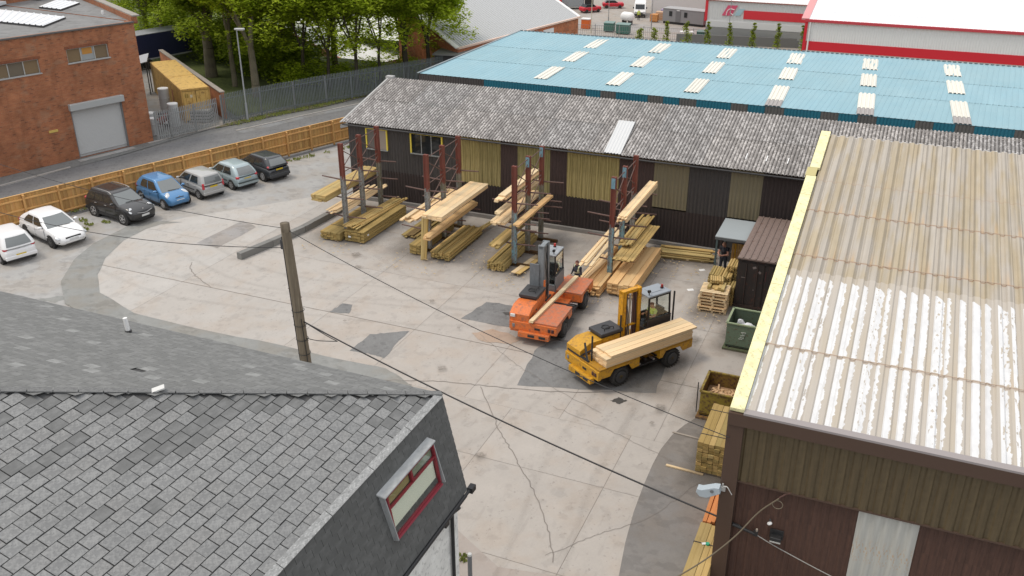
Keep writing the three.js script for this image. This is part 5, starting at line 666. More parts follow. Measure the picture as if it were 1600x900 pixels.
  part(t, 'fork_carriage', [box(m0 + 0.02, m1 - 0.02, wA - 0.12, wA - 0.04, 0.75, 1.02), ...[m0 + 0.12, m1 - 0.24].map(l => box(l, l + 0.13, 0.15, wA - 0.04, 0.68, 0.74))], M.black);
  if (o.guard) part(t, 'mast_guard', [box(m0 - 0.1, m0 - 0.05, wA + 0.2, wB + 0.34, 1.55, H - 0.85)], o.guard);
  if (o.sleeve) part(t, 'mast_sleeve', box(m0 - 0.05, m0 + 0.08, wA - 0.06, wA, 0.95, 2.0), P);
  // cab
  const c0 = o.cab[0], c1 = o.cab[1], w0 = 1.24, w1 = 2.12, R = 2.7, sill = 1.72, cm = o.cabMat;
  part(t, 'cab_base', [box(c0, c1, w0, w1, 0.95, 1.06), box(c0, c1, w0, w0 + 0.05, 1.0, sill), box(c1 - 0.05, c1, w0, w1, 1.0, sill), box(c0, c1, w1 - 0.05, w1, 1.0, sill), box(c0, c0 + 0.05, w0, w1, 1.0, 1.3)], cm);
  part(t, 'cab_frame', [[c0, w0], [c1, w0], [c0, w1], [c1, w1]].map(([l, w]) => bar([l + (l === c0 ? 0.03 : -0.03), 1.0, -(w + (w === w0 ? 0.03 : -0.03))], [l + (l === c0 ? 0.06 : -0.1), R, -(w + (w === w0 ? 0.07 : -0.06))], 0.06)).concat([bar([c0 + 0.05, R - 0.02, -w0 - 0.07], [c1 - 0.1, R - 0.02, -w0 - 0.07], 0.06), bar([c0 + 0.05, sill, -w0 - 0.03], [c1 - 0.03, sill, -w0 - 0.03], 0.05)]), M.black);
  part(t, 'cab_window', [box(c0 + 0.07, c1 - 0.1, w0 + 0.045, w0 + 0.05, sill + 0.02, R - 0.05, 0.001)], M.glass, 'clear side window of the cab'); part(t, 'cab_window', [box(c1 - 0.06, c1 - 0.055, w0 + 0.08, w1 - 0.08, sill + 0.02, R - 0.05, 0.001)], M.glass); part(t, 'cab_window', [box(c0 + 0.05, c0 + 0.055, w0 + 0.08, w1 - 0.08, 1.3, R - 0.05, 0.001)], M.glass); part(t, 'cab_window', [box(c0 + 0.07, c1 - 0.1, w1 - 0.05, w1 - 0.045, sill + 0.02, R - 0.05, 0.001)], M.glass);
  const rf = part(t, 'cab_roof', box(c0 - 0.02, c1 - 0.04, w0 + 0.02, w1, R, R + 0.09, 0.04), o.roofMat); part(rf, 'roof_hatch', box(c0 + 0.3, c1 - 0.4, w0 + 0.25, w1 - 0.2, R + 0.085, R + 0.11), o.roofMat);
  const be = part(t, 'beacon', rod([c1 - 0.25, R + 0.09, -w0 - 0.4], [c1 - 0.25, R + 0.15, -w0 - 0.4], 0.07), M.black); part(be, 'beacon_lens', rod([c1 - 0.25, R + 0.15, -w0 - 0.4], [c1 - 0.25, R + 0.26, -w0 - 0.4], 0.06, 0.05), new THREE.MeshPhysicalMaterial({ color: lin(o.beacon ?? 0.3, 0.03, 0.02), roughness: 0.2 }));
  part(t, 'work_lamp', [rod([c0 + 0.1, R + 0.1, -w0 - 0.15], [c0 + 0.1, R + 0.24, -w0 - 0.15], 0.02), rod([c0 + 0.05, R + 0.26, -w0 - 0.15], [c0 + 0.15, R + 0.26, -w0 - 0.15], 0.07, 0.06)], M.black);
  part(t, 'seat', [box(c0 + 0.55, c0 + 1.0, w0 + 0.22, w1 - 0.2, 1.18, 1.32, 0.04), box(c0 + 0.98, c0 + 1.1, w0 + 0.22, w1 - 0.2, 1.25, 1.95, 0.04)], M.black);
  part(t, 'steering_wheel', [put(boxUV(new THREE.TorusGeometry(0.17, 0.016, 8, 24)), [c0 + 0.36, 1.72, -(w0 + w1) / 2], [0, Math.PI / 2, 0.9]), rod([c0 + 0.15, 1.1, -(w0 + w1) / 2], [c0 + 0.34, 1.7, -(w0 + w1) / 2], 0.03)], M.black);
  if (o.marker) part(t, 'maker_plate', box(c0 + 0.45, c0 + 0.85, w0 - 0.012, w0 - 0.004, 1.18, 1.26, 0.002), flat(0.5, 0.3, 0.02, 0.5));
  for (const [l, w, h0, h1] of o.stakes) part(t, 'stake', [rb(0.05, h1 - h0, 0.07, 0.01, [l, (h0 + h1) / 2, -w])], M.black);
  if (o.frontBars) part(t, 'front_frame', [bar([-1.05, 1.08, -0.85], [-0.85, 1.62, -1.3], 0.07), bar([-1.05, 1.08, -2.1], [-1.05, 1.08, -0.75], 0.08), bar([-1.0, 1.1, -1.3], [-0.85, 1.5, -0.86], 0.06)], M.black);
  return t;
}
M.dullYellow = std(T.yellowRust, 0.55, { color: lin(0.92, 0.92, 1) }); M.brownYellow = std(T.yellowRust, 0.7, { color: lin(0.62, 0.6, 0.7) }); M.mastYellow = std(T.yellowRust, 0.5, { color: lin(1.08, 1.0, 0.7) });
const yl = makeSideLoader({ label: 'yellow side loader truck carrying a stack of pale planks with driver in its cab', paint: M.dullYellow, deckMat: M.brownYellow, rear: M.brownYellow, rimMat: std(T.skipYellow, 0.8, { color: lin(0.7, 0.7, 1.2) }), wb: 2.7, mast: [1.2, 2.16, 3.2, 1.5], mastMat: M.mastYellow, innerMat: M.rustSteel, cab: [2.36, 3.62], cabMat: flat(0.05, 0.043, 0.04, 0.6), roofMat: flat(0.27, 0.3, 0.33, 0.5), marker: true, frontBars: true, stakes: [[-0.88, 0.8, 1.05, 2.15], [1.0, 1.36, 1.0, 2.3], [3.68, 1.2, 1.06, 2.75]] }, [-8.25, -30.43], [0.5547, -0.832]);
makeSideLoader({ label: 'orange side loader truck with grey mast and one long plank across its empty decks', paint: M.orange, deckMat: M.orangeDeck, rear: M.orange, rimMat: flat(0.12, 0.12, 0.12, 0.6), wb: 3.0, mast: [1.12, 1.85, 3.62, 1.42], mastMat: std(T.galv, 0.5, { color: lin(0.72, 0.76, 0.8) }), innerMat: M.steel, cab: [2.22, 3.4], cabMat: std(T.galv, 0.5, { color: lin(0.6, 0.64, 0.68) }), roofMat: std(T.galv, 0.5, { color: lin(1, 1.03, 1.08) }), guard: std(T.galv, 0.6, { color: lin(0.55, 0.58, 0.62) }), sleeve: true, plate: true, beacon: 0.45, stakes: [] }, [-11.68, -33.43], [-0.02, -0.9998]);
{ // driver, seated in the yellow truck, looking over the load
  const th = Math.atan2(0.832, 0.5547), l = 2.98, w = 1.66, px = -8.25 + l * 0.5547 - w * 0.832, pz = -30.43 - l * 0.832 - w * 0.5547;
  const J = { pelvis: [0, 1.42, -0.02], waist: [0, 1.55, -0.01], chest: [0, 1.74, 0.02], shL: [-0.19, 1.9, 0.03], shR: [0.19, 1.9, 0.03], neck: [0, 2.0, 0.05], head: [0, 2.11, 0.08], elL: [-0.25, 1.66, 0.14], elR: [0.25, 1.66, 0.14], wrL: [-0.16, 1.74, 0.36], wrR: [0.16, 1.74, 0.36], hipL: [-0.1, 1.4, 0.02], hipR: [0.1, 1.4, 0.02], knL: [-0.13, 1.45, 0.4], knR: [0.13, 1.45, 0.4], anL: [-0.13, 1.13, 0.46], anR: [0.13, 1.13, 0.46], toeL: [-0.13, 1.1, 0.6], toeR: [0.13, 1.1, 0.6] };
  person('seated driver in hi-vis vest inside the yellow side loader cab', J, { top: [0.55, 0.66, 0.2], legs: [0.03, 0.035, 0.05], skin: [0.45, 0.22, 0.14], hair: [0.25, 0.09, 0.03], vest: [0.56, 0.7, 0.08], yaw: -0.6, pitch: 0.3, bare: true, curl: 0.7 }, [px, 0, pz], th - Math.PI / 2);
}
// ---------- cantilever racks ----------
function rack(label, x, arms, paints, o = {}) {
  const t = thing('cantilever_rack', label, 'rack', [x, 0, -41.55], 0, null), zs = [1.85, 0.05, -1.85];
  zs.forEach((z, i) => {
    const H = o.h ?? 5.3, m = M.rackPost[paints[i]];
    const po = part(t, 'post', [[-0.075, -0.085], [0.055, -0.085], [0.055, 0.065], [-0.075, 0.065]].length ? [boxUV(new THREE.BoxGeometry(0.05, H, 0.2), false).translate(-0.09, H / 2, z), boxUV(new THREE.BoxGeometry(0.05, H, 0.2), false).translate(0.09, H / 2, z), boxUV(new THREE.BoxGeometry(0.13, H, 0.14), false).translate(0, H / 2, z)].map(g => { const u = g.attributes.uv, p = g.attributes.position; for (let k = 0; k < u.count; k++) u.setXY(k, p.getX(k) + p.getZ(k), p.getY(k)); return g; }) : [], m);
    part(po, 'base_foot', bx(1.9, 0.16, 0.2, [0, 0.08, z]), std(T.yellowRust, 0.9, { color: lin(0.12, 0.11, 0.3) }));
    if (o.caps?.[i]) part(po, 'end_plate', bx(0.19, 0.5, 0.03, [0, H - 0.3, z + 0.115]), std(T.galv, 0.7, { color: lin(0.55, 0.95, 1.15) }));
    for (const [h, l, r] of arms) { if (l) part(po, 'arm', [rod([-0.05, h, z], [-l, h + 0.07, z], 0.045, 0.035, 8)], M.armRust); if (r) part(po, 'arm', [rod([0.05, h, z], [r, h + 0.07, z], 0.045, 0.035, 8)], M.armRust); }
  });
  for (const [z0, z1] of [[1.85, 0.05], [0.05, -1.85]]) for (const [a, b] of [[5.1, 5.15], [3.9, 4.95], [4.95, 3.9], [3.7, 3.75], [2.5, 3.6], [2.4, 2.4]]) part(t, 'brace', rod([0, Math.min(a, (o.h ?? 5.3) - 0.1), z0], [0, Math.min(b, (o.h ?? 5.3) - 0.1), z1], 0.025), M.armRust);
}
M.armRust = std(T.galv, 0.75, { color: lin(0.42, 0.24, 0.2) });
rack('timber rack nearest the fence, its posts red on top and grey below', -26.68, [[1.2, 1.25, 1.25], [2.28, 1.3, 1.2], [3.3, 1.3, 1.15]], [0, 0, 2]);
rack('second timber rack from the fence, holding a wide pale plank stack', -21.6, [[1.2, 1.6, 1.3], [2.28, 1.25, 1.3], [3.38, 1.25, 1.2]], [0, 2, 2]);
rack('third timber rack with turquoise grey front post beside the orange side loader', -16.72, [[1.2, 1.2, 1.15], [2.0, 0.9, 1.2], [2.32, 1.25, 1.15], [3.38, 1.2, 1.25]], [1, 2, 2], { caps: [0, 1, 1] });
rack('timber rack nearest the shelter with blue plates at its post tops', -11.65, [[1.2, 1.25, 1.2], [2.36, 1.2, 1.25], [3.42, 1.25, 1.2]], [1, 1, 0], { caps: [1, 1, 0], h: 5.4 });
// ---------- timber packs ----------
const pineD = variants(std(T.pine, 0.75, { color: lin(0.84, 0.74, 0.6) }), 4, 0.1, 0.05), pineV = variants(M.pine, 6, 0.15, 0.06), treatV = variants(M.treated, 5, 0.16, 0.06), paleV = variants(M.treatedPale, 5, 0.12, 0.05), darkV = variants(std(T.treated, 0.9, { color: lin(0.55, 0.52, 0.6) }), 3, 0.15);
// o: c [x, z] centre, y0, len, n across, m layers, w, h (plank), j jitter, ry, rx
function pack(label, o) {
  const t = thing(o.name ?? 'timber_pack', label, o.cat ?? 'timber', [o.c[0], o.y0, o.c[1]], o.ry ?? 0); t.rotation.order = 'YXZ'; t.rotation.x = o.rx ?? 0;
  const vars = o.mat ?? treatV, shp = [0, 1, 2].map(() => o.round ? put(boxUV(new THREE.CylinderGeometry(o.h / 2, o.h / 2, o.len, 8)), [0, 0, 0], [Math.PI / 2, 0, 0], [o.w / o.h, 1, 1]) : boxUV(new RoundedBoxGeometry(o.w * 0.965, o.h * 0.95, o.len, 1, Math.min(0.006, o.h * 0.2)))), j = o.j ?? 0.03, st = o.sticker ?? 0;
  let y = o.bear ? 0.08 : 0;
  if (o.bear) for (const z of [-0.36, 0, 0.36]) part(t, 'bearer', bx(o.n * o.w * 0.96, 0.08, 0.09, [0, 0.04, z * o.len]), darkV[0]);
  for (let k = 0; k < o.m; k++) {
    const top = k === o.m - 1, n = o.n;
    for (let i = 0; i < n; i++) {
      if (top && o.gaps && rnd() < o.gaps) continue;
      const p = part(t, 'plank', shp[Math.floor(rnd() * 3)], vars[Math.floor(rnd() * vars.length)]); p.position.set((i - (n - 1) / 2) * o.w + rr(-j, j) * 0.15 + (o.spread ?? 0) * rr(-1, 1), y + o.h / 2 + (o.lift ?? 0) * rnd(), rr(-j, j)); if (top && o.over) p.position.z += o.over; p.rotation.y = rr(-1, 1) * (o.twist ?? 0.002); p.rotation.z = (o.roll ?? 0) * rr(-1, 1); p.rotation.x = (o.tip ?? 0) * rr(-1, 1);
    }
    y += o.h; if (st && k < o.m - 1 && (k + 1) % st === 0) { for (const z of [-0.38, 0, 0.38]) part(t, 'sticker', bx(o.n * o.w, 0.03, 0.06, [0, y + 0.015, z * o.len]), darkV[1]); y += 0.03; }
  }
  if (o.straps) for (const z of o.straps) { const W = o.n * o.w / 2 + 0.006; part(t, 'strap', [bx(2 * W, 0.006, 0.035, [0, y + 0.004, z]), bx(0.005, y, 0.035, [W, y / 2, z]), bx(0.005, y, 0.035, [-W, y / 2, z])], M.black); }
  return t;
}
// around the first rack
pack('low square timber pack on the ground left of the first rack post', { c: [-27.22, -41.1], y0: 0, len: 4.5, n: 6, m: 6, w: 0.205, h: 0.072, bear: true, j: 0.05, straps: [1.2, -1.2] });
{ const t = pack('long green tinged timber pack on the ground right of the first rack post', { c: [-25.86, -41.45], y0: 0, len: 4.7, n: 6, m: 7, w: 0.2, h: 0.073, bear: true, sticker: 2, j: 0.04, gaps: 0.1 }); part(t, 'paper_label', bx(0.16, 0.09, 0.006, [-0.25, 0.36, 2.42]), M.white); part(t, 'paper_label', bx(0.006, 0.09, 0.16, [0.61, 0.4, 1.9]), M.white); }
pack('untidy pale thin boards on the lowest left arm of the first rack', { c: [-27.45, -42.3], y0: 1.3, len: 4.6, n: 7, m: 2, w: 0.15, h: 0.03, mat: pineV, j: 0.5, twist: 0.05, lift: 0.05, gaps: 0.3 });
pack('yellowish timber pack on the left middle arm of the first rack', { c: [-27.45, -41.1], y0: 2.4, len: 5.4, n: 4, m: 4, w: 0.23, h: 0.085, mat: paleV, j: 0.05 });
pack('loose yellow battens tossed on top of the green tinged pack', { c: [-26.1, -42.0], y0: 0.7, len: 5.2, n: 8, m: 3, w: 0.1, h: 0.05, mat: paleV, j: 0.4, twist: 0.03, lift: 0.05, gaps: 0.3, rx: -0.035 });
// second rack
pack('broad stack of smooth pale planks on the second rack', { c: [-20.66, -41.15], y0: 2.38, len: 5.65, n: 4, m: 3, w: 0.285, h: 0.075, mat: pineV.slice(0, 3), j: 0.05 });
pack('narrow pale plank stack on the lower arm under the broad stack', { c: [-20.93, -41.05], y0: 1.3, len: 5.7, n: 2, m: 3, w: 0.21, h: 0.07, mat: pineD, j: 0.08 });
pack('short upright boards leaning against the front post of the second rack', { c: [-21.32, -38.72], y0: 1.2, len: 2.35, n: 3, m: 2, w: 0.12, h: 0.04, mat: treatV.concat(paleV), j: 0.05, twist: 0.02, rx: Math.PI / 2 - 0.16 });
pack('pale beams on the left arm of the second rack', { c: [-23.0, -42.6], y0: 1.32, len: 5.0, n: 4, m: 3, w: 0.2, h: 0.09, mat: pineV, j: 0.35, gaps: 0.25 });
pack('weathered dark boards lying flat left of the second rack', { c: [-23.45, -42.6], y0: 0, len: 3.6, n: 7, m: 2, w: 0.15, h: 0.06, mat: darkV.concat(treatV.slice(0, 2)), j: 0.12, gaps: 0.2, bear: true });
pack('small square timber pack on the ground left of the second rack post', { c: [-22.05, -40.9], y0: 0, len: 4.0, n: 3, m: 6, w: 0.21, h: 0.085, bear: true, j: 0.06 });
pack('stack of rounded fence boards on the ground right of the second rack', { c: [-20.5, -40.75], y0: 0, len: 4.0, n: 8, m: 6, w: 0.145, h: 0.075, round: true, bear: true, j: 0.09, lift: 0.02, gaps: 0.3, mat: treatV.concat(paleV.slice(0, 2)) });
pack('few green battens lying behind the rounded fence boards', { c: [-20.0, -43.7], y0: 0.3, len: 2.4, n: 3, m: 1, w: 0.1, h: 0.06, mat: paleV, j: 0.1, twist: 0.04, ry: -0.15 });
// third rack
pack('two pale planks topmost on the left side of the third rack', { c: [-17.42, -41.8], y0: 3.47, len: 4.7, n: 2, m: 3, w: 0.22, h: 0.075, mat: pineV, j: 0.3 });
pack('single thick pale beam below the topmost planks of the third rack', { c: [-17.3, -41.7], y0: 2.94, len: 5.6, n: 2, m: 1, w: 0.17, h: 0.14, mat: pineV, j: 0.25 });
pack('wide pale plank stack on the left middle arm of the third rack', { c: [-17.35, -41.6], y0: 2.4, len: 5.3, n: 4, m: 2, w: 0.2, h: 0.07, mat: pineV, j: 0.15 });
pack('greenish timber on the lowest left arm of the third rack', { c: [-17.4, -41.0], y0: 1.28, len: 4.8, n: 3, m: 2, w: 0.19, h: 0.09, mat: paleV.concat(treatV.slice(0, 2)), j: 0.2 });
pack('brown plank pair on the right middle arm of the third rack', { c: [-16.38, -41.5], y0: 2.4, len: 4.8, n: 2, m: 2, w: 0.17, h: 0.06, mat: pineD, j: 0.05 });
pack('mossy rounded timber pack on the ground at the foot of the third rack', { c: [-17.3, -40.9], y0: 0, len: 4.5, n: 7, m: 5, w: 0.14, h: 0.085, round: true, bear: true, j: 0.08, mat: treatV, gaps: 0.2 });
pack('two loose planks lying on the ground right of the third rack', { c: [-16.02, -40.3], y0: 0.05, len: 3.6, n: 2, m: 1, w: 0.26, h: 0.05, mat: [paleV[0], pineV[0]], j: 0.15, twist: 0.02, ry: -0.05, rx: -0.06 });
// fourth rack
pack('bundle of long pale battens on the top right arm of the fourth rack', { c: [-10.97, -41.8], y0: 3.48, len: 5.5, n: 5, m: 5, w: 0.095, h: 0.06, mat: pineV, j: 0.2, lift: 0.01 });
pack('loose pale planks on the left lower arm of the fourth rack', { c: [-12.38, -40.9], y0: 1.3, len: 4.9, n: 4, m: 2, w: 0.16, h: 0.06, mat: pineV, j: 0.5, twist: 0.03, lift: 0.05, gaps: 0.2 });
pack('pale plank pile on the ground left of the fourth rack post', { c: [-12.05, -40.6], y0: 0, len: 5.4, n: 5, m: 6, w: 0.2, h: 0.075, bear: true, mat: pineD, j: 0.25, gaps: 0.4 });
pack('loose planks sliding off the pile left of the fourth rack post', { c: [-12.5, -39.9], y0: 0.55, len: 4.4, n: 3, m: 1, w: 0.17, h: 0.05, mat: pineV, j: 0.4, twist: 0.06, rx: -0.05 });
pack('layer of brownish green planks on the right lower arm of the fourth rack', { c: [-10.98, -42.0], y0: 1.3, len: 5.0, n: 7, m: 2, w: 0.145, h: 0.045, mat: paleV, j: 0.15, lift: 0.02 });
pack('narrow brownish planks laid over the right lower arm layer of the fourth rack', { c: [-11.3, -43.1], y0: 1.5, len: 4.2, n: 5, m: 3, w: 0.12, h: 0.045, mat: paleV.concat(treatV.slice(0, 1)), j: 0.25, twist: 0.02, gaps: 0.3 });
pack('wide pale board stack on the ground right of the fourth rack post', { c: [-10.66, -40.75], y0: 0, len: 5.1, n: 5, m: 8, w: 0.26, h: 0.075, bear: true, mat: pineD, j: 0.06, gaps: 0.15 });
// loads and loose things
pack('neat stack of wide pale planks on the yellow side loader', { c: [-8.25 + 1.48 * 0.5547 - 0.5 * 0.832, -30.43 - 1.48 * 0.832 - 0.5 * 0.5547], y0: 1.065, len: 4.5, n: 4, m: 6, w: 0.25, h: 0.078, mat: pineV.slice(0, 4), j: 0.03, over: -0.22, ry: Math.atan2(-0.5547, 0.832) });
{ const a = V(-12.8, 1.09, -32.16), b = V(-12.55, 1.09, -37.3), q = b.clone().sub(a); pack('single long pale plank lying across the orange side loader', { name: 'plank', c: [(a.x + b.x) / 2, (a.z + b.z) / 2], y0: 1.07, len: q.length(), n: 1, m: 2, w: 0.2, h: 0.05, mat: pineV, j: 0.04, ry: Math.atan2(-q.x, -q.z) }); }
pack('heap of round fence posts lying along the shed wall', { name: 'post_pile', c: [-8.85, -44.1], y0: 0, len: 2.7, n: 7, m: 4, w: 0.14, h: 0.11, round: true, mat: paleV, j: 0.18, twist: 0.03, ry: Math.PI / 2 + 0.12, gaps: 0.3, spread: 0.03 });
{ // pallets in one stack
  const geo = { b: bx(1.25, 0.02, 0.11), s: bx(0.1, 0.095, 1.05), g: bx(1.25, 0.02, 0.1) }, lay = ['topmost', 'second from the top', 'third from the top', 'middle', 'third from the ground', 'second from the ground', 'bottom'];
  for (let k = 0; k < 7; k++) {
    const t = thing('pallet', 'wooden pallet, ' + lay[6 - k] + ' of the pallet stack beside the green skip', 'pallet', [-6.33 + rr(-0.03, 0.03), k * 0.152, -38.72 + rr(-0.03, 0.03)], 0.03 + rr(-0.02, 0.02), 'pallets in one stack');
    for (let i = 0; i < 7; i++) { const o = part(t, 'deck_board', geo.b, pineV[Math.floor(rnd() * 5)]); o.position.set(0, 0.135, -0.47 + i * 0.157); }
    for (const x of [-0.575, 0, 0.575]) { const o = part(t, 'bearer', geo.s, pineV[Math.floor(rnd() * 5)]); o.position.set(x, 0.075, 0); }
    for (const z of [-0.47, 0, 0.47]) { const o = part(t, 'bottom_board', geo.g, pineV[Math.floor(rnd() * 5)]); o.position.set(0, 0.014, z); }
  }
}
pack('short treated timber offcuts on top of the pallet stack', { name: 'offcut_bundle', c: [-6.25, -38.85], y0: 1.07, len: 0.75, n: 5, m: 2, w: 0.15, h: 0.07, mat: treatV.concat(paleV), j: 0.12, twist: 0.06, gaps: 0.4 });
pack('bundle of short post lengths tied up on the pallet stack', { name: 'offcut_bundle', c: [-6.35, -39.15], y0: 1.22, len: 0.55, n: 6, m: 2, w: 0.1, h: 0.08, round: true, mat: paleV, j: 0.04, ry: 0.2 });
pack('square bundle of short posts directly behind the pallet stack', { name: 'post_bundle', c: [-6.35, -40.35], y0: 0, len: 1.1, n: 9, m: 11, w: 0.12, h: 0.11, round: true, mat: paleV.concat(treatV), j: 0.08 });
pack('taller bundle of short posts beside the dark container', { name: 'post_bundle', c: [-5.85, -40.9], y0: 0, len: 1.0, n: 5, m: 14, w: 0.12, h: 0.11, round: true, mat: treatV.concat(paleV), j: 0.08 });
pack('slim bundle of short posts between pallets and container', { name: 'post_bundle', c: [-5.72, -39.7], y0: 0, len: 0.8, n: 3, m: 9, w: 0.12, h: 0.11, round: true, mat: treatV, j: 0.08 });
pack('thick treated timber pack strapped up against the near shed', { c: [-3.82, -27.3], y0: 0, len: 2.6, n: 5, m: 9, w: 0.19, h: 0.125, bear: true, mat: treatV.concat(paleV), j: 0.03, straps: [0.75, -0.85], sticker: 3 });
pack('stack of short orange stained boards against the near shed', { c: [-3.2, -23.8], y0: 0, len: 1.9, n: 3, m: 9, w: 0.12, h: 0.075, mat: variants(std(T.pine, 0.8, { color: lin(0.78, 0.4, 0.22) }), 3, 0.15, 0.05), j: 0.1, twist: 0.02 });
pack('long yellowish timber pack along the foot of the near shed', { c: [-3.02, -20.0], y0: 0, len: 4.6, n: 4, m: 10, w: 0.165, h: 0.1, mat: paleV, j: 0.06, straps: [0.6, -1.4] });
pack('loose bright plank lying on the dark tarmac strip', { name: 'plank', c: [-4.62, -26.0], y0: 0.005, len: 1.3, n: 1, m: 1, w: 0.1, h: 0.05, mat: [pineV[0]], ry: Math.PI / 2 - 0.04 });
pack('loose grey weathered plank lying beside the strapped timber pack', { name: 'plank', c: [-4.98, -28.05], y0: 0.005, len: 1.15, n: 1, m: 1, w: 0.08, h: 0.04, mat: [flat(0.32, 0.28, 0.24, 0.9)], ry: Math.PI / 2 - 0.05 });
{ const t = thing('plastic_cap', 'small green and white plastic scrap on the yellowish timber pack', 'litter', [-2.95, 1.0, -21.4]); part(t, 'cap', rod([0, 0.0, 0], [0, 0.05, 0], 0.06), flat(0.03, 0.4, 0.22, 0.4)); part(t, 'film', bx(0.12, 0.02, 0.08, [-0.1, 0.02, 0.02], [0, 0.5, 0.1]), M.white); }
// ---------- shelter, container, skips ----------
{
  const t = thing('small_shelter', 'small open shelter with grey sheet roof beside the dark container', 'shelter', [-7.05, 0, -42.0]), W = 1.5, D = 2.45;
  part(t, 'roof', bx(W + 0.1, 0.05, D + 0.1, [W / 2, 2.3, -D / 2], [0.02, 0, 0]), flat(0.3, 0.33, 0.34, 0.7)); part(t, 'fascia', bx(W + 0.1, 0.12, 0.04, [W / 2, 2.2, 0.03]), flat(0.1, 0.105, 0.11, 0.7));
  for (const [x, z] of [[0.05, -0.02], [W - 0.05, -0.02], [0.05, -D], [W - 0.05, -D]]) part(t, 'post', bx(0.09, 2.28, 0.09, [x, 1.14, z]), flat(0.07, 0.1, 0.1, 0.7));
  part(t, 'back_wall', bx(W, 2.2, 0.04, [W / 2, 1.1, -D - 0.02]), M.darkGrey); part(t, 'bench', bx(0.9, 0.05, 0.5, [W - 0.5, 1.0, -1.6]), flat(0.3, 0.3, 0.3, 0.6)); part(t, 'papers', bx(0.3, 0.06, 0.2, [W - 0.7, 1.06, -1.5], [0, 0.3, 0]), M.white);
}
{ const t = thing('board_screen', 'upright orange brown boards standing inside the small shelter', 'boards', [-6.1, 0, -43.3]); for (let i = 0; i < 6; i++) { const o = part(t, 'board', bx(0.11, 1.5, 0.03), [M.fence, M.dullYellow, M.fence][i % 3]); o.position.set(-0.3 + i * 0.125, 0.76, rr(-0.02, 0.02)); o.rotation.x = -0.06; } }
{
  const t = thing('dark_container', 'dark rusty steel container with brown ribbed roof by the near shed', 'container', [-5.5, 0, -39.35]), W = 2.44, D = 5.6, H = 2.5;
  part(t, 'body', [bx(W, H - 0.12, D, [W / 2, 0.12 + (H - 0.12) / 2 - 0.05, -D / 2])], M.contDark); part(t, 'base_rail', [bx(W + 0.02, 0.14, 0.12, [W / 2, 0.12, 0.0]), bx(0.12, 0.14, D, [0.0, 0.12, -D / 2])], std(T.contDark, 0.8, { color: lin(1.4, 1.2, 1.1) }));
  part(t, 'roof', ribbed([-0.04, H, 0.06], [W + 0.04, H, 0.06], [W + 0.04, H, -D - 0.05], [-0.04, H, -D - 0.05], 0.285, 0.045, 'rib'), M.contRoof);
  part(t, 'roof_edge', bx(W + 0.1, 0.07, 0.05, [W / 2, H - 0.02, 0.06]), M.contRoof);
  part(t, 'corner_post', [bx(0.14, H - 0.1, 0.14, [0.06, H / 2, -0.05]), bx(0.14, H - 0.1, 0.14, [W - 0.06, H / 2, -0.05])], M.contDark); part(t, 'door', [bx(1.05, H - 0.4, 0.03, [0.66, H / 2, 0.02]), bx(1.05, H - 0.4, 0.03, [1.78, H / 2, 0.02])], M.contDark); part(t, 'lock_bar', [0.4, 0.9, 1.55, 2.05].map(x => rod([x, 0.25, 0.06], [x, H - 0.25, 0.06], 0.018)), std(T.contDark, 0.7, { color: lin(1.8, 1.6, 1.5) }));
  part(t, 'scuff_mark', [bx(0.16, 0.1, 0.004, [0.75, 2.1, 0.037], [0, 0, 0.4]), bx(0.1, 0.12, 0.004, [1.0, 1.9, 0.037], [0, 0, 0.9]), bx(0.22, 0.03, 0.004, [0.3, 1.55, 0.037]), bx(0.05, 0.04, 0.004, [0.8, 1.0, 0.037]), bx(0.14, 0.08, 0.004, [1.95, 2.2, 0.037])], flat(0.22, 0.18, 0.17, 0.9));
  part(t, 'rust_streak', bx(0.03, 0.5, 0.004, [1.28, 1.75, 0.037]), flat(0.1, 0.03, 0.03, 0.9));
}
function skip(name, label, p, W, D, H, m, inner, taper) {
  const t = thing(name, label, 'skip', p), w = 0.05;
  part(t, 'front', ext([[0, 0.16], [W, 0.16], [W, H], [0, H]], w, [0, 0, -w]), m); part(t, 'back', ext([[0, 0.16], [W, 0.16], [W, H], [0, H]], w, [0, 0, -D]), inner);
  for (const x of [0, W - w]) part(t, 'side', bx(w, H - 0.16, D - 0.1, [x + w / 2, (H + 0.16) / 2, -D / 2]), x ? m : inner); part(t, 'floor', bx(W, 0.05, D, [W / 2, 0.16, -D / 2]), inner);
  part(t, 'rim', [bx(W + 0.06, 0.05, 0.09, [W / 2, H, -0.02]), bx(W + 0.06, 0.05, 0.09, [W / 2, H, -D + 0.02]), bx(0.09, 0.05, D, [0, H, -D / 2]), bx(0.09, 0.05, D, [W, H, -D / 2])], taper ? std(T.skipGreen, 0.7, { color: lin(1.9, 1.7, 1.5) }) : m);
  part(t, 'base_frame', [bx(W + 0.1, 0.09, 0.14, [W / 2 - 0.03, 0.05, 0.1]), bx(0.14, 0.09, D, [0.0, 0.05, -D / 2]), bx(0.14, 0.09, D, [W, 0.05, -D / 2])], taper ? std(T.skipGreen, 0.8, { color: lin(0.6, 0.55, 0.4) }) : std(T.skipYellow, 0.8, { color: lin(0.8, 0.6, 0.8) }));
  return t;
}
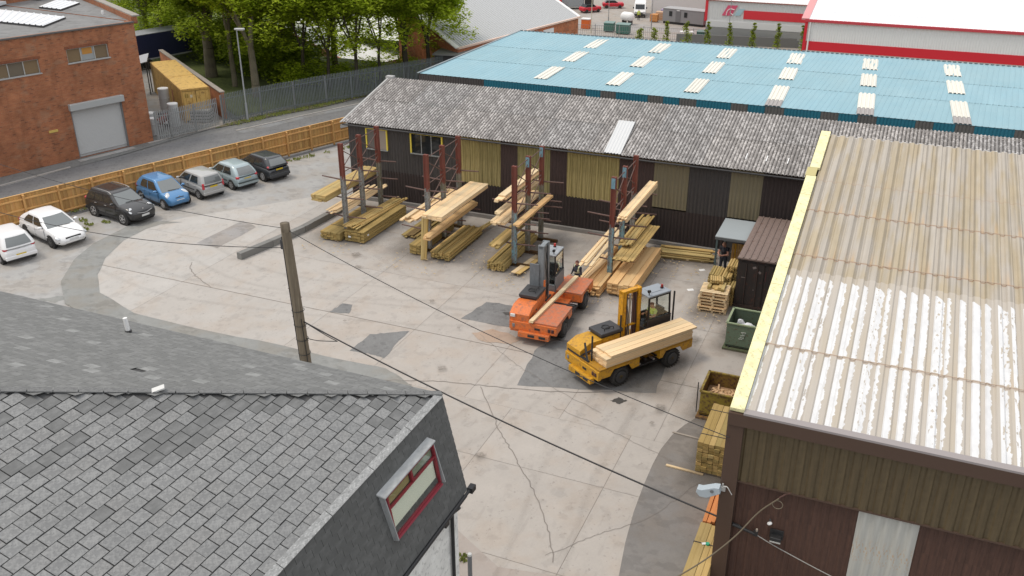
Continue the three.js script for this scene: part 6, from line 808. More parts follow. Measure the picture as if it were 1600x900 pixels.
{
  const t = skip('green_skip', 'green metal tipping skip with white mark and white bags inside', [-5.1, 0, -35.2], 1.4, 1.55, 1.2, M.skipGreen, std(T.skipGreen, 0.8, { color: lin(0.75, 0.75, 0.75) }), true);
  const mk = [[[0.62, 0.55], [0.78, 0.55]], [[0.66, 0.62], [0.84, 0.62]], [[0.8, 0.55], [0.88, 0.85]], [[0.7, 0.86], [0.9, 0.88]], [[0.72, 0.86], [0.83, 0.74]], [[0.83, 0.74], [0.68, 0.7]]];
  part(t, 'painted_mark', mk.map(([a, b]) => bar([a[0] - 0.08, a[1], 0.004], [b[0] - 0.08, b[1], 0.004], 0.045, 0.006)), flat(0.66, 0.68, 0.65, 0.8)); part(t, 'castor', [rod([0.15, 0.09, 0.02], [0.2, 0.09, 0.02], 0.08), rod([1.05, 0.09, 0.02], [1.1, 0.09, 0.02], 0.08)], M.rubber);
  const blob = (s) => { const g = new THREE.IcosahedronGeometry(1, 3), p = g.attributes.position, v = V(); for (let i = 0; i < p.count; i++) { v.fromBufferAttribute(p, i); const k = 0.75 + 0.5 * nz(v.x * 0.3 + s, v.y * 0.3 + v.z * 0.21); p.setXYZ(i, v.x * k, v.y * k, v.z * k); } g.computeVertexNormals(); return boxUV(g); };
  single('white_bag', put(blob(0.1), [-4.3, 0.88, -35.62], [0, 0.3, 0.1], [0.34, 0.24, 0.2]), flat(0.72, 0.73, 0.76, 0.5), 'crumpled white plastic bag lying flat in the green skip', 'bag'); single('white_bag', put(blob(0.6), [-4.58, 1.0, -35.75], [0.2, 0.9, 0.5], [0.16, 0.3, 0.15]), flat(0.74, 0.75, 0.78, 0.5), 'white plastic bag standing up at the left inside the green skip', 'bag');
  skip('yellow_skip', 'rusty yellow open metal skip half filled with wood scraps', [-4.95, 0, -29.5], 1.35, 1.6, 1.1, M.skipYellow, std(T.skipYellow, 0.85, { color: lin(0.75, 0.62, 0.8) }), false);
  const sc_ = []; for (let i = 0; i < 70; i++) sc_.push(bx(rr(0.15, 0.5), 0.02, rr(0.05, 0.1), [-4.28 + rr(-0.45, 0.45), 0.55 + rr(0, 0.1), -30.3 + rr(-0.55, 0.55)], [rr(-0.3, 0.3), rr(0, 3), rr(-0.3, 0.3)])); stuff('wood_scraps', sc_, std(T.pine, 0.85, { color: lin(0.75, 0.68, 0.66) }), 'pale wood scraps filling the yellow skip', 'scraps'); stuff('wood_scraps', [bx(1.22, 0.38, 1.46, [-4.275, 0.36, -30.3])], std(T.pine, 0.9, { color: lin(0.4, 0.33, 0.3) }), 'sawdust packed under the scraps in the yellow skip', 'scraps');
  single('steel_stake', [rod([-5.1, 0.0, -29.8], [-5.12, 1.25, -29.85], 0.02)], M.black, 'thin dark stake standing beside the yellow skip', 'stake');
}
for (const [x, z, l] of [[-7.75, -42.89, 'white scrap of paper on the concrete near the shelter'], [-7.75, -40.34, 'white scrap of paper on the concrete left of the pallet stack']]) single('paper_scrap', bx(0.3, 0.006, 0.22, [x, 0.008, z], [0.02, 0.5, 0.03]), M.white, l, 'paper');
{ const t = thing('bollard', 'grey steel bollard with pale cap beside the slate house', 'bollard', [-9.1, 0, -18.35]); part(t, 'post', rod([0, 0, 0], [0, 0.96, 0], 0.065, 0.065, 16), flat(0.15, 0.16, 0.17, 0.6)); part(t, 'cap', rod([0, 0.96, 0], [0, 1.02, 0], 0.07, 0.06, 16), flat(0.5, 0.51, 0.5, 0.6)); }
// ---------- telegraph pole and cables ----------
{
  const t = thing('telegraph_pole', 'leaning weathered wooden telegraph pole in front of the slate roof', 'pole', [-18.9, 0, -24.8]), top = [-0.27, 7.3, 0.11], at = h => [top[0] * h / 7.3, h, top[2] * h / 7.3];
  const n = 30, rings = []; for (let i = 0; i <= n; i++) { const h = i / n * 7.3, r = mix(0.212, 0.168, i / n), c = at(h), ring = []; for (let k = 0; k < 14; k++) { const a = k / 14 * 6.283, q = r * (1 + 0.09 * (nz(k / 14, h * 0.12) - 0.5)); ring.push([c[0] + Math.cos(a) * q, h, c[2] - Math.sin(a) * q]); } rings.push(ring); }
  const g = loft(rings), u = g.attributes.uv, p = g.attributes.position; for (let i = 0; i < u.count; i++) u.setXY(i, Math.atan2(p.getZ(i), p.getX(i)) * 0.16, p.getY(i)); part(t, 'pole_shaft', g, M.pole);
  part(t, 'climbing_step', [3.2, 3.6, 4.4, 4.75, 2.6].map((h, i) => bar([at(h)[0], h, at(h)[2]], [at(h)[0] + (i % 2 ? -0.22 : 0.2), h + 0.02, at(h)[2] + (i % 2 ? 0.1 : -0.08)], 0.02)), M.rustSteel);
  part(t, 'cable_clip', [1.5, 2.1, 2.7, 3.3, 3.9].map(h => put(boxUV(new THREE.TorusGeometry(0.225, 0.012, 6, 18)), at(h), [Math.PI / 2, 0, 0])), M.black);
  part(t, 'riser_cable', [tube([[at(6.8)[0] - 0.15, 6.8, at(6.8)[2] + 0.1], [at(5)[0] - 0.17, 5, at(5)[2] + 0.1], [at(3)[0] - 0.18, 3, at(3)[2] + 0.1], [at(0.5)[0] - 0.19, 0.5, 0.1]], 0.016), tube([[at(3.6)[0] + 0.16, 3.6, 0.16], [at(2.5)[0] + 0.18, 2.5, 0.16], [at(1)[0] + 0.19, 1, 0.16], [0.2, 0.2, 0.16]], 0.014)], M.black);
  part(t, 'junction_box', rb(0.14, 0.36, 0.1, 0.02, [at(6.5)[0] - 0.17, 6.5, at(6.5)[2] + 0.08]), M.darkGrey);
  const sag = (a, b, s, n = 16) => Array.from({ length: n + 1 }, (_, i) => { const k = i / n; return [mix(a[0], b[0], k), mix(a[1], b[1], k) - 4 * s * k * (1 - k), mix(a[2], b[2], k)]; });
  const X = (h, dx = 0) => [-18.9 + at(h)[0] + dx, h, -24.8 + at(h)[2]];
  single('overhead_cable', [tube(sag(X(3.45, 0.15), [-2.04, 2.49, -20.72], 0.25), 0.027, 6, 60), tube([X(3.45, 0.15), [-17.6, 3.22, -24.45], [-17.2, 3.14, -24.4]], 0.016), tube([X(2.75, 0.17), [-18.2, 2.86, -24.6], [-17.2, 3.14, -24.4]], 0.016)], M.black, 'thick black cable from the pole foot to the near shed wall', 'cable');
  single('overhead_cable', tube(sag(X(7.05, 0.1), [-2.6, 5.3, -20.6], 0.35), 0.013, 5, 60), M.black, 'thin cable from the pole top across the yard to the shed', 'cable');
  single('overhead_cable', tube(sag(X(6.35, -0.1), [-39, 4.4, -27.2], 0.55), 0.014, 5, 60), M.black, 'sagging cable running left from the pole over the parked cars', 'cable');
  single('overhead_cable', tube(sag(X(7.1, -0.1), [-40, 7.2, -27.2], 0.45), 0.011, 5, 60), M.black, 'upper thin cable running left from the pole top', 'cable');
}
// things on the near shed front
{
  const t = thing('floodlight', 'grey floodlight on a bracket at the near shed corner', 'floodlight', [-2.62, 3.66, -20.62]);
  part(t, 'housing', [ext([[-0.66, -0.18], [-0.56, -0.3], [-0.36, -0.29], [-0.02, -0.06], [-0.06, 0.12], [-0.2, 0.1], [-0.52, -0.06], [-0.64, -0.06]], 0.2, [0, 0, 0], [0, 0, 0], 0.02)], flat(0.4, 0.46, 0.5, 0.45)); part(t, 'bracket', [rod([0, 0.0, 0.0], [0, 0.16, 0.02], 0.025), bx(0.12, 0.12, 0.16, [0.02, 0, -0.02])], flat(0.35, 0.35, 0.34, 0.6)); part(t, 'knob', rod([-0.24, -0.02, 0.2], [-0.24, -0.02, 0.25], 0.05), flat(0.15, 0.16, 0.17, 0.6)); part(t, 'flex', tube([[0.02, 0.1, 0.05], [0.12, 0.13, 0.08], [0.2, 0.02, 0.08], [0.26, -0.12, 0.03]], 0.013), flat(0.6, 0.6, 0.58, 0.6));
}
{
  const t = thing('wall_lamp', 'small black lamp box on the brown wall of the near shed', 'lamp', [-1.09, 2.4, -20.8]); part(t, 'housing', rb(0.3, 0.14, 0.2, 0.03, [0, 0, 0.1]), M.black); part(t, 'lens', bx(0.28, 0.04, 0.02, [0, -0.06, 0.2]), flat(0.45, 0.45, 0.43, 0.3)); part(t, 'back_plate', rb(0.36, 0.3, 0.03, 0.01, [0, 0.06, 0.0]), M.black);
  const b = thing('wall_sensor', 'small white sensor above the black lamp box', 'sensor', [-1.3, 2.82, -20.78]); part(b, 'dome', put(boxUV(new THREE.SphereGeometry(0.06, 12, 8)), [0, 0, 0.06], [0, 0, 0.5], [1.2, 0.8, 1]), M.white); part(b, 'mount', bx(0.05, 0.1, 0.05, [0, 0.05, 0.02]), M.darkGrey);
  const h = thing('cable_bracket', 'rusty hook bracket with a wire loop under the shed cladding', 'bracket', [-1.0, 3.86, -20.75]); part(h, 'hook', [rod([0, 0, 0], [0.1, 0.06, 0.02], 0.02), rod([0, 0, 0], [-0.16, -0.12, 0.08], 0.022)], M.rustSteel); part(h, 'loop', put(boxUV(new THREE.TorusGeometry(0.13, 0.012, 6, 20)), [-0.17, -0.34, 0.08]), flat(0.2, 0.17, 0.12, 0.8));
  const n = thing('cable_clamp', 'black cable clamp where the thick cable meets the shed wall', 'clamp', [-2.0, 2.46, -20.72]); part(n, 'sleeve', [rod([-0.25, 0.04, 0.02], [0.35, -0.08, 0.03], 0.045), bx(0.12, 0.16, 0.08, [0.38, -0.06, 0.02])], M.black); part(n, 'insulator', rod([0.4, -0.02, 0.02], [0.4, 0.1, 0.04], 0.03), flat(0.35, 0.3, 0.25, 0.6));
  single('wall_cable', tube([[-1.7, 2.4, -20.7], [-1.2, 2.2, -20.68], [-0.2, 1.85, -20.68], [0.6, 1.6, -20.68], [2, 1.2, -20.68]], 0.014), flat(0.33, 0.32, 0.3, 0.7), 'grey cable running down along the brown wall below the lamp', 'cable');
  single('guy_wire', tube([[-1.15, 3.74, -20.66], [-1.6, 3.2, -20.6], [-2.1, 2.45, -20.3], [-2.7, 1.75, -20.0], [-3.4, 1.1, -19.7], [-4.2, 0.5, -19.3]], 0.02), flat(0.16, 0.13, 0.09, 0.9), 'brown wire from the hook bracket down past the timber pack', 'wire');
}
// ---------- beyond the fences ----------
{
  const t = thing('yellow_container', 'faded yellow shipping container behind the palisade gate', 'container', [-51.22, 0, -55.16], Math.atan2(0.6, -0.8)), L = 12.2, W = 2.1, H = 2.6;
  part(t, 'side_wall', [ribbed([L, 0.15, 0], [0, 0.15, 0], [0, H - 0.08, 0], [L, H - 0.08, 0], 0.28, 0.036, 'trap'), ribbed([0, 0.15, W], [L, 0.15, W], [L, H - 0.08, W], [0, H - 0.08, W], 0.28, 0.036, 'trap')], std(T.contYellow, 0.7, { color: lin(0.72, 0.72, 0.72) }));  // darker copy of the yellow: shade put into the side colour
  part(t, 'roof', [bx(L, 0.04, W, [L / 2, H, W / 2]), bx(0.1, 0.03, W, [L * 0.42, H + 0.03, W / 2])], M.contYellow);
  for (const z of [0.02, 1.06]) { const d = part(t, 'door', bx(0.05, H - 0.35, 1.0, [-0.02, H / 2, z + 0.52]), M.contYellow); part(d, 'lock_rod', [0.3, 0.75].map(k => rod([-0.07, 0.25, z + k], [-0.07, H - 0.2, z + k], 0.02)), M.contYellow); part(d, 'hinge', [0.5, 1.2, 1.9].map(y => bx(0.03, 0.08, 0.12, [-0.05, y, z + (z > 1 ? 0.95 : 0.08)])), M.contYellow); }
  part(t, 'frame', [bx(0.14, H, 0.12, [0, H / 2, 0.02]), bx(0.14, H, 0.12, [0, H / 2, W - 0.02]), bx(0.14, 0.16, W, [0, H - 0.06, W / 2]), bx(L, 0.12, 0.08, [L / 2, H - 0.05, 0]), bx(L, 0.14, 0.08, [L / 2, 0.1, 0])], std(T.contYellow, 0.7, { color: lin(0.8, 0.75, 0.7) }));
  part(t, 'door_sticker', bx(0.01, 0.22, 0.2, [-0.055, 2.05, 0.72]), flat(0.72, 0.66, 0.5, 0.6)); part(t, 'door_sticker', bx(0.01, 0.3, 0.26, [-0.055, 2.1, 0.35]), flat(0.36, 0.24, 0.06, 0.7)); part(t, 'side_stain', bx(0.45, 1.3, 0.01, [3.6, 1.3, -0.04], [0, 0, 0.1]), flat(0.28, 0.11, 0.05, 0.9));
}
{
  const t = thing('low_brick_wall', 'low orange brick wall with pale coping beside the yellow container', 'wall', [0, 0, 0]); part(t, 'wall', bar([-49.2, 1.05, -57.45], [-66, 1.05, -69.2], 0.28, 2.1), std(T.brick, 0.9, { color: lin(1.15, 1.15, 1.1) })); part(t, 'coping', bar([-49.2, 2.13, -57.45], [-66, 2.13, -69.2], 0.4, 0.09), std(T.concrete, 0.9, { color: lin(0.85, 0.8, 0.75) }));
  const u = thing('semi_trailer', 'dark navy box trailer with grey roof behind the container', 'trailer', [-68.6, 0, -68.4], 1.35); part(u, 'box', rb(9, 2.3, 2.5, 0.05, [2.0, 2.15, -1.2]), flat(0.022, 0.026, 0.075, 0.5)); part(u, 'roof', bx(9.02, 0.05, 2.5, [2, 3.32, -1.2]), flat(0.32, 0.33, 0.36, 0.6)); part(u, 'side_rail', bx(9, 0.14, 2.5, [2, 0.96, -1.2]), flat(0.4, 0.4, 0.42, 0.6)); for (const x of [-1, 0.2, 1.4]) { const w = part(u, 'wheel', [rod([x, 0.5, 0.05], [x, 0.5, -0.3], 0.5, 0.5, 18)], M.rubber); part(w, 'hub', rod([x, 0.5, 0.06], [x, 0.5, 0.09], 0.22), M.darkGrey); }
}
{
  const B = (name, label, x, z, r, h, m) => { const t = thing(name, label, 'drum', [x, 0, z]); part(t, 'drum_body', [rod([0, 0, 0], [0, h, 0], r, r, 18), ...[0.33, 0.66].map(k => put(boxUV(new THREE.TorusGeometry(r, 0.025, 6, 20)), [0, h * k, 0], [Math.PI / 2, 0, 0]))], m); part(t, 'lid', rod([0, h, 0], [0, h + 0.07, 0], r * 1.02, r * 0.98, 18), M.white); };
  const gm = flat(0.5, 0.52, 0.52, 0.5); B('white_drum', 'tall white drum stack standing left of the yellow container', -54.4, -56.6, 0.42, 2.1, gm); B('white_drum', 'white lidded drum standing just inside the palisade gate', -51.4, -54.2, 0.4, 1.7, gm); B('white_drum', 'white drum in the corner by the brick building', -51.9, -52.2, 0.36, 1.4, gm); B('white_drum', 'small white drum nearest the brick building corner', -51.2, -51.6, 0.3, 1.2, gm);
  const t = thing('scrap_heap', 'dark heap of scrap beside the white drums', 'scrap', [-52.3, 0, -53.6]); for (let i = 0; i < 14; i++) part(t, 'scrap_piece', rb(rr(0.3, 0.9), rr(0.1, 0.4), rr(0.3, 0.7), 0.03, [rr(-0.9, 1.0), rr(0.2, 0.9), rr(-0.9, 0.9)], [rr(-0.5, 0.5), rr(0, 3), rr(-0.4, 0.4)]), i % 4 ? M.darkGrey : i % 3 ? M.white : flat(0.2, 0.05, 0.04, 0.7));
  const w = thing('wooden_crate', 'white sheeted crate seen through the palisade gate', 'crate', [-50.5, 0, -56.2], 0.4); part(w, 'crate_body', bx(1.6, 0.9, 1.0, [0, 0.5, 0]), flat(0.4, 0.41, 0.4, 0.8)); part(w, 'crate_slat', [0.25, 0.5, 0.75].map(y => bx(1.64, 0.06, 1.04, [0, y, 0])), M.darkGrey);
  const s = thing('site_cabin', 'pale tilted sheet cover behind the yellow container', 'cover', [-61.5, 0, -61.6], 0.6); part(s, 'sheet', bx(1.8, 0.06, 1.5, [0, 2.9, 0], [0.3, 0, 0.25]), flat(0.4, 0.41, 0.44, 0.6)); part(s, 'frame', [bx(0.08, 2.8, 0.08, [-0.7, 1.4, 0.5]), bx(0.08, 2.9, 0.08, [0.7, 1.4, 0.5]), bx(0.08, 2.8, 0.08, [0.7, 1.4, -0.5])], M.darkGrey);
}
function lampPost(label, x, y, z, h, m, head = true) { const t = thing('lamp_post', label, 'lamp post', [x, y, z]); part(t, 'post', [rod([0, 0, 0], [0, 1.4, 0], 0.09, 0.09, 10), rod([0, 1.4, 0], [0, h, 0], 0.06, 0.045, 8)], m); if (head) { const k = part(t, 'lamp_head', rb(0.85, 0.14, 0.26, 0.05, [0.28, h + 0.03, 0], [0, 0, 0.06]), flat(0.5, 0.51, 0.51, 0.5)); part(k, 'lamp_lens', bx(0.6, 0.02, 0.2, [0.36, h - 0.045, 0], [0, 0, 0.06]), M.white); } }
lampPost('slim grey lamp post beside the palisade fence and the wood', -47.27, 0, -57.73, 7.05, flat(0.36, 0.38, 0.39, 0.5));
lampPost('thin grey lamp post in front of the pale grey roof', -46.2, -1, -98.5, 5.5, flat(0.3, 0.31, 0.31, 0.6)); lampPost('dark lamp post at the right end of the pale grey roof', -42.6, -2, -110.6, 8.5, M.darkGrey);
// depot on lower ground
struct('bank', quads([[[-60, -7, -108], [60, -7, -108], [60, -0.06, -93], [-60, -0.06, -93]]]), M.scrub);
{
  const t = thing('grey_roof_building', 'orange brick building with wide pale grey roof behind the blue warehouse', 'building', [-38.12, 0, -77.02]), A = [0, 3, 0], B = [4.29, 3, -21.55], C = [1.03, 5.05, -21.0], D = [-4.6, 5.05, -6.2], roofM = flat(0.42, 0.43, 0.435, 0.7), br = std(T.brick, 0.9, { color: lin(1.35, 1.2, 1.15) });
  const A2 = [-3.4, 3.4, -2.9];
  part(t, 'roof', ribbed(A, B, [-3.6, 6.2, -25.5], [-9.6, 6.0, -6.0], 0.4, 0.04, 'rib'), roofM); part(t, 'roof', ribbed([-9.6, 6.0, -6.0], [-3.6, 6.2, -25.5], [-11, 4, -29], [-17, 4, -9], 0.4, 0.04, 'rib'), flat(0.74, 0.75, 0.75, 0.6));
  part(t, 'eaves_trim', bar([0, 2.95, 0.02], [4.3, 2.95, -21.55], 0.3, 0.16), flat(0.75, 0.55, 0.45, 0.6)); part(t, 'verge_trim', [bar(B, [-3.6, 6.2, -25.5], 0.4, 0.14), bar(A, [-9.6, 6.0, -6.0], 0.5, 0.1)], M.white);
  part(t, 'wall', [quads([[[0, -7, 0], [4.25, -7, -21.4], [4.25, 2.9, -21.4], [0, 2.9, 0]]]), quads([[[4.25, -7, -21.4], [-3.6, -7, -25.4], [-3.6, 6, -25.4], [4.25, 2.9, -21.4]]]), quads([[[-9.6, 0, -6], [0, 0, 0], [0, 2.9, 0], [-9.6, 5.9, -6]]])], br);
  part(t, 'window', bar([2.86, 1.9, -14.4], [3.25, 1.9, -16.4], 0.06, 1.3), M.white);
  part(t, 'rooflight', Array.from({ length: 8 }, (_, i) => bx(0.9, 0.05, 0.6, [-9.1 + i * 0.75 - 1.6, 5.78, -7.6 - i * 2.3], [0, 0.3, 0.2])), flat(0.5, 0.51, 0.51, 0.6));
}
{
  const t = thing('white_roof_building', 'building with bright white sheet roof and rusty red verge seen between the trees', 'building', [-54.8, -7, -86.4]), E = [0, 5, 0], R = [-14.6, 8.5, -3.9], E2 = [6, 5, -26], R2 = [-9, 8.5, -30];
  part(t, 'roof', ribbed(E, E2, R2, R, 0.4, 0.04, 'rib'), flat(0.78, 0.78, 0.76, 0.6)); part(t, 'roof', ribbed(R, R2, [-24, 5, -34], [-29, 5, -8], 0.4, 0.04, 'rib'), flat(0.7, 0.7, 0.69, 0.6));
  part(t, 'verge_trim', bar([E[0], E[1] + 0.03, E[2]], [R[0], R[1] + 0.03, R[2]], 0.2, 0.12), flat(0.45, 0.16, 0.1, 0.6));
  part(t, 'gable_wall', quads([[[-29, 0, -8], [-14.6, 0, -3.9], R, [-29, 5, -8]], [[-14.6, 0, -3.9], [-6, 0, -1.6], [-6, 6.4, -1.6], R]]), flat(0.25, 0.255, 0.25, 0.9)); part(t, 'brick_gable', quads([[[-6, 0, -1.6], [0, 0, 0], E, [-6, 6.4, -1.6]]]), flat(0.2, 0.09, 0.055, 0.9)); part(t, 'side_wall', quads([[[0, 0, 0], [6, 0, -26], E2, E]]), flat(0.2, 0.1, 0.06, 0.9));
}
{ const t = thing('flat_roof_hut', 'low hut with flat grey roof behind the fence end', 'hut', [-38.6, 0, -77.6], 0.2); part(t, 'roof', bx(3.6, 0.14, 3.2, [0, 2.5, 0]), flat(0.2, 0.2, 0.195, 0.9)); part(t, 'wall', bx(3.3, 2.4, 2.9, [0, 1.2, 0]), flat(0.05, 0.05, 0.05, 0.9)); }
{
  const G = -7, t = thing('white_warehouse', 'white warehouse with red trim and broad red band at upper right', 'warehouse', [-12.2, G, -122.4]), X = 40, red = flat(0.62, 0.018, 0.035, 0.5), wall = flat(0.74, 0.75, 0.755, 0.6), H = 7.5;
  part(t, 'wall', ribbed([0, 0, 0], [X, 0, 0], [X, H, 0], [0, H, 0], 0.3, 0.03, 'trap'), wall); part(t, 'red_band', bx(X, 1.1, 0.06, [X / 2 + 0.25, 4.45, 0.06]), red); part(t, 'eaves_trim', bx(X + 0.3, 0.32, 0.3, [X / 2, H, 0.1]), flat(0.55, 0.06, 0.08, 0.5)); part(t, 'corner_trim', bx(0.35, H, 0.2, [0.05, H / 2, 0.06]), red); part(t, 'drainpipe', rod([0.5, 0, 0.14], [0.5, H, 0.14], 0.1), M.white);
  part(t, 'roof', ribbed([-0.1, H + 0.1, 0.2], [X, H + 0.1, 0.2], [X, H + 4.6, -24], [-0.1, H + 4.6, -24], 0.5, 0.05, 'rib'), flat(0.85, 0.86, 0.87, 0.5)); part(t, 'verge_trim', bar([-0.15, H + 0.15, 0.2], [-0.15, H + 4.7, -24], 0.9, 0.2), flat(0.66, 0.3, 0.3, 0.5)); part(t, 'gable_wall', quads([[[0, 0, -24], [0, 0, 0], [0, H, 0], [0, H + 4.5, -24]]]), wall);
  for (let i = 0; i < 10; i++) for (let j = 0; j < 2; j++) { const o = part(t, 'rooflight', bx(1.9, 0.04, 3.0, [2.6 + i * 3.6 + j * 0.6, H + 0.95 + j * 1.5, -4.3 - j * 8], [0.184, 0, 0]), flat(0.68, 0.69, 0.7, 0.5)); }
  part(t, 'wall_vent', rb(0.5, 0.3, 0.4, 0.1, [25.1, 4.95, 0.2]), M.darkGrey);
}
{
  const t = thing('logo_warehouse', 'white industrial unit with red stripe and slanted pink and blue emblem', 'warehouse', [-29.2, -7, -145]), red = flat(0.62, 0.03, 0.045, 0.5), X = 17;
  part(t, 'wall', ribbed([0, 2.2, 0], [X, 2.2, 0], [X, 6.15, 0], [0, 6.15, 0], 0.4, 0.03, 'rib'), flat(0.6, 0.61, 0.61, 0.6)); part(t, 'base_wall', bx(X, 1.2, 0.1, [X / 2, 1.6, 0.06]), flat(0.26, 0.265, 0.26, 0.8)); part(t, 'base_band', bx(X, 0.9, 0.14, [X / 2, 2.75, 0.05]), flat(0.62, 0.63, 0.63, 0.6)); part(t, 'lower_wall', bx(X, 1.2, 0.1, [X / 2, 0.6, 0.0]), flat(0.4, 0.41, 0.41, 0.7));
  part(t, 'red_stripe', bx(9.3, 1.25, 0.06, [10.2, 4.32, 0.06]), red); part(t, 'corner_trim', bx(0.4, 3.2, 0.12, [-0.1, 4.7, 0.06]), red); part(t, 'eaves_trim', bx(X + 0.4, 0.12, 0.2, [X / 2, 6.18, 0.1]), flat(0.3, 0.1, 0.08, 0.6)); part(t, 'roof', ribbed([-0.2, 6.2, 0.2], [X, 6.2, 0.2], [X, 9, -16], [-0.2, 9, -16], 0.5, 0.05, 'rib'), M.white); part(t, 'side_wall', quads([[[0, 0, -16], [0, 0, 0], [0, 6.1, 0], [0, 9, -16]]]), red);
  part(t, 'emblem', ext([[2.3, 4.03], [3.75, 4.08], [4.6, 5.6], [3.1, 5.55]], 0.05, [0, 0, 0.06]), flat(0.62, 0.09, 0.17, 0.5)); part(t, 'emblem', ext([[4.15, 4.12], [5.0, 4.15], [5.7, 5.15], [4.75, 5.1]], 0.05, [0, 0, 0.06]), flat(0.36, 0.52, 0.58, 0.5)); part(t, 'emblem_line', [tube([[2.95, 4.1, 0.13], [3.1, 4.75, 0.13], [3.5, 5.05, 0.13], [4.15, 4.95, 0.13]], 0.06), tube([[3.6, 4.98, 0.13], [3.55, 4.5, 0.13], [3.95, 4.2, 0.13]], 0.06)], M.white);
}
{
  const G = -7; let t = thing('site_cabin', 'grey portable cabin with door and two small windows in the depot yard', 'cabin', [-39.6, G, -159.2], -0.22); part(t, 'cabin_body', rb(7.6, 2.1, 2.6, 0.05, [3.8, 1.4, -1.3]), flat(0.24, 0.24, 0.245, 0.7)); part(t, 'roof', bx(7.7, 0.1, 2.7, [3.8, 2.5, -1.3]), flat(0.36, 0.36, 0.36, 0.7)); part(t, 'door', bx(0.9, 1.8, 0.05, [2.9, 1.3, 0.03]), flat(0.15, 0.15, 0.155, 0.6)); part(t, 'window', bx(0.55, 0.8, 0.05, [1.5, 1.7, 0.03]), M.darkGlass); part(t, 'window', bx(0.55, 0.8, 0.05, [4.3, 1.7, 0.03]), M.darkGlass); part(t, 'skirt', bx(7.4, 0.4, 2.4, [3.8, 0.2, -1.3]), M.black); part(t, 'door_light', bx(0.5, 0.12, 0.08, [2.9, 2.3, 0.06]), M.white);
  t = thing('salmon_roof_unit', 'industrial unit with red roof edge behind the portable cabin', 'building', [-44, G, -168]); part(t, 'roof', bx(16, 0.2, 8, [8, 5.4, -3], [0.15, 0, 0]), flat(0.55, 0.08, 0.12, 0.6)); part(t, 'wall', bx(15.6, 5, 7.6, [8, 2.5, -3]), flat(0.62, 0.6, 0.58, 0.7));
  t = thing('delivery_van', 'white panel van with its front towards us in the depot yard', 'van', [-44.9, G, -163.8], -Math.PI / 2 + 0.25); part(t, 'body', [rb(4.6, 1.9, 2.0, 0.15, [-2.6, 1.4, 0])], M.white); part(t, 'bonnet', [ext([[-0.4, 0.5], [0.7, 0.5], [0.72, 0.95], [0.5, 1.2], [-0.3, 2.2], [-0.6, 2.3]], 1.9, [0, 0, -0.95], [0, 0, 0], 0.06)], M.white); part(t, 'windscreen', bar([0.36, 1.45, 0], [-0.22, 2.15, 0], 1.6, 0.05), M.darkGlass); part(t, 'bumper', rb(0.2, 0.35, 1.95, 0.06, [0.72, 0.5, 0]), M.black); part(t, 'grille', bx(0.04, 0.2, 1.1, [0.79, 0.85, 0]), M.black); for (const s of [-1, 1]) { part(t, 'headlight', rb(0.12, 0.22, 0.3, 0.04, [0.72, 0.95, s * 0.75]), flat(0.5, 0.5, 0.5, 0.2)); part(t, 'wing_mirror', rb(0.15, 0.3, 0.2, 0.04, [0.0, 1.6, s * 1.15]), M.black); for (const x of [0.0, -3.8]) { const w = part(t, 'wheel', rod([x, 0.36, s * 0.8], [x, 0.36, s * 1.02], 0.36, 0.36, 16), M.rubber); part(w, 'rim', rod([x, 0.36, s * 1.02], [x, 0.36, s * 1.04], 0.2, 0.2, 12), M.steel); } }
  t = thing('storage_tank', 'white horizontal storage tank behind the blue roof ridge', 'tank', [-45.8, G, -155.9], -0.3); part(t, 'tank_body', [put(boxUV(new THREE.CapsuleGeometry(0.75, 1.1, 8, 18)), [1.1, 1.3, 0], [0, 0, Math.PI / 2])], M.white); part(t, 'saddle', [bx(0.2, 0.7, 1.2, [0.5, 0.35, 0]), bx(0.2, 0.7, 1.2, [1.7, 0.35, 0])], M.darkGrey);
  const bin = (label, x, z, w, h) => { t = thing('waste_bin', label, 'bin', [x, G, z]); part(t, 'bin_body', rb(w, h, 1.2, 0.06, [w / 2, h / 2 + 0.1, 0]), flat(0.05, 0.15, 0.12, 0.6)); part(t, 'lid', rb(w + 0.1, 0.15, 1.3, 0.05, [w / 2, h + 0.15, 0], [0.1, 0, 0]), flat(0.18, 0.27, 0.25, 0.6)); };
  bin('green waste bin with pale lid left of the white tank', -46.2, -147.6, 1.6, 1.3); bin('dark green waste bin in front of the white tank', -43.8, -146.4, 2.2, 1.4); bin('teal bin between the young trees', -30.6, -146, 1.5, 1.2);
  t = thing('orange_cabinet', 'small orange and white cabinet at the orange wall end', 'cabinet', [-50.3, G, -149]); part(t, 'cabinet_body', rb(1.4, 1.5, 1, 0.05, [0.4, 0.75, 0]), flat(0.6, 0.12, 0.02, 0.6)); part(t, 'lid', rb(1.5, 0.2, 1.1, 0.05, [0.4, 1.55, 0]), M.white);
  const redCar = (label, x, z, ry) => { t = thing('red_car', label, 'car', [x, G, z], ry); part(t, 'body', rb(4, 0.75, 1.75, 0.25, [0, 0.65, 0], [0, 0, 0], 3), flat(0.5, 0.015, 0.03, 0.3)); part(t, 'cabin', ext([[-1.6, 0.95], [1.0, 0.95], [0.3, 1.45], [-1.2, 1.45]], 1.4, [0, 0, -0.7], [0, 0, 0], 0.06), M.darkGlass); for (const a of [-1.25, 1.25]) for (const s of [-1, 1]) part(t, 'wheel', rod([a, 0.32, s * 0.7], [a, 0.32, s * 0.9], 0.32, 0.32, 14), M.rubber); };
  redCar('red car parked beside the white posts in the depot', -52.6, -172.6, 0.4); redCar('red car at the left beside the pale grey depot box', -54.9, -166, 0.9);
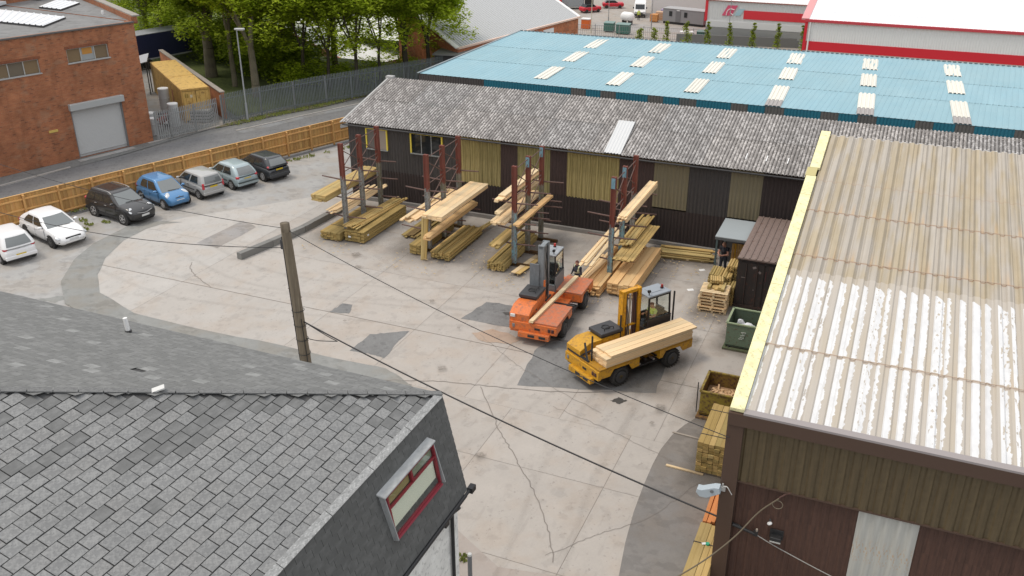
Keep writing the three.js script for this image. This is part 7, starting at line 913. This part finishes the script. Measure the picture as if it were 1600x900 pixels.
  const dkc = thing('dark_car', 'dark car parked near the red roof edge', 'car', [-44, G, -176], 0.3); part(dkc, 'body', rb(4, 0.75, 1.75, 0.25, [0, 0.65, 0]), M.black); part(dkc, 'cabin', ext([[-1.6, 0.95], [1.0, 0.95], [0.3, 1.45], [-1.2, 1.45]], 1.4, [0, 0, -0.7], [0, 0, 0], 0.06), M.darkGlass);
  t = thing('depot_box', 'pale grey lorry body among the red vehicles', 'lorry body', [-59.5, G, -169], 0.3); part(t, 'box', rb(4.5, 3.2, 2.4, 0.08, [0, 2.0, 0]), flat(0.3, 0.33, 0.34, 0.6)); part(t, 'cab', rb(1.6, 2.2, 2.3, 0.15, [3.2, 1.5, 0]), M.black); part(t, 'wheel', [rod([-1.2, 0.45, 1.0], [-1.2, 0.45, 1.25], 0.45), rod([2.8, 0.45, 1.0], [2.8, 0.45, 1.25], 0.45)], M.rubber);
  t = thing('red_loader', 'red forklift like machine at the top edge of the depot', 'machine', [-62, G, -166], 0.2); part(t, 'machine_body', rb(2.2, 1.4, 1.6, 0.15, [0, 1.0, 0]), M.red); part(t, 'mast', [bx(0.15, 2.8, 0.15, [1.3, 1.6, 0.5]), bx(0.15, 2.8, 0.15, [1.3, 1.6, -0.5])], M.red); part(t, 'wheel', [rod([0.7, 0.4, 0.6], [0.7, 0.4, 0.85], 0.4), rod([-0.7, 0.4, 0.6], [-0.7, 0.4, 0.85], 0.4)], M.rubber);
  lampPost('cream post standing in the depot yard', -47.8, G, -145.4, 9, flat(0.6, 0.56, 0.44, 0.6), false); lampPost('thin grey post left of the white tank', -47.3, G, -153, 7, M.galv); lampPost('thin grey post in front of the portable cabin', -39.8, G, -152.8, 8, M.galv); lampPost('slim post in front of the slanted emblem', -25.3, G, -143, 7, M.galv);
  const orange = flat(0.55, 0.25, 0.08, 0.7); for (let i = 0; i < 3; i++) { t = thing('gas_cage', ['orange stack at the left end of the portable cabin', 'peach coloured crate behind the orange stack', 'violet crate above the orange stack'][i], 'crate', [-41.2 + i * 0.3, G, -160 - i * 2.5]); part(t, 'crate_body', rb(1.3, 1.2 + i * 0.2, 1.2, 0.05, [0, 0.7, 0]), [orange, flat(0.55, 0.36, 0.24, 0.7), flat(0.4, 0.33, 0.5, 0.7)][i]); part(t, 'crate_slat', [0.3, 0.7, 1.1].map(y => bx(1.34, 0.05, 1.24, [0, y, 0])), orange); }
  t = thing('mesh_fence', 'grey mesh fence along the row of young trees', 'fence', [-50, G, -142]); const fl = []; for (let x = 0; x < 38; x += 0.3) fl.push(bx(0.03, 1.7, 0.03, [x, 0.85, -x * 0.15])); for (const y of [0.1, 0.9, 1.7]) fl.push(bar([0, y, 0], [38, y, -5.7], 0.04)); part(t, 'fence_wires', fl, flat(0.2, 0.2, 0.2, 0.7), null, 'stuff'); for (let x = 0; x <= 38; x += 3.8) part(t, 'post', rod([x, 0, -x * 0.15], [x, 1.9, -x * 0.15], 0.05), M.galv);
  single('low_block_wall', [bar([-33, G + 0.6, -142.2], [-12, G + 0.6, -145.6], 0.3, 1.5)], flat(0.17, 0.17, 0.165, 0.9), 'grey block wall behind the blue roof ridge under the young trees', 'wall');
  single('white_awning', [bar([-33, G + 1.3, -144.5], [-31, G + 1.3, -145.2], 1.2, 0.08)], M.white, 'small white sheet between the young trees', 'sheet');
  { const J = standing(); const p = person('tiny worker in yellow hi-vis in front of the white van', { ...J }, { top: [0.45, 0.55, 0.03], legs: [0.03, 0.03, 0.04], skin: [0.4, 0.22, 0.15], hair: [0.05, 0.03, 0.02], vest: [0.5, 0.6, 0.03] }, [-44.2, G, -160.6], 0.6); }
}
// ---------- vegetation ----------
const leafM = [[0.36, 0.46, 0.04], [0.46, 0.56, 0.045], [0.34, 0.44, 0.05], [0.29, 0.36, 0.03]].map(c => new THREE.MeshPhysicalMaterial({ vertexColors: true, color: lin(...c), roughness: 0.75, transmission: 0.6, thickness: 0, specularIntensity: 0.1, side: THREE.DoubleSide }));
function leaves(list, size, seed) {   // list of [x,y,z,r,n]
  const r = rngOf(seed), pos = [], col = [], nor = [];
  for (const [X, Y, Z, R, n] of list) for (let i = 0; i < n; i++) {
    const u = r() * 2 - 1, a = r() * 6.283, d = R * Math.cbrt(r()), q = Math.sqrt(1 - u * u), c = [X + Math.cos(a) * q * d, Y + u * d * 0.75, Z + Math.sin(a) * q * d], s = size * (0.6 + 0.8 * r());
    const b = r() * 6.283, t = (r() - 0.5) * 2.2, e1 = [Math.cos(b) * s, Math.sin(t) * s * 0.6, Math.sin(b) * s], e2 = [-Math.sin(b) * s * 0.6 * Math.cos(t), s * 0.45 * (r() - 0.3), Math.cos(b) * s * 0.6 * Math.cos(t)], k = 0.6 + 0.8 * r(), P = [[-1, 0], [0, -1], [1, 0], [0, 1]].map(([f, g]) => c.map((v, m) => v + e1[m] * f + e2[m] * g));
    for (const m of [0, 1, 2, 0, 2, 3]) { pos.push(...P[m]); col.push(k, k, k * 0.9); }
  }
  const g = new THREE.BufferGeometry(); g.setAttribute('position', new THREE.Float32BufferAttribute(pos, 3)); g.setAttribute('color', new THREE.Float32BufferAttribute(col, 3)); g.setAttribute('uv', new THREE.BufferAttribute(new Float32Array(pos.length / 3 * 2), 2)); g.computeVertexNormals(); return g;
}
function tree(label, x, z, o) {
  const t = thing('tree', label, 'tree', [x, 0, z]), r = rngOf(o.seed), q = (a, b) => a + (b - a) * r(), H = o.h, R = o.r, g = [], cl = [], limb = (a, dir, len, rad, lev) => {
    let p = a, d = dir, rr0 = rad; const n = 4; for (let i = 0; i < n; i++) { const e = [p[0] + d[0] * len / n, p[1] + d[1] * len / n, p[2] + d[2] * len / n], r1 = rr0 * 0.78; g.push(rod(p, e, rr0, r1, lev ? 6 : 9, true)); p = e; rr0 = r1; d = unit([d[0] + q(-0.22, 0.22), d[1] + q(-0.05, 0.18), d[2] + q(-0.22, 0.22)]); if (lev && i > 0 || lev > 1) cl.push([...p, q(0.55, 1.0) * o.cs, Math.round(o.n * q(0.6, 1.3))]); if (lev < 2 && i > 0) { const k = lev ? 1 : 2; for (let j = 0; j < k; j++) { const an = q(0, 6.28); limb(p, unit([Math.cos(an) * 0.9, q(0.15, 0.75), Math.sin(an) * 0.9]), len * q(0.4, 0.6), rr0 * 0.62, lev + 1); } } }
    cl.push([...p, q(0.6, 1.1) * o.cs, Math.round(o.n * 1.2)]);
  };
  const fork = o.fork ?? 0.32, tr = o.tr; let p = [0, 0, 0]; for (let i = 0; i < 4; i++) { const e = [p[0] + q(-0.08, 0.08), H * fork * (i + 1) / 4, p[2] + q(-0.08, 0.08)]; g.push(rod(p, e, tr * (1 - i * 0.07), tr * (0.93 - i * 0.07), 10, true)); p = e; }
  const nl = o.limbs ?? 4; for (let i = 0; i < nl; i++) { const an = i / nl * 6.28 + q(-0.4, 0.4), sp = i === 0 ? 0.12 : q(0.25, 0.55); limb(p, unit([Math.cos(an) * sp, 1, Math.sin(an) * sp]), H * (1 - fork) * q(0.75, 1), tr * (i ? 0.5 : 0.66), 0); }
  for (let i = 0; i < (o.extra ?? 26); i++) { const an = q(0, 6.28), y = q(o.low ?? 0.28, 0.86) * H, k = (0.5 + 0.5 * Math.sin(Math.PI * clamp((y / H - 0.1) / 0.9))) * R, d = k * Math.sqrt(q(0.1, 1)); cl.push([Math.cos(an) * d, y, Math.sin(an) * d, q(0.7, 1.25) * o.cs, Math.round(o.n * q(0.7, 1.5))]); }
  part(t, 'trunk', g, o.bark ?? M.bark); const cr = part(t, 'crown', leaves(cl, o.leaf ?? 0.17, o.seed + 5), leafM[o.c ?? 0]); return t;
}
const T0 = { h: 10, r: 4.4, cs: 1.1, n: 58, tr: 0.34, leaf: 0.17 };
const darkBark = std(T.bark, 0.95, { color: lin(0.38, 0.36, 0.36) });
tree('tall forked pale barked tree behind the yellow container', -60.5, -69.5, { ...T0, tr: 0.6, fork: 0.36, low: 0.42, seed: 11, extra: 34, c: 0 });
tree('slim pale tree right of the forked tree', -55.8, -67.0, { ...T0, tr: 0.26, fork: 0.45, low: 0.36, seed: 12, r: 4, extra: 36 });
tree('stout pale barked tree just behind the fence right of the lamp post', -51.6, -64.6, { ...T0, tr: 0.38, fork: 0.4, low: 0.45, seed: 13, c: 1, extra: 34 });
tree('leafy tree at the left edge of the wood behind the brick building', -71, -75, { ...T0, seed: 14, low: 0.14, extra: 90, c: 1 });
tree('dense tree behind the navy trailer', -66.5, -77, { ...T0, seed: 15, low: 0.14, extra: 90, c: 0 });
tree('dense tree deep in the wood left of the lamp post', -60, -76, { ...T0, seed: 16, low: 0.1, extra: 90, c: 2 });
tree('dense tree deep in the wood behind the lamp post', -54.5, -73, { ...T0, seed: 17, low: 0.1, extra: 86, c: 0 });
tree('dark stemmed tree in front of the grey gable', -50, -69.5, { ...T0, seed: 18, tr: 0.2, fork: 0.3, low: 0.3, bark: darkBark, extra: 30, n: 50, c: 1 });
tree('thin dark stemmed tree left of the rusty verge', -47.3, -69.6, { ...T0, seed: 19, tr: 0.18, low: 0.34, bark: darkBark, r: 4.2, extra: 30, n: 50, c: 1 });
tree('dark stemmed tree at the foot of the rusty verge', -44.9, -70.2, { ...T0, seed: 20, tr: 0.2, low: 0.36, bark: darkBark, r: 4, extra: 30, n: 50, c: 1 });
tree('thin tree in front of the white roof', -43.6, -72.2, { ...T0, seed: 21, tr: 0.17, low: 0.36, bark: darkBark, r: 3.6, extra: 30, n: 50, c: 1 });
tree('thick two stemmed tree in front of the white roof', -42.3, -74.6, { ...T0, seed: 22, tr: 0.32, fork: 0.34, low: 0.38, bark: darkBark, r: 4.2, extra: 30, n: 50, c: 1 });
tree('round crowned tree at the right end of the wood', -41.2, -77, { ...T0, seed: 23, tr: 0.24, fork: 0.3, low: 0.4, bark: darkBark, r: 4.4, extra: 60, c: 1, n: 100 });
tree('full tree in the second row of the wood', -51.5, -77, { ...T0, seed: 24, low: 0.2, r: 5, extra: 70, c: 0 });
tree('tree far back at the left of the wood', -79, -84, { ...T0, seed: 25, low: 0.1, extra: 80, c: 0 });
tree('low branched tree beyond the roof of the brick building', -76, -78, { ...T0, seed: 27, low: 0.08, extra: 90, c: 1 });
tree('tree far back behind the navy trailer', -86, -92, { ...T0, h: 13, seed: 28, low: 0.08, extra: 90, c: 0 });
tree('tree far back in the middle of the wood', -68, -87, { ...T0, seed: 26, low: 0.1, extra: 80, c: 1 });
{ // understorey
  const l = [], r = rngOf(77); for (let i = 0; i < 240; i++) { const k = r(), x = mix(-74, -51, k) + (r() - 0.5) * 5, z = mix(-79, -67.5, k) - r() * 6; l.push([x, 0.3 + r() * 2.6, z, 0.9 + r() * 0.8, 110]); }
  stuff('undergrowth', leaves(l, 0.18, 78), leafM[2], 'dark green undergrowth and ivy on the floor of the wood', 'undergrowth');
  const h = []; for (let i = 0; i < 70; i++) { const k = r(); h.push([mix(-51.0, -39.2, k) + (r() - 0.5) * 1.4, 0.4 + r() * (k > 0.75 ? 2.4 : 1.5), mix(-66.0, -79.0, k) - 0.6 - r() * 1.5, 0.6 + r() * 0.5, 100]); }
  stuff('hedge', leaves(h, 0.14, 79), leafM[1], 'yellow green scrub along the palisade fence under the thin trees', 'scrub');
}
for (const [x, z, i] of [[-38.8, -142.4, 3], [-36.7, -143.3, 3], [-34.8, -143.5, 0], [-31.9, -144.2, 0], [-28.9, -145.4, 0], [-25.5, -145.7, 1], [-22.2, -147.1, 1], [-18.6, -148.1, 1], [-14.9, -147.9, 2]].map((a, k) => [...a, k]).map(a => [a[0], a[1], a[3]])) {
  const words = ['lowest bushy young tree at the left end of the row behind the blue roof', 'second low bushy young tree from the left end of the row', 'slim upright young tree right in front of the portable cabin', 'wide young tree in front of the right end of the cabin', 'young tree below the left end of the emblem', 'young tree under the slim post by the emblem', 'young tree under the left part of the red stripe', 'young tree under the right part of the red stripe', 'young tree beside the white warehouse corner'];
  const t = thing('young_tree', words[i], 'tree', [x * 0.95, -7, z * 0.95], 0, 'row of young trees behind the blue roof'), h = i < 2 ? 2.8 : 3.9, cl = []; part(t, 'trunk', rod([0, 0, 0], [0, h, 0], 0.07, 0.03), M.bark); for (let k = 0; k < 9; k++) cl.push([rr(-0.2, 0.2), h * (0.2 + k * 0.1), rr(-0.2, 0.2), (i < 2 || i === 3 ? 0.8 : 0.6) * (1.1 - k * 0.09), 60]); part(t, 'crown', leaves(cl, 0.16, 200 + i), leafM[3]);
}
// air
// scene.fog = new THREE.FogExp2(0xdfe6ea, 0.0006);
scene.traverse(o => { if (o.isMesh) { o.castShadow = true; o.receiveShadow = true; } });
renderer.render(scene, camera);
